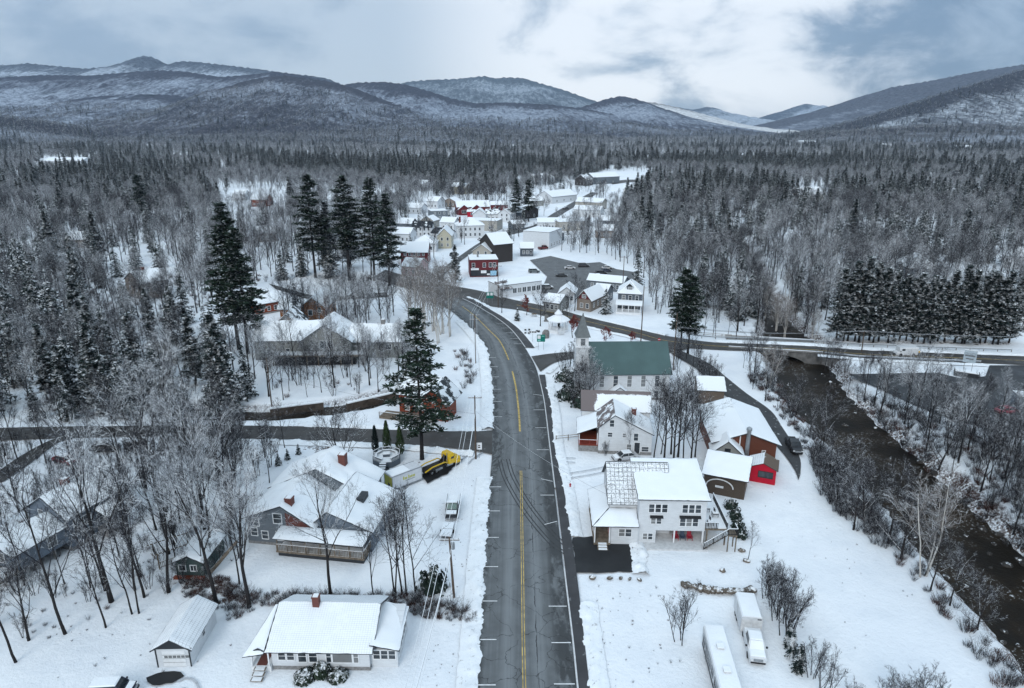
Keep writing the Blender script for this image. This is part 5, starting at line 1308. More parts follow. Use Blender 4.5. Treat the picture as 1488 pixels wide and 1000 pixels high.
# ---- grey house with porch, left of the yellow truck
p0, p1 = G(362, 788), G(458, 797)
e, w = house('large slate grey house with brick chimney and long railed porch', p0, p1, 8.5, 4.2, 'gable_y', 2.3, 'grey_siding', ov=.5, hb=3.6, ridge_at=.56, snow=.28,
  wins=[('F', .10, 2.9, .9, 1.2), ('F', .42, 3.6, 1.2, 1.5), ('F', .22, .9, .9, 1.2), ('F', .06, 1.3, .9, 1.2), ('F', .44, .9, 1.0, 1.3), ('L', .4, 1.6, 1, 1.3)], chim=[(6.4, 1.0, 3.4, 7.2, 1.0)])
bk = MB(); bk.extr([(w*.56+.4, 1.2), (w-.02, 1.2), (w-.02, 3.55), (w*.56+.4, 5.4)], 'y', -.05, -.004); bk.build('brick_panel', M['brick'], e)
walls(e, 8.2, 11, 3.9, 'gable_y', 1.9, M['blue_siding'], x0=w+.02, y0=.6, hb=3.3, ridge_at=.25, name='wing_wall'); roofs(e, 8.2, 11, 3.9, 'gable_y', 1.9, [M['dark_trim'], R_SNOW], .45, x0=w+.02, y0=.6, hb=3.3, ridge_at=.25, snow=.28)
for k in range(3): window(e, (w+8.22, 2.5+3*k, 1.3), (0,1,0), (1,0,0), 1.1, 1.2)
mb = MB(); mb.box(w+4.6, w+5.6, 5, 7.2, 3.6, 5.55); mb.build('roof_box', M['dark_trim'], e)
walls(e, 15, 7, 4.0, 'gable_y', 3.6, M['grey_siding'], x0=-.6, y0=9.2, name='rear_wall'); roofs(e, 15, 7, 4.0, 'gable_y', 3.6, [M['dark_trim'], R_SNOW], .6, x0=-.6, y0=9.2, snow=.28)
mb = MB(); mb.box(w*.54, w+8.2, -2.4, -.06, .5, .75, 0); mb.box(w*.54+.1, w+8.1, -2.3, -.1, .753, .82, 1); mb.box(w*.56, w+8, -2.2, -.2, -.6, .498, 2); mb.build('porch_floor', [M['wood'], S, M['dark_trim']], e)
for k in range(4): window(e, (w+.8+k*1.7, .4, 1.2), (1,0,0), (0,-1,0), 1.2, 1.3)
slab_roof(e, [(w*.52, -2.8, 2.85), (w+8.4, -2.8, 2.85), (w+8.4, .38, 3.25), (w*.52, -.02, 3.25)], .1, [M['dark_trim'], R_SNOW], name='porch_roof', snow=.3)
posts(e, [(w*.56+k*2.1, -2.25) for k in range(6)], .75, 3.0, M['wood']); railing(e, [(w*.55, -2.3, 0), (w+8.1, -2.3, 0), (w+8.1, 2, 0)], .75, M['wood'], 1.0)
chimney(e, 9.5, 13, 5.6, 8.2, 1.1)
stairs(e, (w+10.2, 9.2), (w+8.4, 9.2), .0, 1.2, 1.2, M['wood'])
# ---- green shed and pergola
p0, p1 = G(258, 838), G(297, 839)
e, w = house('small dark green shed with white framed windows and snowy roof behind the garage', p0, p1, 6.2, 2.3, 'gable_y', .9, 'green_wall', cat='shed', name='shed', found=False, wins=[('F', .12, 1.0, .85, .8, 2, 1), ('F', .55, 1.0, .75, .8, 2, 1)], ov=.3, snow=.25)
mb = MB(); mb.box(-.3, w+.2, -.5, -.02, -.3, .25); mb.build('skirt', M['rust'], e)
mb = MB(); mb.extr([(0, 0), (4.3, 3.0), (4.3, 3.35), (0, .45)], 'y', 0, .3, 0)
q = mb.build('ramp_rail', M['wood'], e); q.location = (w+.6, .3, 0); q.rotation_euler = (0, 0, R(50))
pg = empty('pergola', G(232, 826), R(38), 'slatted pergola beside the green shed', 'pergola')
posts(pg, [(0, 0), (4.4, 0), (0, 3), (4.4, 3)], -.4, 2.2, M['wood'], .16)
mb = MB()
for k in range(11): mb.bar((-.4+k*.5, -.5, 2.35), (-.4+k*.5, 3.6, 2.35), .10, .16, 0); mb.bar((-.4+k*.5, -.5, 2.45), (-.4+k*.5, 3.6, 2.45), .08, .05, 1)
mb.bar((-.6, 0, 2.22), (5, 0, 2.22), .12, .1); mb.bar((-.6, 3, 2.22), (5, 3, 2.22), .12, .1); mb.build('slat_roof', [M['wood'], S], pg); railing(pg, [(0, 0, 0), (4.4, 0, 0)], 0, M['wood'], .9)
# ---- white apartment house right of the road
e = empty('apartment_house', G(926, 789), 0, 'white two storey house with black capped windows, corner deck and wraparound porch', 'house')
P1 = G(1022, 791); e.rotation_euler.z = math.atan2(P1.y-e.location.y, P1.x-e.location.x); w = (P1-e.location).length; D = 9.0; H1 = 7.2
mb = MB(); mb.box(0, w, 0, D, 2.15, H1, 0); mb.add([(0,0,H1), (w,0,H1), (w,D,H1), (0,D,H1), (0,D,H1+1.5), (w,D,H1+1.5)], [(0,3,4), (1,5,2), (2,5,4,3), (0,4,5,1)], 0); mb.build('wall', M['white_siding'], e)
mb = MB(); mb.box(.02, w*.27, .02, D, -.6, 2.148, 0); mb.build('basement_wall', M['white_siding'], e)
mb = MB(); mb.box(w*.272, w-.02, 3.2, D, -.6, 2.147, 0); mb.build('basement_rear', M['stone'], e)
mb = MB(); mb.box(-.2, w+.3, -1.6, 3.18, -.5, .12, 0); mb.build('patio', M['kerb'], e)
posts(e, [(w*.55, .15), (w-.2, .15)], .12, 2.14, M['trim'], .2)
slab_roof(e, [(-.35, -.45, H1-.02), (w+.45, -.45, H1-.02), (w+.45, D+.3, H1+1.6), (-.35, D+.3, H1+1.6)], .12, [M['dark_trim'], R_SNOW], snow=.18)
for x0_, z_ in ((1.35, 5.1), (6.05, 5.1)):
    for k in range(3): window(e, (x0_+k*.92, 0, z_), (1,0,0), (0,-1,0), .72, 1.25)
for k in range(2): window(e, (1.75+k*.8, 0, 3.25), (1,0,0), (0,-1,0), .62, .85)
for k in range(3): window(e, (5.85+k*.9, 0, 2.95), (1,0,0), (0,-1,0), .72, 1.2)
for a, b, z_ in ((1.55, 3.4, 4.3), (5.7, 8.7, 4.35)):
    mb = MB(); mb.extr([(-.42, z_), (-.004, z_+.28), (-.004, z_)], 'x', a, b, 0); mb.build('awning', M['black'], e)
for k in range(2): window(e, (.75+k*.75, .02, .65), (1,0,0), (0,-1,0), .58, .95)
# tall old gable behind, ridge along x
mb = MB(); X0, X1, Y0, Y1 = -3.9, 5.0, 2.4, 11.2
mb.add([(X0,Y0,-.6), (X1,Y0,-.6), (X1,Y1,-.6), (X0,Y1,-.6), (X0,Y0,5.4), (X1,Y0,5.4), (X1,Y1,5.4), (X0,Y1,5.4), (X0,(Y0+Y1)/2,9.3), (X1,(Y0+Y1)/2,9.3)], [(0,1,5,4), (1,2,6,9,5), (2,3,7,6), (3,0,4,8,7)]); mb.build('old_wall', M['white_siding'], e)
ym = (Y0+Y1)/2; k_ = 3.9/(ym-Y0)
slab_roof(e, [(X0-.4, Y0-.5, 5.42-k_*.5), (-.4, Y0-.5, 5.42-k_*.5), (X1, ym, 9.32), (X0-.4, ym, 9.32)] if 0 else [(X0-.4, Y0-.5, 5.42-k_*.5), (X1, Y0-.5, 5.42-k_*.5), (X1, ym, 9.32), (X0-.4, ym, 9.32)], .12, [M['dark_trim'], R_GRID], name='roof', snow=.06)
slab_roof(e, [(X0-.4, ym+.002, 9.32), (X1, ym+.002, 9.32), (X1, Y1+.5, 5.42-k_*.5), (X0-.4, Y1+.5, 5.42-k_*.5)], .12, [M['dark_trim'], R_GRID], name='roof', snow=.06)
window(e, (X0, ym+.5, 6.2), (0,-1,0), (-1,0,0), .8, 1.2); window(e, (X0, ym+2.2, 3.3), (0,-1,0), (-1,0,0), .8, 1.2)
# wraparound porch wing on the left
walls(e, 3.9, 3.2, 3.1, 'box', 0, M['white_siding'], x0=-3.92, y0=-.4, z0=-.4, name='wing_wall')
slab_roof(e, [(-6.6, -1.0, 3.12), (-.02, -1.0, 3.12), (-.02, 2.36, 4.2), (-3.95, 2.36, 4.2)], .1, [M['dark_trim'], R_SNOW], name='porch_roof')
slab_roof(e, [(-6.6, -1.0, 3.12), (-3.95, 2.36, 4.2), (-3.95, 9.4, 4.2), (-6.6, 9.4, 3.12)], .1, [M['dark_trim'], R_SNOW], name='porch_roof')
for k in range(2): window(e, (-2.75+k*.95, -.4, 1.35), (1,0,0), (0,-1,0), .78, 1.15)
mb = MB(); mb.box(-6.3, -3.94, -.7, 9.2, -.5, .35); mb.build('porch_floor', M['wood'], e)
stairs(e, (-5.1, -2.0), (-5.1, -.7), -.1, .35, 1.5, M['wood'], 3)
posts(e, [(-6.2, -.6), (-4.1, -.6), (-6.2, 2.4), (-6.2, 5.4), (-6.2, 8.6)], .35, 3.1, M['trim'], .16); railing(e, [(-6.22, 9.0, 0), (-6.22, -.6, 0)], .35, M['wood'])
door(e, (-3.93, 2.2, .36), (0,-1,0), (-1,0,0), mat=M['bright_red'])
# deck with stair on the right
mb = MB(); mb.box(w+.02, w+3.2, 0, 8.5, 2.3, 2.5, 0); mb.box(w+.1, w+3.1, .1, 8.4, 2.503, 2.66, 1); mb.build('deck', [M['wood'], S], e)
posts(e, [(w+3.0, .2), (w+3.0, 4), (w+3.0, 8.2), (w+.4, .2)], -.4, 2.3, M['wood'], .18); railing(e, [(w+.05, .05, 0), (w+1.9, .05, 0)], 2.5, M['black']); railing(e, [(w+3.15, .05, 0), (w+3.15, 8.4, 0)], 2.5, M['black'])
stairs(e, (w-.3, -.8), (w+3.0, -.8), .1, 2.5, 1.3, M['wood'], 12); railing(e, [(w-.3, -1.45, .1), (w+3.0, -1.45, 2.5)], 0, M['black'], 1.0); railing(e, [(w+2.9, -1.45, 0), (w+4.2, -1.45, 0), (w+4.2, .05, 0)], 2.5, M['black'])
mb = MB(); mb.box(w+2.9, w+4.2, -1.5, .0, 2.32, 2.5, 0); mb.build('landing', M['wood'], e); posts(e, [(w+4.1, -1.4), (w+4.1, -.1), (w+3.0, -1.4)], -.4, 2.32, M['wood'], .14)
APT = e
# ---- white farmhouse
p0, p1 = G(869, 657), G(946, 660)
e, w = house('white farmhouse with lopsided snowy gable, red railed porch and patch of bare brown roof', p0, p1, 7.5, 5.0, 'gable_y', 2.4, hb=3.9, ridge_at=.29, ov=.3,
  wins=[('F', .20, 5.2, .75, 1.3), ('F', .17, 3.2, .8, .8), ('F', .45, 3.2, .55, .75), ('F', .66, 2.6, .75, 1.4), ('F', .54, .5, .75, 1.3), ('F', .82, .5, 1.2, .9), ('R', .4, 1.5, .8, 1.3)], doors=[('F', .68, .1)], chim=[(6.6, 4.8, 4.5, 6.8, .8)], roof=R_HALF, roof2=R_SNOW)
walls(e, 13.0, 6.5, 5.2, 'gable_x', 2.6, M['white_siding'], x0=-3.0, y0=7.52, name='rear_wall'); roofs(e, 13.0, 6.5, 5.2, 'gable_x', 2.6, [M['dark_trim'], R_BARE2], .3, x0=-3.0, y0=7.52, snow=.05)
mb = MB(); mb.box(-3.6, -.02, .6, 7.5, -.5, .9, 0); mb.box(-3.5, -.1, .7, 7.4, .9, 1.1, 1); mb.build('porch_floor', [M['stone'], M['rust']], e)
slab_roof(e, [(-4.0, .2, 3.3), (-.02, .2, 4.9), (-.02, 7.7, 4.9), (-4.0, 7.7, 3.3)], .1, [M['dark_trim'], R_SNOW], name='porch_roof')
posts(e, [(-3.5, .7), (-3.5, 4), (-3.5, 7.2), (-.2, .7)], 1.1, 3.5, M['trim']); railing(e, [(-.1, .65, 0), (-3.55, .65, 0), (-3.55, 7.3, 0)], 1.1, paint('red_railing', (.24, .035, .03)), .95)
mb = MB(); mb.box(-3.3, -.3, 6.9, 7.4, 1.1, 3.2); mb.build('porch_back', M['black'], e)
# ---- church
p0, p1 = G(859, 581), G(971, 580)
e, w = house('white church with plain green metal roof, tall windows and pointed steeple', p0, p1, 11.5, 6.2, 'gable_x', 5.2, roof=R_GREEN, roof2=R_GREEN, ov=.45, cat='church', name='church', snow=.02,
  wins=[('F', .10+.178*i, 3.0, .95, 2.5, 1, 3) for i in range(5)]+[('F', .10+.178*i, .6, .9, 1.3) for i in (0, 1, 3, 4)])
tx, ty = -1.6, 5.8
mb = MB(); mb.box(tx-1.5, tx+1.5, ty-1.6, ty+1.6, -.5, 10.6); mb.build('tower', M['white_siding'], e)
mb = MB(); mb.box(tx-1.7, tx+1.7, ty-1.8, ty+1.8, 10.602, 10.85, 0); mb.build('cornice', M['trim'], e)
mb = MB(); mb.box(tx-1.25, tx+1.25, ty-1.3, ty+1.3, 10.852, 13.0, 0); mb.build('belfry', M['trim'], e)
for f in range(4):
    a = f*math.pi/2; N = Vector((math.sin(a), -math.cos(a), 0)); U = Vector((math.cos(a), math.sin(a), 0)); q = 1.3 if f % 2 == 0 else 1.25
    window(e, Vector((tx, ty, 11.1))+N*q-U*.5, U, N, 1.0, 1.5, None, 1, 5)
mb = MB(); r = 1.65; c = (tx, ty)
mb.loft([[(tx-r,ty-r,13.0),(tx+r,ty-r,13.0),(tx+r,ty+r,13.0),(tx-r,ty+r,13.0)], [(tx-r*.45,ty-r*.45,15.6),(tx+r*.45,ty-r*.45,15.6),(tx+r*.45,ty+r*.45,15.6),(tx-r*.45,ty+r*.45,15.6)], [(tx-.04,ty-.04,18.2),(tx+.04,ty-.04,18.2),(tx+.04,ty+.04,18.2),(tx-.04,ty+.04,18.2)]]); mb.build('spire', paint('grey_slate', (.14, .155, .16), .7), e)
walls(e, 3.4, 2.2, 2.4, 'gable_y', 1.2, M['white_siding'], x0=w*.24, y0=-2.2, name='porch'); roofs(e, 3.4, 1.8, 2.4, 'gable_y', 1.2, [M['dark_trim'], R_SNOW], .3, x0=w*.24, y0=-2.2)
door(e, (w*.24+1.2, -2.2, 0), (1,0,0), (0,-1,0))
# ---- barn, red shed, plank shed and their neighbours
p0, p1 = G(1036, 672), G(1125, 676)
e, w = house('big brown barn with snow covered gable roof and metal flue', p0, p1, 15.5, 4.2, 'gable_y', 1.9, 'barn', ov=.7, cat='barn', name='barn', found=False, wins=[('F', .78, 2.2, .5, .5, 1, 1)])
mb = MB(); mb.tube([(w*.52, -.5, 0), (w*.52, -.5, 6.8)], .38, 10); mb.lathe([(.5, 6.8), (.5, 7.1), (.15, 7.4)], 10, c=(w*.52, -.5, 0)); mb.build('flue', M['steel'], e)
mb = MB(); mb.tube([(w*.40, -.15, 0), (w*.40, -.15, 5.4)], .10, 6); mb.build('vent_pipe', M['trim'], e)
p0, p1 = G(1087, 697), G(1126, 704)
e, w = house('bright red shed with two window panes and half bare shingle roof', p0, p1, 3.9, 2.5, 'gable_y', .95, 'bright_red', R_MOST, cat='shed', name='shed', found=False, ov=.25, roof2=roof_snow('roof_brown_shingle', (.13, .10, .08), .26), snow=.05, trim='dark_trim', wins=[('F', .36, .95, 1.0, 1.0, 1, 1), ('F', .64, .95, 1.0, 1.0, 1, 1)])
p0, p1 = G(1021, 713), G(1081, 725)
e, w = house('open plank shed with shed roof and an arched pale sign board', p0, p1, 5.0, 3.3, 'shed', 1.5, 'plank', cat='shed', name='shed', found=False, ov=.45)
mb = MB(); aa = [(2.0+3.4*math.cos(math.pi*(1-k/12))*.62+.6, .9+1.35*math.sin(math.pi*k/12)) for k in range(13)]
for a, b in zip(aa, aa[1:]): mb.bar((a[0], -.25, a[1]+.5), (b[0], -.25, b[1]+.5), .08, .18, 0)
mb.box(1.9, 3.2, -.2, -.12, 1.2, 1.55, 0); mb.build('sign_board', M['kerb'], e)
p0, p1 = G(1033, 680), G(1076, 684)
house('small gabled outbuilding with white roof between the barn and the plank shed', p0, p1, 3.5, 3.1, 'gable_y', 2.2, 'pale_siding', ov=.4, cat='shed', name='shed', found=False, trim='dark_trim', wins=[('F', .42, 3.3, .8, .6, 1, 1)])
p0, p1 = G(1014, 586), G(1051, 588)
house('weathered grey shed beside the dark lane by the river', p0, p1, 7.5, 3.2, 'gable_x', 1.6, 'plank', cat='shed', name='shed', found=False)
# ---- rambling grey lodge above the brook
p0, p1 = G(372, 522), G(470, 521)
e, w = house('rambling pale grey lodge with many snowy gables above the brook', p0, p1, 11, 5.2, 'gable_x', 3.2, 'pale_siding', name='lodge', cat='lodge', ov=.6, wins=auto(3, 1, z=1.4)+[('L', .5, 1.5, 1, 1.3)], z=0, snow=.3)
walls(e, 12.5, 9, 5.4, 'gable_y', 4.2, M['pale_siding'], x0=w*.72, y0=-2.2, name='gable_wall'); roofs(e, 12.5, 12, 5.4, 'gable_y', 4.2, [M['dark_trim'], R_SNOW], .6, x0=w*.72, y0=-2.2, snow=.3)
window(e, (w*.72+4.8, -2.2, 3.4), (1,0,0), (0,-1,0), 1.5, 2.0, None, 1, 1); window(e, (w*.72+6.6, -2.2, 3.4), (1,0,0), (0,-1,0), 1.5, 2.0, None, 1, 1)
walls(e, 13, 8, 4.6, 'gable_x', 3, M['pale_siding'], x0=w*.72+12.52, y0=.4, name='wing_wall'); roofs(e, 13, 8, 4.6, 'gable_x', 3, [M['dark_trim'], R_SNOW], .6, x0=w*.72+12, y0=.4, snow=.3)
window(e, (w*.72+21, .4, 2.2), (1,0,0), (0,-1,0), 1.4, 1.4); chimney(e, w*.72+20, 4.6, 6.6, 9, 1.1, M['stone'])
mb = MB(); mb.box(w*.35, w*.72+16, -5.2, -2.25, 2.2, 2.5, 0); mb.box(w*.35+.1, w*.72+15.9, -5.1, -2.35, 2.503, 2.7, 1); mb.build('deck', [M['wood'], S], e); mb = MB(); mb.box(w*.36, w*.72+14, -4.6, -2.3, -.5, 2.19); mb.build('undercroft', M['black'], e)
posts(e, [(w*.35+2.8*k, -5.0) for k in range(9)], -.5, 2.2, M['wood'], .25); railing(e, [(w*.35, -5.1, 0), (w*.72+15.9, -5.1, 0)], 2.5, M['wood'])
walls(e, 6.5, 6, 6.6, 'gable_y', 3.0, M['tan'], x0=3.0, y0=9.0, name='rear_wall'); roofs(e, 6.5, 8, 6.6, 'gable_y', 3.0, [M['dark_trim'], R_DK], .5, x0=3, y0=8.5, snow=.15)
p0, p1 = G(440, 470), G(474, 470)
e, w = house('orange brown wooden house with tall brick chimney behind the lodge', p0, p1, 13, 5.2, 'gable_y', 2.8, 'orange', ov=.6, wins=[('F', .28, 2.6, 1.2, 1.6, 1, 1), ('F', .7, 3.6, .9, 1.3)], chim=[(7.9, -.5, 0, 8.6, 1.2)], snow=.3)
walls(e, 8, 5.5, 3.6, 'gable_x', 1.9, M['orange'], x0=-8.02, y0=4, name='wing_wall'); roofs(e, 8, 5.5, 3.6, 'gable_x', 1.9, [M['dark_trim'], R_SNOW], .5, x0=-8.3, y0=4)
house('rust brown low house half hidden by the broad white pine', G(374, 458), G(408, 452), 8, 3.4, 'gable_x', 2, 'rust', wins=auto(3, 1))
house('brown house in the left woods with a clean white roof', G(208, 437), G(246, 430), 12, 6.0, 'gable_x', 3.2, 'tan', wins=auto(3, 1, z=2.8)+auto(2, 1, 'L', 2.8), chim=[(4, 6, 8, 10.4, 1)])
house('low grey building with a long white roof left of the lodge', G(258, 530), G(330, 502), 9, 3.6, 'gable_x', 2.4, 'pale_siding', wins=auto(4, 1))
p0, p1 = G(581, 600), G(630, 606)
e, w = house('rust red shop with a white star on its gable beside the brook', p0, p1, 9, 4.4, 'gable_x', 2.6, 'rust', name='shop', cat='shop', wins=auto(3, 1)+[('R', .2, 1, 1, 1.2)])
walls(e, 6.2, 5.0, 3.8, 'gable_y', 2.8, M['rust'], x0=w-2.6, y0=-1.2, name='gable_wall'); roofs(e, 6.2, 7, 3.8, 'gable_y', 2.8, [M['dark_trim'], R_DK], .5, x0=w-2.6, y0=-1.2)
mb = MB(); st = [(w+.6+(.62 if k % 2 == 0 else .26)*math.sin(k*math.pi/5), 4.0+(.62 if k % 2 == 0 else .26)*math.cos(k*math.pi/5)) for k in range(10)]
mb.extr(st[::-1], 'y', -1.27, -1.205); mb.build('star', M['trim'], e)
mb = MB(); mb.box(-3, w-2.7, -3.5, -.1, -.4, .3, 0); mb.build('deck', M['wood'], e); railing(e, [(-3, -3.4, 0), (w-2.8, -3.4, 0)], .3, M['wood'])
# ---- village
V = 'village buildings'
def vh(label, u0, v0, u1, v1, d, h, kind, rise, mat, roof=None, fl=1, nw=3, sides='FR', chim=(), cat='house', **k):
    p0, p1 = G(u0, v0), G(u1, v1); w = (p1-p0).length; wins = []
    for s in sides: wins += auto(nw if s in 'FB' else max(1, int(d/3.5)), fl, s, 1.0, min(2.9, h/max(fl, 1)), .95, 1.45)
    return house(label, p0, p1, d, h, kind, rise, mat, roof, wins, chim=chim, cat=cat, found=False, name={'shop': 'shop', 'house': 'house', 'hotel': 'inn', 'motel': 'motel'}.get(cat, 'building'), **k)
e, w = vh('dark red flat roofed two storey shop building with white shop front', 683, 402, 724, 401, 11, 6.6, 'flat', 0, 'red', nw=0, sides='', cat='shop')
for i in range(4): window(e, (w*(.08, .46, .68, .82)[i], 0, 3.7), (1,0,0), (0,-1,0), 1.1, 1.7)
mb = MB(); mb.box(.2, w-.2, -.15, -.004, .2, 2.5, 0); mb.build('shop_front', M['dark_trim'], e)
mb = MB(); mb.box(.4, 3.6, -.3, -.152, 2.6, 3.4, 0); mb.box(4.4, 6.6, -.3, -.152, 1.3, 2.4, 0); mb.box(6.8, 8.0, -.25, -.152, .5, 1.1, 0); mb.build('shop_sign', M['trim'], e)
mb = MB(); mb.box(8.2, 10.6, -.3, -.152, .3, 2.2, 0); mb.build('shop_window', paint('pale_blue_panel', (.25, .45, .60)), e); mb = MB(); mb.box(3.2, 3.9, 5, 5.8, 6.6, 8.2); mb.build('chimney', M['stone'], e)
vh('beige gabled cottage behind the dark red shop building', 687, 381, 713, 382, 9, 5, 'gable_y', 2.9, 'beige', fl=2, nw=2)
vh('black three storey building with white roof and open balconies', 718, 382, 745, 379, 13, 8, 'gable_x', 4, 'dark', fl=3, nw=3, sides='R')
vh('brown shingled wing between the beige cottage and the black building', 706, 378, 726, 380, 8, 4.6, 'gable_x', 2.2, 'tan', R_HALF)
vh('white box shaped hall with a flat snowy roof beside the lot entrance', 760, 359, 798, 362, 17, 8, 'flat', 0, 'white_siding', nw=0, sides='R', cat='building')
vh('low pale shop with gabled roof right of the black building', 756, 372, 775, 372, 8, 3.6, 'gable_x', 2, 'slate')
vh('cream yellow gabled house on the village street', 636, 361, 656, 361, 13, 6.2, 'gable_y', 3.4, 'cream', fl=2, nw=2)
vh('white inn with hip roof and long veranda in the village', 664, 346, 704, 345, 11, 6.5, 'hip', 3.2, 'white_siding', fl=2, nw=5, cat='hotel', chim=[(2, 3, 6, 11, 1)])
vh('long beige flat roofed building behind the inn', 672, 334, 722, 336, 12, 5.6, 'flat', 0, 'beige', nw=4, cat='building')
e, w = vh('dark red lodge style shop with three snowy gables', 664, 312, 712, 311, 14, 5, 'gable_x', 3.5, 'red', nw=5, cat='shop')
for x_ in (1.0, w*.42): walls(e, 7.5, 4, 3.8, 'gable_y', 2.8, M['red'], x0=x_, y0=-3, name='gable_wall'); roofs(e, 7.5, 7, 3.8, 'gable_y', 2.8, [M['dark_trim'], R_SNOW], .5, x0=x_, y0=-3); window(e, (x_+2.2, -3, 1.2), (1,0,0), (0,-1,0), 3, 2, None, 3, 1)
vh('bright red stall in front of the red lodge style shop', 679, 315, 690, 315, 4, 3.2, 'shed', .8, 'bright_red', nw=1, cat='shop')
vh('red shop annex with long white roof by the two tall pines', 713, 306, 738, 306, 8, 4, 'gable_x', 2, 'red', nw=3, cat='shop')
vh('white gabled house in front of the red shops', 687, 322, 706, 322, 9, 4.6, 'gable_y', 3, 'white_siding', nw=2)
vh('white house with solar dark roof beside the white gabled house', 706, 321, 726, 321, 8, 4.4, 'gable_x', 2.4, 'white_siding', R_DK, nw=3)
vh('narrow white gabled house behind the village parking', 724, 322, 741, 323, 10, 5, 'gable_y', 2.8, 'white_siding', nw=2, fl=2)
vh('slate coloured gabled house under the two tall pines', 742, 320, 758, 320, 9, 5, 'gable_x', 3, 'slate', R_DK, nw=2)
vh('dark timber house behind the two tall pines', 762, 318, 782, 316, 9, 5.5, 'gable_y', 2.6, 'dark', nw=2)
vh('white house with a black roof at the left of the village', 600, 345, 628, 345, 9, 5.4, 'gable_x', 2.6, 'white_siding', R_BLACK, fl=2, nw=4)
vh('low house with a dark roof between the black roofed and the yellow houses', 627, 348, 650, 350, 8, 3.6, 'gable_x', 2.2, 'white_siding', R_BLACK)
vh('white house with broad pyramid roof left of the yellow house', 601, 366, 634, 366, 12, 4, 'hip', 3.4, 'white_siding', nw=3)
e, w = vh('dark red and white half timbered shop with steep snowy roof', 583, 383, 622, 383, 10, 5, 'gable_x', 3.6, 'red', fl=2, nw=5, cat='shop')
vh('pale pink cottage with snowy roof below the half timbered shop', 584, 400, 607, 402, 9, 3.8, 'gable_x', 2.6, paint('pale_pink', (.50, .36, .38)), nw=2)
e, w = vh('white corner shop with flat roof and wide display windows', 727, 433, 787, 425, 9, 4.2, 'flat', 0, 'white_siding', nw=0, sides='', cat='shop')
for k in range(6): window(e, (w*(.30+.115*k), 0, 1.1), (1,0,0), (0,-1,0), w*.085, 1.7, None, 2, 1)
slab_roof(e, [(-.3, -.8, 3.0), (w*.27, -.8, 3.0), (w*.27, 4, 4.9), (-.3, 4, 4.9)], .1, [M['dark_trim'], R_HALF], name='front_roof')
e, w = vh('slate blue house with snowy hip roof, dormer and white front porch', 897, 452, 931, 454, 10, 6.0, 'hip', 3.4, 'slate', fl=2, nw=3)
slab_roof(e, [(-.5, -3.6, 2.9), (w+.5, -3.6, 2.9), (w+.5, -.02, 3.7), (-.5, -.02, 3.7)], .1, [M['trim'], R_SNOW], name='porch_roof'); mb = MB(); mb.box(-.2, w+.2, -3.3, -.02, -.3, .5); mb.build('porch_floor', M['trim'], e); posts(e, [(k*w/4, -3.1) for k in range(5)], .5, 2.9, M['trim'], .22); railing(e, [(0, -3.15, 0), (w, -3.15, 0)], .5, M['trim'])
mb = MB(); mb.box(w*.36, w*.58, .8, 4, 6.4, 8.2, 0); mb.build('dormer', M['slate'], e); roofs(e, w*.22, 3.4, 8.2, 'gable_y', .8, [M['dark_trim'], R_SNOW], .25, x0=w*.36, y0=.8); window(e, (w*.42, .8, 7.0), (1,0,0), (0,-1,0), 1.2, .9)
e, w = vh('brown bungalow with red gable front beside the street', 838, 450, 858, 453, 11, 3.8, 'gable_y', 2.8, 'tan', nw=2)
mb = MB(); mb.extr([(.3, 3.9), (w/2, 6.3), (w-.3, 3.9)], 'y', -.07, -.005); mb.build('gable_face', M['red'], e); window(e, (w*.38, -.08, 4.3), (1,0,0), (0,-1,0), 1.3, 1.1)
vh('grey shed roofed annex behind the brown bungalow', 862, 440, 880, 442, 8, 3.8, 'gable_x', 2.0, 'grey_siding')
vh('long low building with white roof beside the village parking lot', 853, 420, 905, 425, 7, 3.4, 'gable_x', 1.6, 'grey_siding', nw=6)
vh('grey flat topped house left of the beige building', 627, 321, 651, 320, 10, 6, 'flat', 0, 'grey_siding', nw=3, fl=2)
vh('long white motel with shallow snowy roof', 781, 334, 812, 334, 11, 4.2, 'gable_x', 2, 'white_siding', nw=6, cat='motel')
vh('pale flat roofed hall behind the motel trees', 813, 336, 850, 334, 14, 5, 'flat', 0, 'beige', nw=4, cat='building')
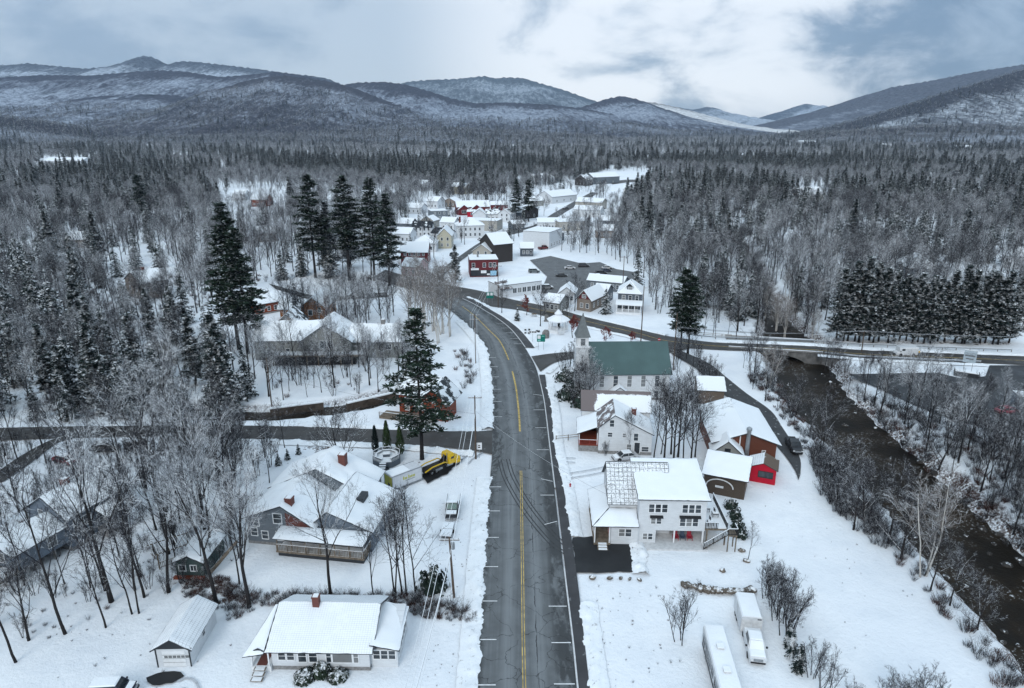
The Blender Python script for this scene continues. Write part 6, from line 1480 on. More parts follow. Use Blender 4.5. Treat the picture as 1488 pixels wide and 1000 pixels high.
for i, (u0, v0, u1, v1, d, h, kd, rs, mt, lb) in enumerate((
  (802,296,838,292,16,5,'gable_x',4,'white_siding','white hall with a broad snowy roof up the hill street'), (836,303,874,305,12,5,'gable_x',2.5,'beige','beige row building on the right of the hill street'), (833,314,872,316,10,4.5,'gable_x',2.2,'white_siding','white low building on the right of the hill street'),
  (862,268,900,266,16,7,'gable_x',4,'grey_siding','large grey house on the hill above the village'), (835,269,852,270,12,6,'gable_y',4,'dark','dark gabled house beside the large grey hill house'), (780,268,805,266,14,6,'gable_x',4,'white_siding','white roofed house between the trees on the hill'),
  (596,276,618,277,14,6,'gable_x',3,'white_siding','white house at the far left of the village wood'), (655,281,676,282,14,6,'gable_x',3,'cream','cream house in the wood behind the red shops'), (620,302,636,303,10,5,'gable_x',3,'white_siding','small white house in the wood left of the red shops'),
  (1158,292,1196,291,16,5,'gable_x',5,'beige','house with wide white roofs in the right hand woods'), (1110,322,1142,322,12,4,'gable_x',3,'white_siding','white roof half hidden in the right hand woods'), (1318,412,1358,413,14,6,'hip',4.5,'grey_siding','large house with snowy hip roof behind the row of pines'),
  (1455,388,1500,392,12,5,'gable_x',3,'white_siding','white roofed house at the right edge of the woods'), (365,300,388,300,14,5,'gable_x',3.5,'rust','rust coloured house in the clearing of the left woods'), (338,292,356,292,12,5,'gable_x',3,'white_siding','white house in the clearing of the left woods'),
  (375,352,402,350,10,4.5,'gable_x',3,'tan','tan house with white roof behind the broad white pine'), (92,360,128,360,12,4,'gable_x',3,'tan','low roof showing white in the far left woods'), (62,240,118,240,40,6,'gable_x',5,'white_siding','long white roof in the far left forest'),
  (1165,210,1188,210,60,7,'gable_x',6,'white_siding','far white roofed house at the foot of the right hill'), (1395,219,1418,219,60,7,'gable_x',6,'white_siding','far white roofed house at the right end of the valley'), (1285,216,1300,216,50,7,'gable_x',6,'beige','far beige house in the valley forest at the right'))):
    vh(lb, u0, v0, u1, v1, d, h, kd, rs, mt, nw=3)
e, w = vh('small white booth with flat roof at the right edge of the big parking lot', 1478, 600, 1500, 602, 4, 3.4, 'flat', 0, 'blue_siding', nw=2)
for i, (u0, v0, u1, v1, d, h, kd, rs, mt, rf, lb) in enumerate((
  (612,330,630,331,8,4,'gable_y',2.4,'beige',None,'small beige gabled house above the black roofed white house'), (640,334,660,335,8,4.5,'gable_x',2.4,'white_siding',None,'white roofed cottage between the grey flat topped house and the inn'), (745,334,762,333,7,3.2,'gable_x',1.6,'slate',None,'low slate coloured porch building by the village corner'),
  (800,352,820,349,9,4,'gable_x',1.8,'grey_siding',R_HALF,'grey house with patchy roof right of the box shaped hall'), (790,452,812,455,8,3.2,'gable_x',1.8,'pale_siding',None,'pale low house across the street from the bandstand'), (812,440,834,441,8,3.4,'gable_y',2.0,'white_siding',None,'small white gabled house left of the brown bungalow'),
  (865,345,890,346,10,4,'gable_x',2.4,'tan',None,'tan house in the trees right of the motel'), (872,330,900,331,10,4,'gable_x',2.2,'slate',None,'slate house in the trees above the tan one'), (574,352,596,353,9,4.5,'gable_x',2.6,'white_siding',None,'white house half hidden by pines at the left of the village'), (575,335,598,336,9,4.2,'gable_x',2.4,'grey_siding',None,'grey house half hidden by pines behind the white one'),
  (590,310,612,311,10,4,'gable_x',2.6,'white_siding',None,'white roofed house at the upper left of the village'), (645,300,662,301,9,4,'gable_y',2.4,'tan',None,'tan gabled house left of the red lodge style shop'), (905,282,925,283,12,4.5,'gable_x',3,'white_siding',None,'white roofed house below the large grey hill house'), (770,300,790,299,9,4,'gable_x',2.4,'pale_siding',None,'pale house between the two tall pines and the hill street'))):
    vh(lb, u0, v0, u1, v1, d, h, kd, rs, mt, rf, nw=3)
# ================================================================== VEHICLES
def wheel(par, x, y, r=.34, w=.24, snow=False):
    s = 1 if y > 0 else -1; mb = MB()
    prof = [(r*.55, 0), (r*.97, 0), (r, .03), (r, w-.03), (r*.97, w), (r*.55, w)]
    n = 16; rings = []
    for rr, yy in prof: rings.append([(x+rr*math.cos(6.2832*k/n), y+s*(yy-w), r+rr*math.sin(6.2832*k/n)) for k in range(n)])
    mb.loft(rings, 0, cap=False); o = mb.build('wheel', M['rubber'], par)
    h = MB(); h.loft([[(x+rr*math.cos(6.2832*k/n), y+s*yy, r+rr*math.sin(6.2832*k/n)) for k in range(n)] for rr, yy in ((r*.56, -.06), (r*.3, -.03), (r*.08, -.02))], 0); h.build('rim', M['steel'], o); return o
TG = paint('car_glass', (.016, .02, .025), .1, .6)
def lampm(n, c): return paint(n, c, .3, .5)
def car(label, loc, rz, kind='sedan', col=(.5,.5,.52), snow=0, name='parked_car', cat='car', group=None, s=1.0):
    e = empty(name, loc, rz, label, cat, group); e.scale = (s, s, s)
    bm = paint('paint_%d_%d_%d' % tuple(int(c*255) for c in col), col, .35, .5, var=.06)
    L, Wd, hood, belt, H, cab = {'sedan': (4.7, 1.84, .80, .92, 1.45, (-1.75, -1.05, .55, 1.30)), 'suv': (4.7, 1.9, 1.0, 1.08, 1.75, (-2.2, -1.95, .75, 1.35)),
        'pickup': (5.8, 2.0, 1.12, 1.18, 1.9, (-.75, -.55, 1.0, 1.55)), 'van': (5.6, 2.0, 1.15, 1.3, 2.5, (-2.7, -2.68, 1.35, 2.15))}[kind]
    w = Wd/2; b = MB(); st = []
    zt = {'sedan': [.70, .90, belt, belt, .84, .72, .52], 'suv': [.95, 1.05, belt, belt, 1.0, .95, .62], 'pickup': [1.1, 1.12, belt, belt, 1.12, 1.05, .75], 'van': [2.2, 2.35, 2.35, 2.35, 1.25, 1.05, .65]}[kind]
    xs = [-L/2, -L/2+.12, -L/2+.9, cab[3], cab[3]+.02, L/2-.22, L/2]; ws = [.90, .97, 1, 1, .99, .95, .82]
    for x, z, k in zip(xs, zt, ws):
        st.append([(x, -w*k*.94, .26), (x, -w*k, .48), (x, -w*k, z*.86), (x, -w*k*.90, z), (x, w*k*.90, z), (x, w*k, z*.86), (x, w*k, .48), (x, w*k*.94, .26)])
    b.loft(st); b.box(-L/2-.05, -L/2+.02, -w*.85, w*.85, .38, .58, 1); b.box(L/2-.03, L/2+.05, -w*.8, w*.8, .32, .52, 1)
    for sx in (-1, 1):
        for q in (-1, 1): b.extr([(sx*L*.30+.42*math.cos(t), .34+.42*math.sin(t)) for t in [math.pi*i/8 for i in range(9)]], 'y', q*(w+.003), q*(w-.05), 1)
    b.build('body', [bm, M['black']], e)
    x0, x1, x2, x3 = cab; wt = w*.74
    if kind == 'van': z0 = 1.25
    else: z0 = belt-.02
    g = MB()
    if kind != 'van':
        g.loft([[(x0, -w*.89, z0), (x3, -w*.89, z0), (x3, w*.89, z0), (x0, w*.89, z0)], [(x1, -wt, H-.06), (x2, -wt, H-.06), (x2, wt, H-.06), (x1, wt, H-.06)]])
        g.build('window_glass', TG, e)
    else:
        g.loft([[(x2-.02, -w*.9, 1.28), (x3+.03, -w*.9, 1.28), (x3+.03, w*.9, 1.28), (x2-.02, w*.9, 1.28)], [(x2-.1, -w*.86, 2.2), (x2+.3, -w*.86, 2.2), (x2+.3, w*.86, 2.2), (x2-.1, w*.86, 2.2)]]); g.build('windscreen', TG, e)
        g = MB(); g.box(.7, 1.5, -w-.006, w+.006, 1.45, 2.0); g.build('side_window', TG, e)
    r = MB(); 
    if kind != 'van':
        r.loft([[(x1-.05, -wt-.03, H-.06), (x2+.05, -wt-.03, H-.06), (x2+.05, wt+.03, H-.06), (x1-.05, wt+.03, H-.06)], [(x1+.08, -wt*.9, H), (x2-.1, -wt*.9, H), (x2-.1, wt*.9, H), (x1+.08, wt*.9, H)]])
        for q in (-1, 1):
            r.bar((x0, q*w*.895, z0), (x1, q*(wt+.01), H-.05), .10, .08); r.bar((x3, q*w*.895, z0), (x2, q*(wt+.01), H-.05), .09, .07)
            if kind != 'pickup': m = (x1+x2)/2-.1; r.bar((m, q*w*.90, z0), (m, q*(wt+.012), H-.05), .08, .05)
        r.build('roof', bm, e)
    if kind == 'pickup':
        bd = MB(); bd.box(-L/2+.1, x0-.1, -w*.86, w*.86, 1.185, 1.21); bd.build('bed', S if snow else M['black'], e)
    for sx in (-L*.30, L*.30):
        for q in (-1, 1): wheel(e, sx, q*(w+.01), .36 if kind in ('suv', 'pickup', 'van') else .33)
    for q in (-1, 1):
        m = MB(); zl = zt[5]*.80; m.box(L/2-.16, L/2+.012, q*w*.72-.17, q*w*.72+.17, zl-.09, zl+.09); m.build('headlight', lampm('headlamp', (.6, .63, .66)), e)
        m = MB(); zl = zt[0]*.82; m.box(-L/2-.012, -L/2+.1, q*w*.74-.12, q*w*.74+.12, zl-.12, zl+.08); m.build('tail_light', lampm('tail_lamp', (.30, .02, .02)), e)
        m = MB(); m.box(x3-.35, x3-.2, q*(w+.02), q*(w+.22), z0+.02, z0+.2); m.build('mirror', M['black'], e)
    if kind in ('pickup', 'suv'):
        m = MB(); m.box(L/2-.02, L/2+.03, -w*.5, w*.5, .60, .92)
        m.build('grille', M['steel'], e)
    if snow:
        sn = MB()
        if kind != 'van':
            sn.loft([[(x1-.02, -wt, H+.001), (x2+.02, -wt, H+.001), (x2+.02, wt, H+.001), (x1-.02, wt, H+.001)], [(x1+.1, -wt*.86, H+.10), (x2-.1, -wt*.86, H+.10), (x2-.1, wt*.86, H+.10), (x1+.1, wt*.86, H+.10)]])
            zh = zt[4]; sn.loft([[(x3+.08, -w*.86, zh+.003), (L/2-.25, -w*.82, zt[5]+.003), (L/2-.25, w*.82, zt[5]+.003), (x3+.08, w*.86, zh+.003)], [(x3+.15, -w*.78, zh+.09), (L/2-.4, -w*.74, zt[5]+.08), (L/2-.4, w*.74, zt[5]+.08), (x3+.15, w*.78, zh+.09)]])
            if snow > 1: sn.loft([[(x3+.06, -w*.84, z0+.02), (x3+.06, w*.84, z0+.02), (x2+.05, wt*.95, H-.02), (x2+.05, -wt*.95, H-.02)], [(x3+.16, -w*.80, z0+.06), (x3+.16, w*.80, z0+.06), (x2+.12, wt*.9, H+.02), (x2+.12, -wt*.9, H+.02)]])
        sn.build('snow_cover', S, e)
    return e
def head(a, b):                                          # heading from one surveyed spot to another
    p, q = G(*a), G(*b); return math.atan2(q.y-p.y, q.x-p.x)
car('silver sedan parked beside the white farmhouse', G(908, 667), head((925, 666), (893, 670)), 'sedan', (.42, .43, .45), 1)
car('snow covered white pickup truck in front of the box trailer', G(1095, 941), head((1085, 905), (1098, 965)), 'pickup', (.60, .62, .64), 2, 'pickup_truck', 'pickup')
car('black pickup parked on the dark lane behind the barn', G(1153, 652), head((1140, 632), (1157, 660)), 'pickup', (.020, .022, .026), 0, 'pickup_truck', 'pickup')
car('white van driving along the bridge street', G(1315, 516), math.pi, 'van', (.62, .64, .66), 0, 'delivery_van', 'van')
car('snow covered dark utility vehicle parked below the side street', G(155, 654), head((130, 656), (185, 653)), 'suv', (.10, .11, .12), 2)
car('dark red car half covered with snow above the blue grey house', G(95, 672), head((80, 668), (112, 676)), 'sedan', (.16, .02, .03), 1)
car('small dark vehicle under snow beside the snow covered utility vehicle', G(203, 652), head((193, 652), (215, 651)), 'suv', (.06, .06, .07), 1)
car('dark car with snowy roof cut by the bottom edge of the photo', G(165, 1010), head((130, 1012), (200, 1008)), 'suv', (.03, .035, .06), 1)
LOT = (('silver car in the middle of the village parking lot', 828, 391, 0, 'sedan', (.5, .51, .53), 0), ('dark car at the far kerb of the village parking lot', 848, 388, 0, 'suv', (.05, .05, .06), 0), ('dark car alone at the near left of the village parking lot', 816, 402, 0, 'sedan', (.04, .045, .05), 0),
       ('grey pickup with snowy roof nearest in the parked row', 868, 405, .2, 'pickup', (.18, .19, .2), 1), ('black car second in the parked row', 873, 399, .2, 'suv', (.02, .02, .025), 0), ('dark blue car third in the parked row', 880, 395, .2, 'sedan', (.05, .06, .09), 0), ('silver car farthest in the parked row', 882, 391, .2, 'sedan', (.5, .5, .5), 0),
       ('snow covered car beside the village parking lot entrance', 776, 396, .1, 'suv', (.1, .12, .12), 2), ('dark red pickup by the white box shaped hall', 790, 362, .5, 'pickup', (.12, .02, .02), 0), ('dark car parked before the yellow house', 660, 372, .9, 'suv', (.04, .05, .06), 1), ('white car parked on the village street before the inn', 700, 349, .7, 'sedan', (.5, .5, .5), 1), ('dark sedan parked by the long beige building', 735, 341, .4, 'sedan', (.05, .05, .06), 0), ('grey suv parked beside the white corner shop', 795, 420, .1, 'suv', (.2, .21, .22), 1), ('dark pickup parked in the hill street', 822, 304, .9, 'pickup', (.05, .05, .06), 1), ('red car beside the white booth at the right edge', 1463, 600, .1, 'sedan', (.22, .03, .05), 0))
for l, u, v, rz, k, c, sn in LOT: car(l, G(u, v), rz, k, c, sn, 'pickup_truck' if k == 'pickup' else 'parked_car', 'pickup' if k == 'pickup' else 'car')
# ---- long camper at the bottom edge and the box trailer
def box_trailer(label, far, near, W_, H_, L_, name, cat, win=False):
    p, q = G(*far), G(*near); d = (q-p); rz = math.atan2(d.y, d.x); e = empty(name, (p.x, p.y, 0), rz, label, cat)
    b = MB(); r = .18
    sec = [(-W_/2, .55), (W_/2, .55), (W_/2, H_-r), (W_/2-r, H_), (-W_/2+r, H_), (-W_/2, H_-r)]
    b.extr(sec, 'x', 0, L_, 0); b.build('body', paint('trailer_white', (.56, .58, .60), .4, var=.08), e)
    mb = MB(); mb.extr([(-W_/2+.05, H_-.06), (W_/2-.05, H_-.06), (W_/2-r, H_+.14), (-W_/2+r, H_+.14)], 'x', .04, L_-.04, 0); mb.build('snow_cover', S, e)
    mb = MB(); mb.box(.3, L_-.3, -W_/2+.2, W_/2-.2, .35, .549); mb.build('chassis', M['black'], e)
    if not win:
        for k in (-1, 1): mb = MB(); mb.box(L_+.002, L_+.03, k*.62-.56, k*.62+.56, .7, H_-.35); mb.build('door', M['kerb'], e)
        mb = MB(); mb.box(L_+.002, L_+.035, .6, 1.05, H_-.28, H_-.14); mb.build('name_plate', M['dark_trim'], e)
        for q_ in (-1, 1):
            for x in (L_*.15, L_*.15+.9): wheel(e, x+.3, q_*(W_/2-.02), .36)
        mb = MB(); mb.box(1.6, 2.4, -W_/2-.012, -W_/2-.003, .9, 2.4); mb.build('side_door', M['kerb'], e)
    else:
        y = -W_/2
        for i, (a, b_, z0, z1) in enumerate(((.8, 1.8, 1.5, 2.3), (2.4, 3.0, .7, 2.4), (3.5, 5.0, 1.5, 2.3), (5.6, 6.4, 1.6, 2.3), (7.2, 8.8, 1.5, 2.3), (9.4, 10.1, .7, 2.4), (10.6, 11.8, 1.5, 2.3))):
            window(e, (a, y, z0), (1,0,0), (0,-1,0), b_-a, z1-z0, M['steel'], 1, 1)
        mb = MB(); mb.box(.4, L_-.4, y-.02, y-.003, .58, 1.0); mb.build('stripe', M['dark_trim'], e)
        for x in (3.2, 6.6): mb = MB(); mb.box(x, x+.7, -.35, .35, H_+.12, H_+.36, 0); mb.box(x-.03, x+.73, -.38, .38, H_+.362, H_+.46, 1); mb.build('roof_vent', [M['kerb'], S], e)
    return e
box_trailer('white box trailer parked behind the snow covered pickup', (1080, 888), (1088, 917), 2.4, 2.6, 4.4, 'box_trailer', 'trailer')
box_trailer('long snow covered camper trailer at the bottom edge of the snowy lot', (1034, 940), (1055, 1020), 2.35, 2.9, 12.5, 'camper_trailer', 'camper', True)
# ---- yellow truck and its white container
YEL = paint('yellow_paint', (.62, .40, .010), .4, .5, var=.06); LIME = paint('lime_panel', (.42, .42, .05), .5)
p, q = G(571, 714), G(612, 698); d = q-p; rz = math.atan2(d.y, d.x)
e = empty('storage_container', (p.x, p.y, 0), rz, 'white storage container with yellow green end behind the yellow truck', 'container')
Lc = d.length+.2; mb = MB(); mb.box(0, Lc, 0, 2.5, .25, 2.55, 0); mb.build('body', paint('container_white', (.58, .60, .63), .45, var=.07), e)
mb = MB()
for z0, z1 in ((.18, .30), (2.46, 2.60)): mb.box(-.06, Lc+.06, -.05, .04, z0, z1); mb.box(-.06, Lc+.06, 2.46, 2.55, z0, z1)
for x in (-.05, Lc-.05): mb.box(x, x+.1, -.055, .05, .301, 2.459); mb.box(x, x+.1, 2.45, 2.555, .301, 2.459)
mb.build('frame', M['steel'], e); mb = MB(); mb.box(-.03, -.002, .15, 2.35, .4, 2.3); mb.build('roller_door', LIME, e)
mb = MB(); mb.box(.1, Lc*.62, .12, 2.4, 2.55, 2.64); mb.build('snow_cover', roof_snow('container_snow', (.30, .31, .33), .8), e)
mb = MB(); x0 = Lc*.36
for i, (dx, h) in enumerate(((0, .62), (.30, .40), (.58, .40), (1.0, .62), (1.28, .38), (1.56, .42), (1.84, .40), (2.1, .38))): mb.box(x0+dx, x0+dx+.20, -.012, -.002, 1.30, 1.30+h)
mb.build('lettering', LIME, e); mb = MB(); mb.box(x0+.45, x0+2.3, -.011, -.002, .98, 1.12); mb.build('lettering', M['steel'], e)
e = empty('flatbed_truck', tuple(G(611, 694)+Vector((.3, .4, 0))), rz+.06, 'bright yellow truck with black lifting frame hauling the white container', 'truck'); e.scale = (.9, .9, .9)
mb = MB(); mb.box(0, 8.2, -.5, -.3, .75, 1.05); mb.box(0, 8.2, .3, .5, .75, 1.05); mb.box(-.2, 5.2, -1.1, 1.1, 1.06, 1.2)
for x in (.5, 2.2, 4, 5.0): mb.box(x, x+.2, -1.1, 1.1, .9, 1.055)
mb.build('chassis', M['black'], e)
for s_ in (-1, 1): mb = MB(); mb.bar((-.2, s_*1.15, 1.3), (1.6, s_*1.15, 1.75), .16, .18); mb.bar((1.6, s_*1.15, 1.75), (4.6, s_*1.15, 1.75), .16, .18); mb.bar((4.6, s_*1.15, 1.75), (5.3, s_*1.0, 1.3), .16, .18); mb.build('lifting_arm', YEL, e)
mb = MB(); mb.bar((4.6, -.6, 1.2), (5.4, 0, 2.6), .2, .2); mb.bar((4.6, .6, 1.2), (5.4, 0, 2.6), .2, .2); mb.box(4.9, 5.5, -.4, .4, 1.2, 2.0); mb.build('hoist', M['black'], e)
mb = MB(); mb.box(2.3, 4.0, -1.2, -.62, .55, 1.0); mb.build('tool_box', M['steel'], e); mb = MB(); mb.tube([(5.2, -.95, .75), (6.6, -.95, .75)], .3, 10); mb.build('fuel_tank', M['steel'], e)
cb = MB(); sec = lambda x, z0, z1, w0, w1: [(x, -w0, z0), (x, w0, z0), (x, w0, z1*.8), (x, w1, z1), (x, -w1, z1), (x, -w0, z1*.8)]
cb.loft([sec(5.6, .9, 2.75, 1.15, 1.0), sec(5.75, .9, 2.9, 1.2, 1.05), sec(6.9, .9, 2.95, 1.2, 1.0), sec(7.25, .9, 2.1, 1.15, .95), sec(7.3, .75, 1.85, 1.1, .8), sec(8.6, .75, 1.65, 1.0, .72), sec(8.85, .8, 1.35, .85, .6)]); cb.build('cab', YEL, e)
g = MB(); g.add([(7.24, -.95, 2.12), (7.24, .95, 2.12), (6.93, .9, 2.86), (6.93, -.9, 2.86)], [(0,1,2,3)]); [g.v.__setitem__(i, (g.v[i][0]+.03, g.v[i][1], g.v[i][2]+.02)) for i in range(4)]; g.build('windscreen', TG, e)
for s_ in (-1, 1): g = MB(); g.box(6.15, 6.85, s_*1.2-.012, s_*1.2+.012, 1.85, 2.32); g.build('side_window', TG, e)
g = MB(); g.box(5.585, 5.6, -.7, .7, 1.8, 2.5); g.build('rear_window', TG, e)
for x in (7.9, 2.0, 3.1-.0):
    for s_ in (-1, 1): wheel(e, x-(.5 if x < 4 else 0), s_*1.18, .5, .34)
for s_ in (-1, 1): mb = MB(); mb.extr([(7.9+.62*math.cos(t), .55+.62*math.sin(t)) for t in [math.pi*k/10 for k in range(11)]], 'y', s_*.85, s_*1.22); mb.build('fender', YEL, e); mb = MB(); mb.box(8.78, 8.9, s_*.7-.15, s_*.7+.15, .95, 1.15); mb.build('headlight', lampm('headlamp', (.6, .63, .66)), e)
mb = MB(); mb.tube([(5.5, -.7, 1.2), (5.5, -.7, 3.2)], .07, 8); mb.build('exhaust_pipe', M['steel'], e)
# ---- snowed-in machine by the pole
p = G(657, 748); e = empty('flatbed_utility_truck', tuple(p), head((660, 722), (655, 760)), 'snowed in small truck with greenish windscreen facing the camera', 'truck')
mb = MB(); mb.box(-4.2, -.6, -1.0, 1.0, .75, .95, 0); mb.box(-4.15, -.65, -.95, .95, .953, 1.12, 1); mb.build('flat_bed', [M['black'], S], e); railing(e, [(-4.1, 1.0, 0), (-.7, 1.0, 0)], .95, M['black'], .5, 1.5); railing(e, [(-4.1, -1.0, 0), (-.7, -1.0, 0)], .95, M['black'], .5, 1.5)
mb = MB(); mb.loft([[(-.6, -.95, .5), (.6, -.95, .5), (.6, .95, .5), (-.6, .95, .5)], [(-.6, -.95, 1.3), (.6, -.95, 1.3), (.6, .95, 1.3), (-.6, .95, 1.3)], [(-.55, -.85, 2.1), (.1, -.85, 2.1), (.1, .85, 2.1), (-.55, .85, 2.1)]]); mb.build('cab', M['dark_trim'], e)
mb = MB(); mb.add([(.62, -.8, 1.33), (.62, .8, 1.33), (.14, .75, 2.05), (.14, -.75, 2.05)], [(0,1,2,3)]); mb.build('windscreen', paint('green_glass', (.03, .10, .09), .12, .6), e)
mb = MB(); mb.box(.6, 1.7, -.8, .8, .5, 1.1, 0); mb.box(.66, 1.66, -.75, .75, 1.103, 1.22, 1); mb.build('bonnet', [M['dark_trim'], S], e); mb = MB(); mb.box(-.5, .05, -.8, .8, 2.103, 2.2); mb.build('snow_cover', S, e)
for x in (-3, 1.0):
    for s_ in (-1, 1): wheel(e, x, s_*1.02, .36)
p = G(650, 774); e = empty('flat_trailer', tuple(p), head((656, 757), (649, 786)), 'low flat trailer buried in snow in front of the small truck', 'trailer')
for x in (-1.75, .1): mb = MB(); mb.box(x, x+1.75, -.85, .85, .35, .52, 0); mb.box(x+.04, x+1.71, -.82, .82, .523, .70, 1); mb.build('deck', [M['black'], S], e)
for s_ in (-1, 1): wheel(e, .1, s_*1.0, .28, .2)
# ================================================================== A PERSON by the container
def person(label, loc, rz):
    e = empty('person', loc, rz, label, 'person'); J = [(0,0,.92), (0,0,1.12), (0,.01,1.38), (0,.02,1.50), (0,.04,1.60), (0,.05,1.70), (.10,0,.88), (.11,.02,.50), (.11,-.02,.09), (.12,.14,.04), (-.10,0,.88), (-.11,-.03,.50), (-.11,-.05,.09), (-.12,.10,.04), (.19,0,1.42), (.24,.02,1.15), (.24,.14,.93), (-.19,0,1.42), (-.24,.02,1.15), (-.22,.16,.95)]
    E = [(0,1), (1,2), (2,3), (3,4), (4,5), (0,6), (6,7), (7,8), (8,9), (0,10), (10,11), (11,12), (12,13), (2,14), (14,15), (15,16), (2,17), (17,18), (18,19)]
    Rr = [.15, .15, .17, .065, .10, .09, .10, .075, .05, .045, .10, .075, .05, .045, .075, .055, .04, .075, .055, .04]
    me = bpy.data.meshes.new('body'); me.from_pydata(J, E, []); me.materials.append(M['black']); o = bpy.data.objects.new('body', me); COL.objects.link(o); o.parent = e
    sk = o.modifiers.new('skin', 'SKIN')
    for i, r in enumerate(Rr): me.skin_vertices[0].data[i].radius = (r, r)
    me.skin_vertices[0].data[0].use_root = True; o.modifiers.new('sub', 'SUBSURF').levels = 2; o.modifiers['sub'].render_levels = 2
    mb = MB(); mb.lathe([(.02, .13), (.09, .09), (.115, .0), (.105, -.05)], 10, c=(0, .05, 1.70)); mb.build('hat', M['dark_trim'], e, True)
    mb = MB(); mb.blob((0, .135, 1.65), (.06, .04, .08), 3, 2, .05); mb.build('face', paint('skin', (.42, .26, .19)), e, True)
person('person in dark clothes standing at the yellow green end of the container', tuple(G(566, 716)), R(60))
# ================================================================== POLES, WIRES, SIGNS
WOODP = paint('pole_wood', (.095, .070, .055), .9, var=.3)
def pole(label, u, v, top=None, h=11, arms=1, arm_dir=0, lean=(0, 0), lamp=False, box=False):
    p = onland(u, v)
    if top: d = ray(u, top); h = CH+d.z*(p.y/d.y)-p.z
    e = empty('utility_pole', p, 0, label, 'utility pole'); tip = Vector((lean[0], lean[1], h)); mb = MB(); mb.tube([(0,0,-.5), tip*.5, tip], [.17, .14, .10], 8); mb.build('shaft', WOODP, e)
    a = Vector((math.cos(arm_dir), math.sin(arm_dir), 0)); pts = []
    for i in range(arms):
        z = h-.4-1.1*i; c = tip*(z/h); mb = MB(); mb.bar(c-a*1.25, c+a*1.25, .10, .13, 0); mb.bar(c-a*1.25+Vector((0,0,.08)), c+a*1.25+Vector((0,0,.08)), .09, .05, 1); m = mb.build('crossarm', [WOODP, S], e)
        for k in (-1.1, -.5, .5, 1.1):
            q = c+a*k+Vector((0, 0, .07)); mb = MB(); mb.lathe([(.03, 0), (.05, .05), (.05, .16), (.02, .2)], 6, c=tuple(q)); mb.build('insulator', M['steel'], m)
            if i == 0: pts.append(p+q+Vector((0, 0, .2)))
    if box: mb = MB(); mb.lathe([(.02, -.45), (.24, -.42), (.24, .42), (.02, .47)], 10, c=tuple(tip*.86+a*.36)); mb.build('transformer', M['steel'], e)
    return p, pts, p+tip*.72
def wire(a, b, label, sag=.6, r=.022, group=None):
    pts = [Vector(a).lerp(Vector(b), k/14)-Vector((0, 0, sag*4*(k/14)*(1-k/14))) for k in range(15)]
    mb = MB(); mb.tube(pts, r, 4); o = mb.build('overhead_wire', WIRE); tag(o, label, 'wire', group)
WIRE = snowy('snowy_wire', (.05, .05, .055), .30, 2.0, .1, .4)
P3 = pole('nearest leaning utility pole beside the bushes and the road', 660, 868, 778, lean=(-.35, -.4), box=True, arms=1)
P2 = pole('brown utility pole with a white sign at the side street corner', 691.5, 667, 575, arms=1)
P1 = pole('tall grey utility pole on the inside of the road bend', 691, 528, 456, arms=2)
P0 = pole('utility pole at the mouth of the village street', 724, 447, 385, arms=1)
PL = pole('reddish brown utility pole beside the brook on the left', 397, 608, 520, arms=0)
PB = pole('utility pole with wide crossarm beyond the bridge', 1252, 512, 480, arms=1, lean=(-.2, 0))
PV = pole('slim utility pole before the beige building in the village', 714, 352, 312, arms=1)
PC = pole('dark utility pole at the street edge behind the church', 931, 500, 415, arms=0)
PD = pole('utility pole at the right of the brown bungalow', 904, 436, 372, arms=1)
PK = pole('reddish pole among the pines at the street corner', 978, 538, 455, arms=0)
far_pt = Vector((P3[0].x-3.0, P3[0].y-42, 9.3))
for k in range(3):
    if len(P3[1]) > k:
        g = 'wires along the left side of the road'; lb = 'snowy overhead wire strung along the left side of the main road'
        wire(P3[1][k], P2[1][k], lb, .7, .03, g); wire(P2[1][k], P1[1][k], lb, .7, .025, g); wire(P1[1][k], P0[1][k], lb, .6, .025, g); wire(far_pt+Vector((k*.55, 0, 0)), P3[1][k], lb, .6, .03, g)
for a, b in ((P3, P2), (P2, P1)): wire(a[2], b[2], 'thick lower cable along the left side of the main road', .8, .055, 'thick lower cables beside the road')
wire(far_pt-Vector((.3, 0, 2.6)), P3[2], 'thick lower cable along the left side of the main road', .6, .06, 'thick lower cables beside the road')
wire(P2[2], PL[0]+Vector((0, 0, 10)), 'wire crossing the side street to the left', .8, .025)
wire(P2[2]+Vector((0,0,.6)), Vector(APT.location)+Vector((-4, 3, 6)), 'service wire over the road to the white apartment house', .9, .02)
for k in range(4):
    b = G(1480, 580)+Vector((8, -3+k*1.2, 8)); a = PB[1][k] if k < len(PB[1]) else PB[2]
    wire(a, b, 'overhead wire above the big parking lot', 1.2, .028, 'wires over the parking lot'); wire(a, PK[0]+Vector((0, k*.4, 11)), 'overhead wire along the bridge', 1.2, .025, 'wires along the bridge'); wire(a, a+Vector((70, -6, 1)), 'overhead wire along the bridge street', 1.2, .025, 'wires along the bridge street')
GRN = paint('sign_green', (.005, .16, .13), .5); RED = paint('sign_red', (.40, .03, .04), .5)
def sign(label, u, v, w, h, z, mat, posts_=2, marks=(), name='road_sign', rz=0, cat='sign'):
    e = empty(name, G(u, v), rz, label, cat)
    for x in ((-w*.32, w*.32) if posts_ == 2 else (0,)): mb = MB(); mb.box(x-.04, x+.04, -.04, .04, -.3, z+h*.5); mb.build('post', M['steel'], e)
    mb = MB(); mb.box(-w/2, w/2, -.075, -.045, z, z+h); b = mb.build('board', mat, e)
    for x0, x1, z0, z1, m in marks: mb = MB(); mb.box(x0*w-w/2, x1*w-w/2, -.088, -.077, z+z0*h, z+z1*h); mb.build('marking', m, b)
    return e
TW = M['trim']
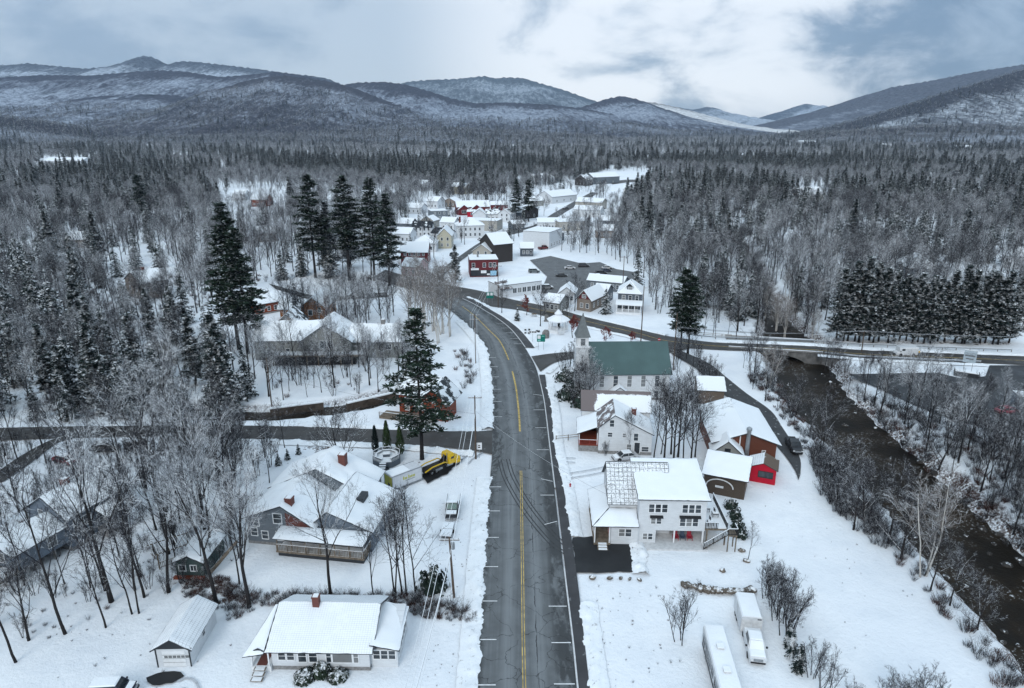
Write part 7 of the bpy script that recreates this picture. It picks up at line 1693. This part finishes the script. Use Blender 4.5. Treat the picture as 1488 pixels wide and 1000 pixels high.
sign('green guide sign on two posts on the village green', 786, 508, 2.2, 2.0, 2.2, GRN, 2, ((.06,.44,.42,.9,TW), (.56,.90,.72,.84,paint('pale_green', (.2, .5, .44))), (.1,.44,.1,.3,paint('pale_green', (.2, .5, .44)))))
sign('green guide sign on the traffic island at the village end', 712, 441, 2.4, 2.2, 1.8, GRN, 2, ((.1,.42,.45,.9,TW), (.56,.9,.45,.9,TW)))
sign('white speed sign on the pole at the side street corner', 696.5, 664, 1.0, 1.35, 1.5, TW, 1, ((.3,.7,.25,.42,M['black']), (.3,.7,.55,.68,M['black'])))
e = sign('red stop sign at the church lane corner', 957, 505, .1, .1, 2.0, RED, 1, name='stop_sign'); mb = MB(); mb.extr([(.42*math.cos(math.pi/8+k*math.pi/4), 2.3+.42*math.sin(math.pi/8+k*math.pi/4)) for k in range(8)], 'y', -.13, -.09); o = mb.build('octagon', RED, e); mb = MB(); mb.box(-.3, .3, -.14, -.132, 2.22, 2.38); mb.build('marking', TW, o)
sign('small dark direction sign on one post on the village green', 774, 497, 2.2, .6, 2.6, TW, 1, ((.05,.3,.2,.8,M['black']), (.4,.62,.2,.8,M['black']), (.7,.95,.2,.8,M['black'])))
sign('yellow marker post beside the bridge street', 1334, 520, .4, .5, 1.4, paint('marker_yellow', (.55, .33, .03)), 1)
e = sign('tall two post business sign standing in a dark planter by the big parking lot', 1404, 545, 2.6, 3.0, 3.2, paint('sign_blue_grey', (.42, .50, .56)), 2, ((.1,.9,.5,.62,M['steel']), (.2,.8,.25,.36,M['steel'])), rz=-.55); mb = MB(); mb.box(-2.6, 2.6, -1.4, 1.0, -.2, .9, 0); mb.box(-2.4, 2.4, -1.2, .8, .903, 1.05, 1); mb.build('planter', [M['dark_trim'], S], e); mb = MB(); mb.box(-1.3, 1.3, -.12, .1, 6.203, 6.32); mb.build('snow_cap', S, e)
e = empty('teal_container', G(932, 583.5), 0, 'long teal bin behind the white farmhouse', 'bin'); mb = MB(); mb.loft([[(-1.2,-.6,0),(1.2,-.6,0),(1.2,.6,0),(-1.2,.6,0)], [(-1.3,-.7,1.2),(1.3,-.7,1.2),(1.3,.7,1.2),(-1.3,.7,1.2)]]); mb.build('body', GRN, e); mb = MB(); mb.box(-1.32, 1.32, -.72, .72, 1.203, 1.3); mb.build('lid', S, e)
e = empty('fire_hydrant', G(828.5, 708), 0, 'small red fire hydrant in the snow by the walk', 'hydrant'); mb = MB(); mb.lathe([(.16, -.2), (.16, .0), (.12, .05), (.12, .55), (.15, .57), (.12, .68), (.04, .74)], 10); mb.build('barrel', RED, e, True); mb = MB(); mb.tube([(-.2, 0, .45), (.2, 0, .45)], .06, 8); mb.build('nozzle', RED, e)
# ================================================================== BRIDGE
def bridge():
    bl, br = G(1062, 506), G(1192, 514); d = (br-bl); rz = math.atan2(d.y, d.x); L_ = d.length
    wd = 11.5; e = empty('road_bridge', (bl.x, bl.y, 0), rz, 'low concrete road bridge over the dark river', 'bridge')
    n = 18; mb = MB(); arc = [(-.6, -3.6)]+[(L_*(.14+.72*k/n), -3.4+2.55*math.sin(math.pi*k/n)**.6) for k in range(n+1)]+[(L_+.6, -3.6), (L_+.6, -.05), (-.6, -.05)]
    mb.extr(arc, 'y', 0, .5, 0); mb.extr(arc, 'y', wd-.5, wd, 0); mb.build('arch_wall', paint('bridge_concrete', (.13, .13, .13), .9, var=.35, scale=.6), e)
    mb = MB(); mb.box(-.6, L_+.6, .5, wd-.5, -.6, -.02); mb.build('deck', M['stone'], e)
    for y in (.15, wd-.35):
        mb = MB(); mb.box(-.6, L_+.6, y-.15, y+.2, -.049, .45, 0); mb.box(-.6, L_+.6, y-.13, y+.18, .452, .55, 1); mb.build('parapet', [M['stone'], S], e)
    for s_, x in ((0, -.6), (1, L_+.6)):
        mb = MB(); q = -1 if s_ == 0 else 1; mb.add([(x, .2, -3.8), (x, .2, -.1), (x+q*5, -4.5, -1.0), (x+q*5, -4.5, -3.8), (x, .7, -3.8), (x, .7, -.1), (x+q*5.3, -4.1, -1.0), (x+q*5.3, -4.1, -3.8)], [(0,1,2,3), (7,6,5,4), (1,5,6,2), (2,6,7,3)]); mb.build('wing_wall', M['stone'], e)
bridge()
def guard_rail(label, pts, nm='guard_rail'):
    P = [G(*p) for p in pts]; e = empty(nm, P[0], 0, label, 'guard rail'); L_ = densify(P, 3.0); o = P[0]
    mb = MB()
    for a, b in zip(L_, L_[1:]): mb.bar(a-o+Vector((0,0,.6)), b-o+Vector((0,0,.6)), .08, .30, 0); mb.bar(a-o+Vector((0,0,.77)), b-o+Vector((0,0,.77)), .07, .04, 1)
    mb.build('rail', [M['steel'], S], e)
    for a in L_[::1][:60]: q = a-o; mb = MB(); mb.box(q.x-.06, q.x+.06, q.y+.05, q.y+.18, -.3, .75); mb.build('post', M['wood'], e)
guard_rail('guard rail along the far side of the bridge street', [(1040,492.5),(1110,494.5),(1180,497.5),(1250,503),(1350,507),(1470,511.5)])
guard_rail('guard rail between the bridge street and the big parking lot', [(1198,515.5),(1250,520.8),(1350,525.3),(1425,528.5)])
guard_rail('guard rail on the street before the houses by the village green', [(1000,489),(1040,493)])
def fence(label, a, b, h=1.0, mat=None):
    p, q = G(*a), G(*b); e = empty('rail_fence', p, math.atan2(q.y-p.y, q.x-p.x), label, 'fence'); L_ = (q-p).length; n = max(1, round(L_/2.2)); mb = MB()
    for z in (.45, .9): mb.box(0, L_, -.04, .04, z*h-.05, z*h+.05, 0); mb.box(0, L_, -.035, .035, z*h+.052, z*h+.09, 1)
    mb.build('rails', [mat or M['wood'], S], e)
    for k in range(n+1): x = L_*k/n; mb = MB(); mb.box(x-.07, x+.07, -.06, .06, -.3, h); mb.build('post', mat or M['wood'], e)
fence('low wooden fence across the snowy yard of the white farmhouse', (808, 640), (843, 637)); fence('fence above the river at the far end of the bridge', (1010, 487), (1062, 491))
# ================================================================== YARD THINGS
e = empty('garden_deck', G(562, 670), R(10), 'eight sided grey garden deck with benches, railing and steps under snow', 'deck'); oc = [(2.6*math.cos(k*math.pi/4+.39), 2.6*math.sin(k*math.pi/4+.39)) for k in range(8)]
mb = MB(); mb.extr(oc, 'z', -.2, .9, 0); mb.extr([(x*.97, y*.97) for x, y in oc], 'z', .902, 1.0, 1); mb.build('platform', [M['slate'], S], e)
for k in range(8):
    if k == 5: continue
    a, b = oc[k], oc[(k+1) % 8]; railing(e, [(a[0]*.97, a[1]*.97, 0), (b[0]*.97, b[1]*.97, 0)], .9, M['slate'], .75, .3)
    m0, m1 = Vector((*a, 0))*.75, Vector((*b, 0))*.75; mb = MB(); mb.bar(m0+Vector((0,0,1.3)), m1+Vector((0,0,1.3)), .4, .08, 0); mb.bar(m0+Vector((0,0,1.37)), m1+Vector((0,0,1.37)), .38, .05, 1); mb.build('bench', [M['slate'], S], e)
stairs(e, (-.9, -4.1), (-.6, -2.4), .0, .9, 1.4, M['slate'], 4); mb = MB(); mb.box(-.6, .6, -.4, .6, 1.0, 1.5, 0); mb.box(-.62, .62, -.42, .62, 1.502, 1.6, 1); mb.build('table', [M['slate'], S], e)
e = empty('fire_ring', G(562, 682), 0, 'small round fire ring in the snow below the deck', 'fire ring'); mb = MB(); mb.lathe([(.45, -.1), (.5, .25), (.4, .28), (.38, .0)], 12); mb.build('ring', M['dark_trim'], e)
for i, (u, l) in enumerate(((893.5, 'leftmost of three blue wheeled bins against the white house'), (899, 'middle one of three blue wheeled bins against the white house'), (905.5, 'rightmost of three blue wheeled bins against the white house'))):
    e = empty('wheeled_bin', G(u, 779), 0, l, 'bin', 'bins beside the driveway'); mb = MB(); mb.loft([[(-.22,-.24,.08),(.22,-.24,.08),(.22,.24,.08),(-.22,.24,.08)], [(-.29,-.32,1.0),(.29,-.32,1.0),(.29,.32,1.0),(-.29,.32,1.0)]]); mb.build('body', paint('bin_blue', (.05, .075, .12)), e); mb = MB(); mb.box(-.31, .31, -.36, .34, 1.003, 1.07, 0); mb.box(-.29, .29, -.33, .3, 1.073, 1.17, 1); mb.build('lid', [paint('bin_blue', (.05, .075, .12)), S], e)
    for s_ in (-1, 1): wheel(e, 0.0, s_*.27, .1, .07)
for x, c, l in ((5.6, (.30, .02, .04), 'left red garden chair under the house'), (6.6, (.05, .07, .11), 'dark blue garden chair between the two red ones under the house'), (7.6, (.30, .02, .04), 'right red garden chair under the house')):
    e = empty('garden_chair', APT.matrix_world @ Vector((0,0,0)) if 0 else (Matrix.Translation(APT.location) @ Matrix.Rotation(APT.rotation_euler.z, 4, 'Z')) @ Vector((x, .9, .125)), APT.rotation_euler.z, l, 'chair'); m = paint('chair_%d' % int(x), c)
    mb = MB(); mb.box(-.3, .3, -.3, .3, .36, .42); mb.build('seat', m, e); mb = MB(); mb.bar((0, .32, .42), (0, .52, 1.1), .6, .05); mb.build('backrest', m, e)
    for sx in (-1, 1):
        mb = MB(); mb.box(sx*.36-.06, sx*.36+.06, -.36, .4, .58, .62); mb.build('armrest', m, e)
        for y in (-.3, .3): mb = MB(); mb.box(sx*.36-.03, sx*.36+.03, y-.03, y+.03, 0, .578); mb.build('leg', m, e)
T4 = Matrix.Translation(APT.location) @ Matrix.Rotation(APT.rotation_euler.z, 4, 'Z')
for x, y, l in ((10.7, 4.6, 'dark patio table on the snowy deck of the white house'), (11.6, 3.2, 'small snowy patio chair on the deck of the white house'), (10.4, .9, 'dark deck seat behind the short railing of the white house')):
    e = empty('patio_furniture', T4 @ Vector((x, y, 2.66)), APT.rotation_euler.z, l, 'patio furniture'); mb = MB(); mb.box(-.45, .45, -.4, .4, .52, .6, 0); mb.box(-.4, .4, -.35, .35, .603, .7, 1); mb.build('top', [M['black'], S], e); mb = MB(); mb.bar((0, .42, .5), (0, .5, 1.05), .9, .06); mb.build('backrest', M['black'], e)
    for sx in (-.38, .38):
        for sy in (-.33, .33): mb = MB(); mb.box(sx-.03, sx+.03, sy-.03, sy+.03, 0, .519); mb.build('leg', M['black'], e)
# stones
ROCKM = needle('rock', (.14, .12, .10), .52, 1.4); RIVR = needle('river_rock', (.045, .042, .040), .58, 1.1)
STN = [MB().blob((0,0,0), (1, .8, .7), 300+i, 2, .22) for i in range(5)]; STM = [b.mesh('boulder', ROCKM, True) for b in STN]; RVM = [b.mesh('boulder', RIVR, True) for b in STN]
def stone(p, s, label, group, ms=STM, nm='boulder'):
    o = bpy.data.objects.new(nm, trnd.choice(ms)); COL.objects.link(o); o.location = p; o.scale = (s*trnd.uniform(.85, 1.2), s*trnd.uniform(.8, 1.1), s*trnd.uniform(.75, 1.05)); o.rotation_euler = (trnd.uniform(-.2, .2), trnd.uniform(-.2, .2), trnd.uniform(0, 6.28)); return tag(o, label, 'boulder', group)
for k in range(17):
    u = 992+k*6.3; v = 851+.000*k+4.5*math.sin(k*.2)+(k*.62 if k < 14 else 8.4); p = G(u, v); stone(p+Vector((0, 0, .25)), trnd.uniform(.5, .72), 'boulder in the curving stone wall above the box trailer', 'boulders of the curving stone wall')
for u, v, s in ((861, 840, .55), (886, 841, .4), (902, 841, .35), (915, 842, .3), (929, 843, .35)): stone(G(u, v)+Vector((0,0,.1)), s, 'stone in the short row below the black driveway', 'stones below the driveway')
for u, v, l in ((1050, 829, 'round snow capped stone alone on the lower yard'), (1078, 800, 'snow capped stone under the junipers by the sapling'), (1085, 815, 'dark flat stone at the foot of the sapling')): stone(G(u, v), .5, l, None)
n = 0
for i in range(400):
    k = trnd.uniform(.5, len(RC)-1.2); j = int(k); c = RC[j].lerp(RC[j+1], k-j); w_ = RW[j]; t = (RC[j+1]-RC[j]).normalized(); nr = Vector((t.y, -t.x, 0)); side = trnd.choice((-1, 1)); f = trnd.uniform(.80, 1.25) if trnd.random() < .75 else trnd.uniform(-.8, .8)
    p = c+nr*w_*f*side
    if proj(p)[0] > 1520 or p.y > 215: continue
    zz = max(WATER-.12, Zs(p.x, p.y)); stone(Vector((p.x, p.y, zz+.05)), trnd.uniform(.3, .85), 'snow flecked boulder in the dark river or on its edge', 'boulders in the river', RVM, 'river_boulder'); n += 1
    if n >= 110: break
# brook walls
for a, b, l in (((392, 596), (470, 586), 'low stone retaining wall above the brook on the left'), ((505, 588), (575, 572), 'snow topped stone retaining wall above the brook beside the red shop')):
    p, q = G(*a), G(*b); e = empty('stone_wall', p, math.atan2(q.y-p.y, q.x-p.x), l, 'wall'); L_ = (q-p).length; mb = MB(); mb.box(0, L_, 0, .7, -1.6, .15, 0); mb.build('masonry', needle('wall_stone', (.075, .06, .05), .58, 1.6), e); mb = MB(); mb.box(-.02, L_+.02, -.04, .74, .152, .38); mb.build('snow_cap', S, e)
# ================================================================== VILLAGE GREEN
e = empty('bandstand', G(811, 481), R(12), 'white bandstand with pointed snowy roof and railings on the green', 'bandstand'); oc = [(3.0*math.cos(k*math.pi/4+.39), 3.0*math.sin(k*math.pi/4+.39)) for k in range(8)]
mb = MB(); mb.extr(oc, 'z', -.2, .7); mb.build('platform', TW, e); posts(e, [(x*.93, y*.93) for x, y in oc], .7, 3.4, TW, .18)
for k in range(8):
    if k != 5: a, b = oc[k], oc[(k+1) % 8]; railing(e, [(a[0]*.93, a[1]*.93, 0), (b[0]*.93, b[1]*.93, 0)], .7, TW, .9, .3, snow=False)
mb = MB(); mb.loft([[(x*1.15, y*1.15, 3.4) for x, y in oc], [(x*1.15, y*1.15, 3.62) for x, y in oc], [(x*.38, y*.38, 4.9) for x, y in oc]]); mb.loft([[(x*.33, y*.33, 4.902) for x, y in oc], [(x*.33, y*.33, 5.3) for x, y in oc], [(x*.42, y*.42, 5.31) for x, y in oc], [(x*.02, y*.02, 6.6) for x, y in oc]]); mb.build('roof', S, e)
stairs(e, (-.2, -4.2), (-.2, -2.8), 0, .7, 1.6, TW, 3)
e = empty('spruce_tree', G(812, 479.5)+Vector((0, 0, .72)), 0, 'small dark christmas spruce inside the bandstand', 'spruce')
for n_, m_ in zip(('trunk', 'crown'), LIB['young_spruce'][0][:2]): o = bpy.data.objects.new(n_, m_); COL.objects.link(o); o.parent = e
e.scale = (.55, .55, .62)
e = empty('flagpole', G(815, 487), 0, 'thin white flagpole in front of the bandstand', 'flagpole'); mb = MB(); mb.tube([(0,0,-.3), (0,0,7.5)], [.07, .04], 8); mb.build('mast', TW, e); mb = MB(); mb.lathe([(.02, 7.5), (.1, 7.58), (.1, 7.62), (.02, 7.7)], 8); mb.build('finial', M['steel'], e)
o = MB().blob((0,0,.9), (1.15, .75, 1.5), 77, 3, .12).build('memorial_boulder', paint('granite', (.17, .165, .16), .9, var=.3), None, True, G(793, 491)); tag(o, 'pointed grey memorial boulder behind the green guide sign', 'boulder')
e = empty('memorial_stone', G(794, 467), 0, 'upright grey memorial slab between the trees and the bandstand', 'memorial'); mb = MB(); mb.box(-.8, .8, -.4, .4, -.2, .35); mb.build('base', M['stone'], e); mb = MB(); mb.extr([(-.6, .352), (.6, .352), (.6, 1.9), (.3, 2.15), (-.3, 2.15), (-.6, 1.9)], 'y', -.2, .2); mb.build('slab', paint('granite', (.17, .165, .16)), e)
def bench(label, u, v, rz=0, group=None):
    e = empty('park_bench', G(u, v), rz, label, 'bench', group); mb = MB(); mb.box(-.8, .8, -.25, .25, .42, .48, 0); mb.box(-.78, .78, -.23, .2, .482, .56, 1); mb.build('seat', [M['wood'], S], e); mb = MB(); mb.box(-.8, .8, .24, .30, .5, .95); mb.build('backrest', M['wood'], e)
    for x in (-.65, .65): mb = MB(); mb.box(x-.04, x+.04, -.22, .22, 0, .418); mb.build('leg', M['black'], e)
bench('dark park bench beside the bare maple on the green', 776, 460)
for u, v, l in ((763.5, 480.5, 'upper left of four dark stone blocks on the green'), (769, 480, 'upper right of four dark stone blocks on the green'), (763.5, 485, 'lower left of four dark stone blocks on the green'), (768.5, 485, 'lower right of four dark stone blocks on the green'), (780, 482, 'left one of two dark stone blocks behind the small direction sign'), (783, 482.5, 'right one of two dark stone blocks behind the small direction sign')):
    e = empty('stone_block', G(u, v), 0, l, 'stone block'); mb = MB(); mb.box(-.28, .28, -.28, .28, -.2, .55, 0); mb.build('block', M['dark_trim'], e); mb = MB(); mb.box(-.25, .25, -.25, .25, .552, .66); mb.build('snow_cap', S, e)
# ================================================================== TREES BETWEEN THE BUILDINGS
fp = []
for o in COL.objects:
    if o.type == 'EMPTY' and o.parent is None and any(c.name.startswith('wall') for c in o.children):
        wm = [c for c in o.children if c.name.startswith(('wall', 'rear_wall', 'wing_wall', 'gable_wall'))]
        T_ = Matrix.Translation(o.location) @ Matrix.Rotation(o.rotation_euler.z, 4, 'Z')
        for c in wm:
            vs = [T_ @ v.co for v in c.data.vertices]; x = [v.x for v in vs]; y = [v.y for v in vs]; fp.append((min(x), max(x), min(y), max(y)))
ROADS = [[G(u, v) for u, v in ((600,420),(640,392),(668,375),(700,354),(735,338),(780,329),(810,311),(838,294),(864,280))], [G((a[0]+b[0])/2, (a[1]+b[1])/2) for a, b in zip(ST_T, ST_B)], [p for p in cen if p.y > 150]]
LOTP = [(765,376),(800,368),(845,380),(872,378),(895,388),(930,393),(930,412),(860,417),(838,435),(780,428)]
def free(x, y, m=2.2):
    for a, b, c, d in fp:
        if a-m < x < b+m and c-m < y < d+m: return False
    for r in ROADS:
        if segdist(np.array([x]), np.array([y]), r)[0][0] < 7: return False
    u, v, _ = proj((x, y, 0)); return not inpoly([u], [v], LOTP)[0]
def infill(poly, n, kinds, label, group, s0, s1, tries=4000):
    pts = [G(u, v) for u, v in poly]; x0, x1 = min(p.x for p in pts), max(p.x for p in pts); y0, y1 = min(p.y for p in pts), max(p.y for p in pts); k = 0; got = []
    for _ in range(tries):
        x, y = trnd.uniform(x0, x1), trnd.uniform(y0, y1); u, v, _z = proj((x, y, 0))
        if not inpoly([u], [v], poly)[0] or not free(x, y) or any((a-x)**2+(b-y)**2 < 13 for a, b in got): continue
        got.append((x, y)); kd = trnd.choice(kinds); plant(kd, (x, y, Zs(x, y)), label.format(NOUN.get(kd, 'bush')), group.format(SHORT.get(kd, 'bushes').replace('bushes', 'bush')), trnd.uniform(s0, s1)); k += 1
        if k >= n: break
infill([(570,300),(640,285),(860,265),(905,300),(915,350),(850,372),(770,352),(660,400),(575,410)], 230, ('frosted_tree', 'frosted_tree', 'slim_tree', 'clump_tree', 'spruce_tree', 'bare_tree'), '{} among the village buildings', '{} trees among the village buildings', .5, .85)
infill([(800,345),(905,330),(985,420),(985,470),(945,450),(930,390),(870,372),(800,362)], 110, ('bare_tree', 'frosted_tree', 'frosted_tree', 'slim_tree', 'clump_tree'), '{} on the slope behind the village parking lot', '{} trees behind the village parking lot', .55, .95)
infill([(640,286),(760,284),(760,300),(650,300)], 40, ('bare_tree',), '{} in the row behind the red shops', '{} trees behind the red shops', .7, .95)
infill([(800,255),(880,250),(880,266),(905,300),(880,330),(840,300),(790,280)], 26, ('bare_tree', 'spruce_tree'), '{} beside the hill street', '{} trees beside the hill street', .5, .8)
infill([(395,470),(470,530),(560,500),(600,470),(575,440),(480,445)], 36, ('slim_tree', 'bare_tree', 'frosted_tree'), '{} around the grey lodge', '{} trees around the grey lodge', .7, 1.0)
infill([(385,535),(560,515),(600,520),(590,565),(480,575),(390,585)], 60, ('slim_tree', 'slim_tree', 'clump_tree', 'frosted_tree'), '{} on the snowy slope between the lodge and the brook', '{} trees on the slope below the lodge', .55, .95)
infill([(985,505),(1010,520),(1040,560),(1010,560),(975,540)], 22, ('slim_tree', 'clump_tree'), '{} by the lane behind the church', '{} trees by the lane behind the church', .5, .8)
infill([(1000,480),(1070,485),(1070,492),(1000,490)], 10, ('bare_tree', 'slim_tree'), '{} beside the river above the bridge', '{} trees above the bridge', .6, .9)
infill([(815,530),(855,528),(858,592),(830,592)], 16, ('evergreen_shrub', 'clump_tree', 'forked_tree'), '{} beside the church tower', '{} plants beside the church tower', .55, .95)
infill([(330,640),(420,640),(400,700),(340,720)], 16, ('clump_tree', 'slim_tree'), '{} in the thicket behind the grey house', '{} trees behind the grey house', .7, 1.0)
infill([(1088,470),(1120,440),(1170,420),(1195,430),(1195,490),(1150,492)], 16, ('bare_tree', 'birch_tree', 'clump_tree'), '{} on the wooded bank above the bridge', '{} trees on the bank above the bridge', .7, 1.05)
infill([(1062,520),(1120,525),(1165,600),(1210,650),(1185,650),(1130,600),(1085,560)], 18, ('clump_tree', 'slim_tree', 'bare_tree'), '{} on the near bank below the bridge', '{} trees on the near bank below the bridge', .45, .75)
infill([(1196,520),(1235,530),(1300,575),(1240,565),(1205,545)], 14, ('clump_tree', 'slim_tree', 'bare_tree'), '{} on the far bank below the bridge', '{} trees on the far bank below the bridge', .5, .85)
# ================================================================== AIR
def haze():
    mb = MB(); mb.box(-17000, 17000, -900, 17500, -12, 2600)
    o = mb.build('haze', []); 
    mt = bpy.data.materials.new('haze_air'); mt.use_nodes = True; nt = mt.node_tree; nt.nodes.clear()
    out = nt.nodes.new('ShaderNodeOutputMaterial'); vol = nt.nodes.new('ShaderNodeVolumePrincipled')
    vol.inputs['Color'].default_value = (.52, .72, 1.0, 1); vol.inputs['Density'].default_value = HAZE
    vol.inputs['Anisotropy'].default_value = 0.0
    nt.links.new(vol.outputs[0], out.inputs['Volume']); o.data.materials.append(mt)
    o['kind'] = 'stuff'
HAZE = 3.2e-5
haze()
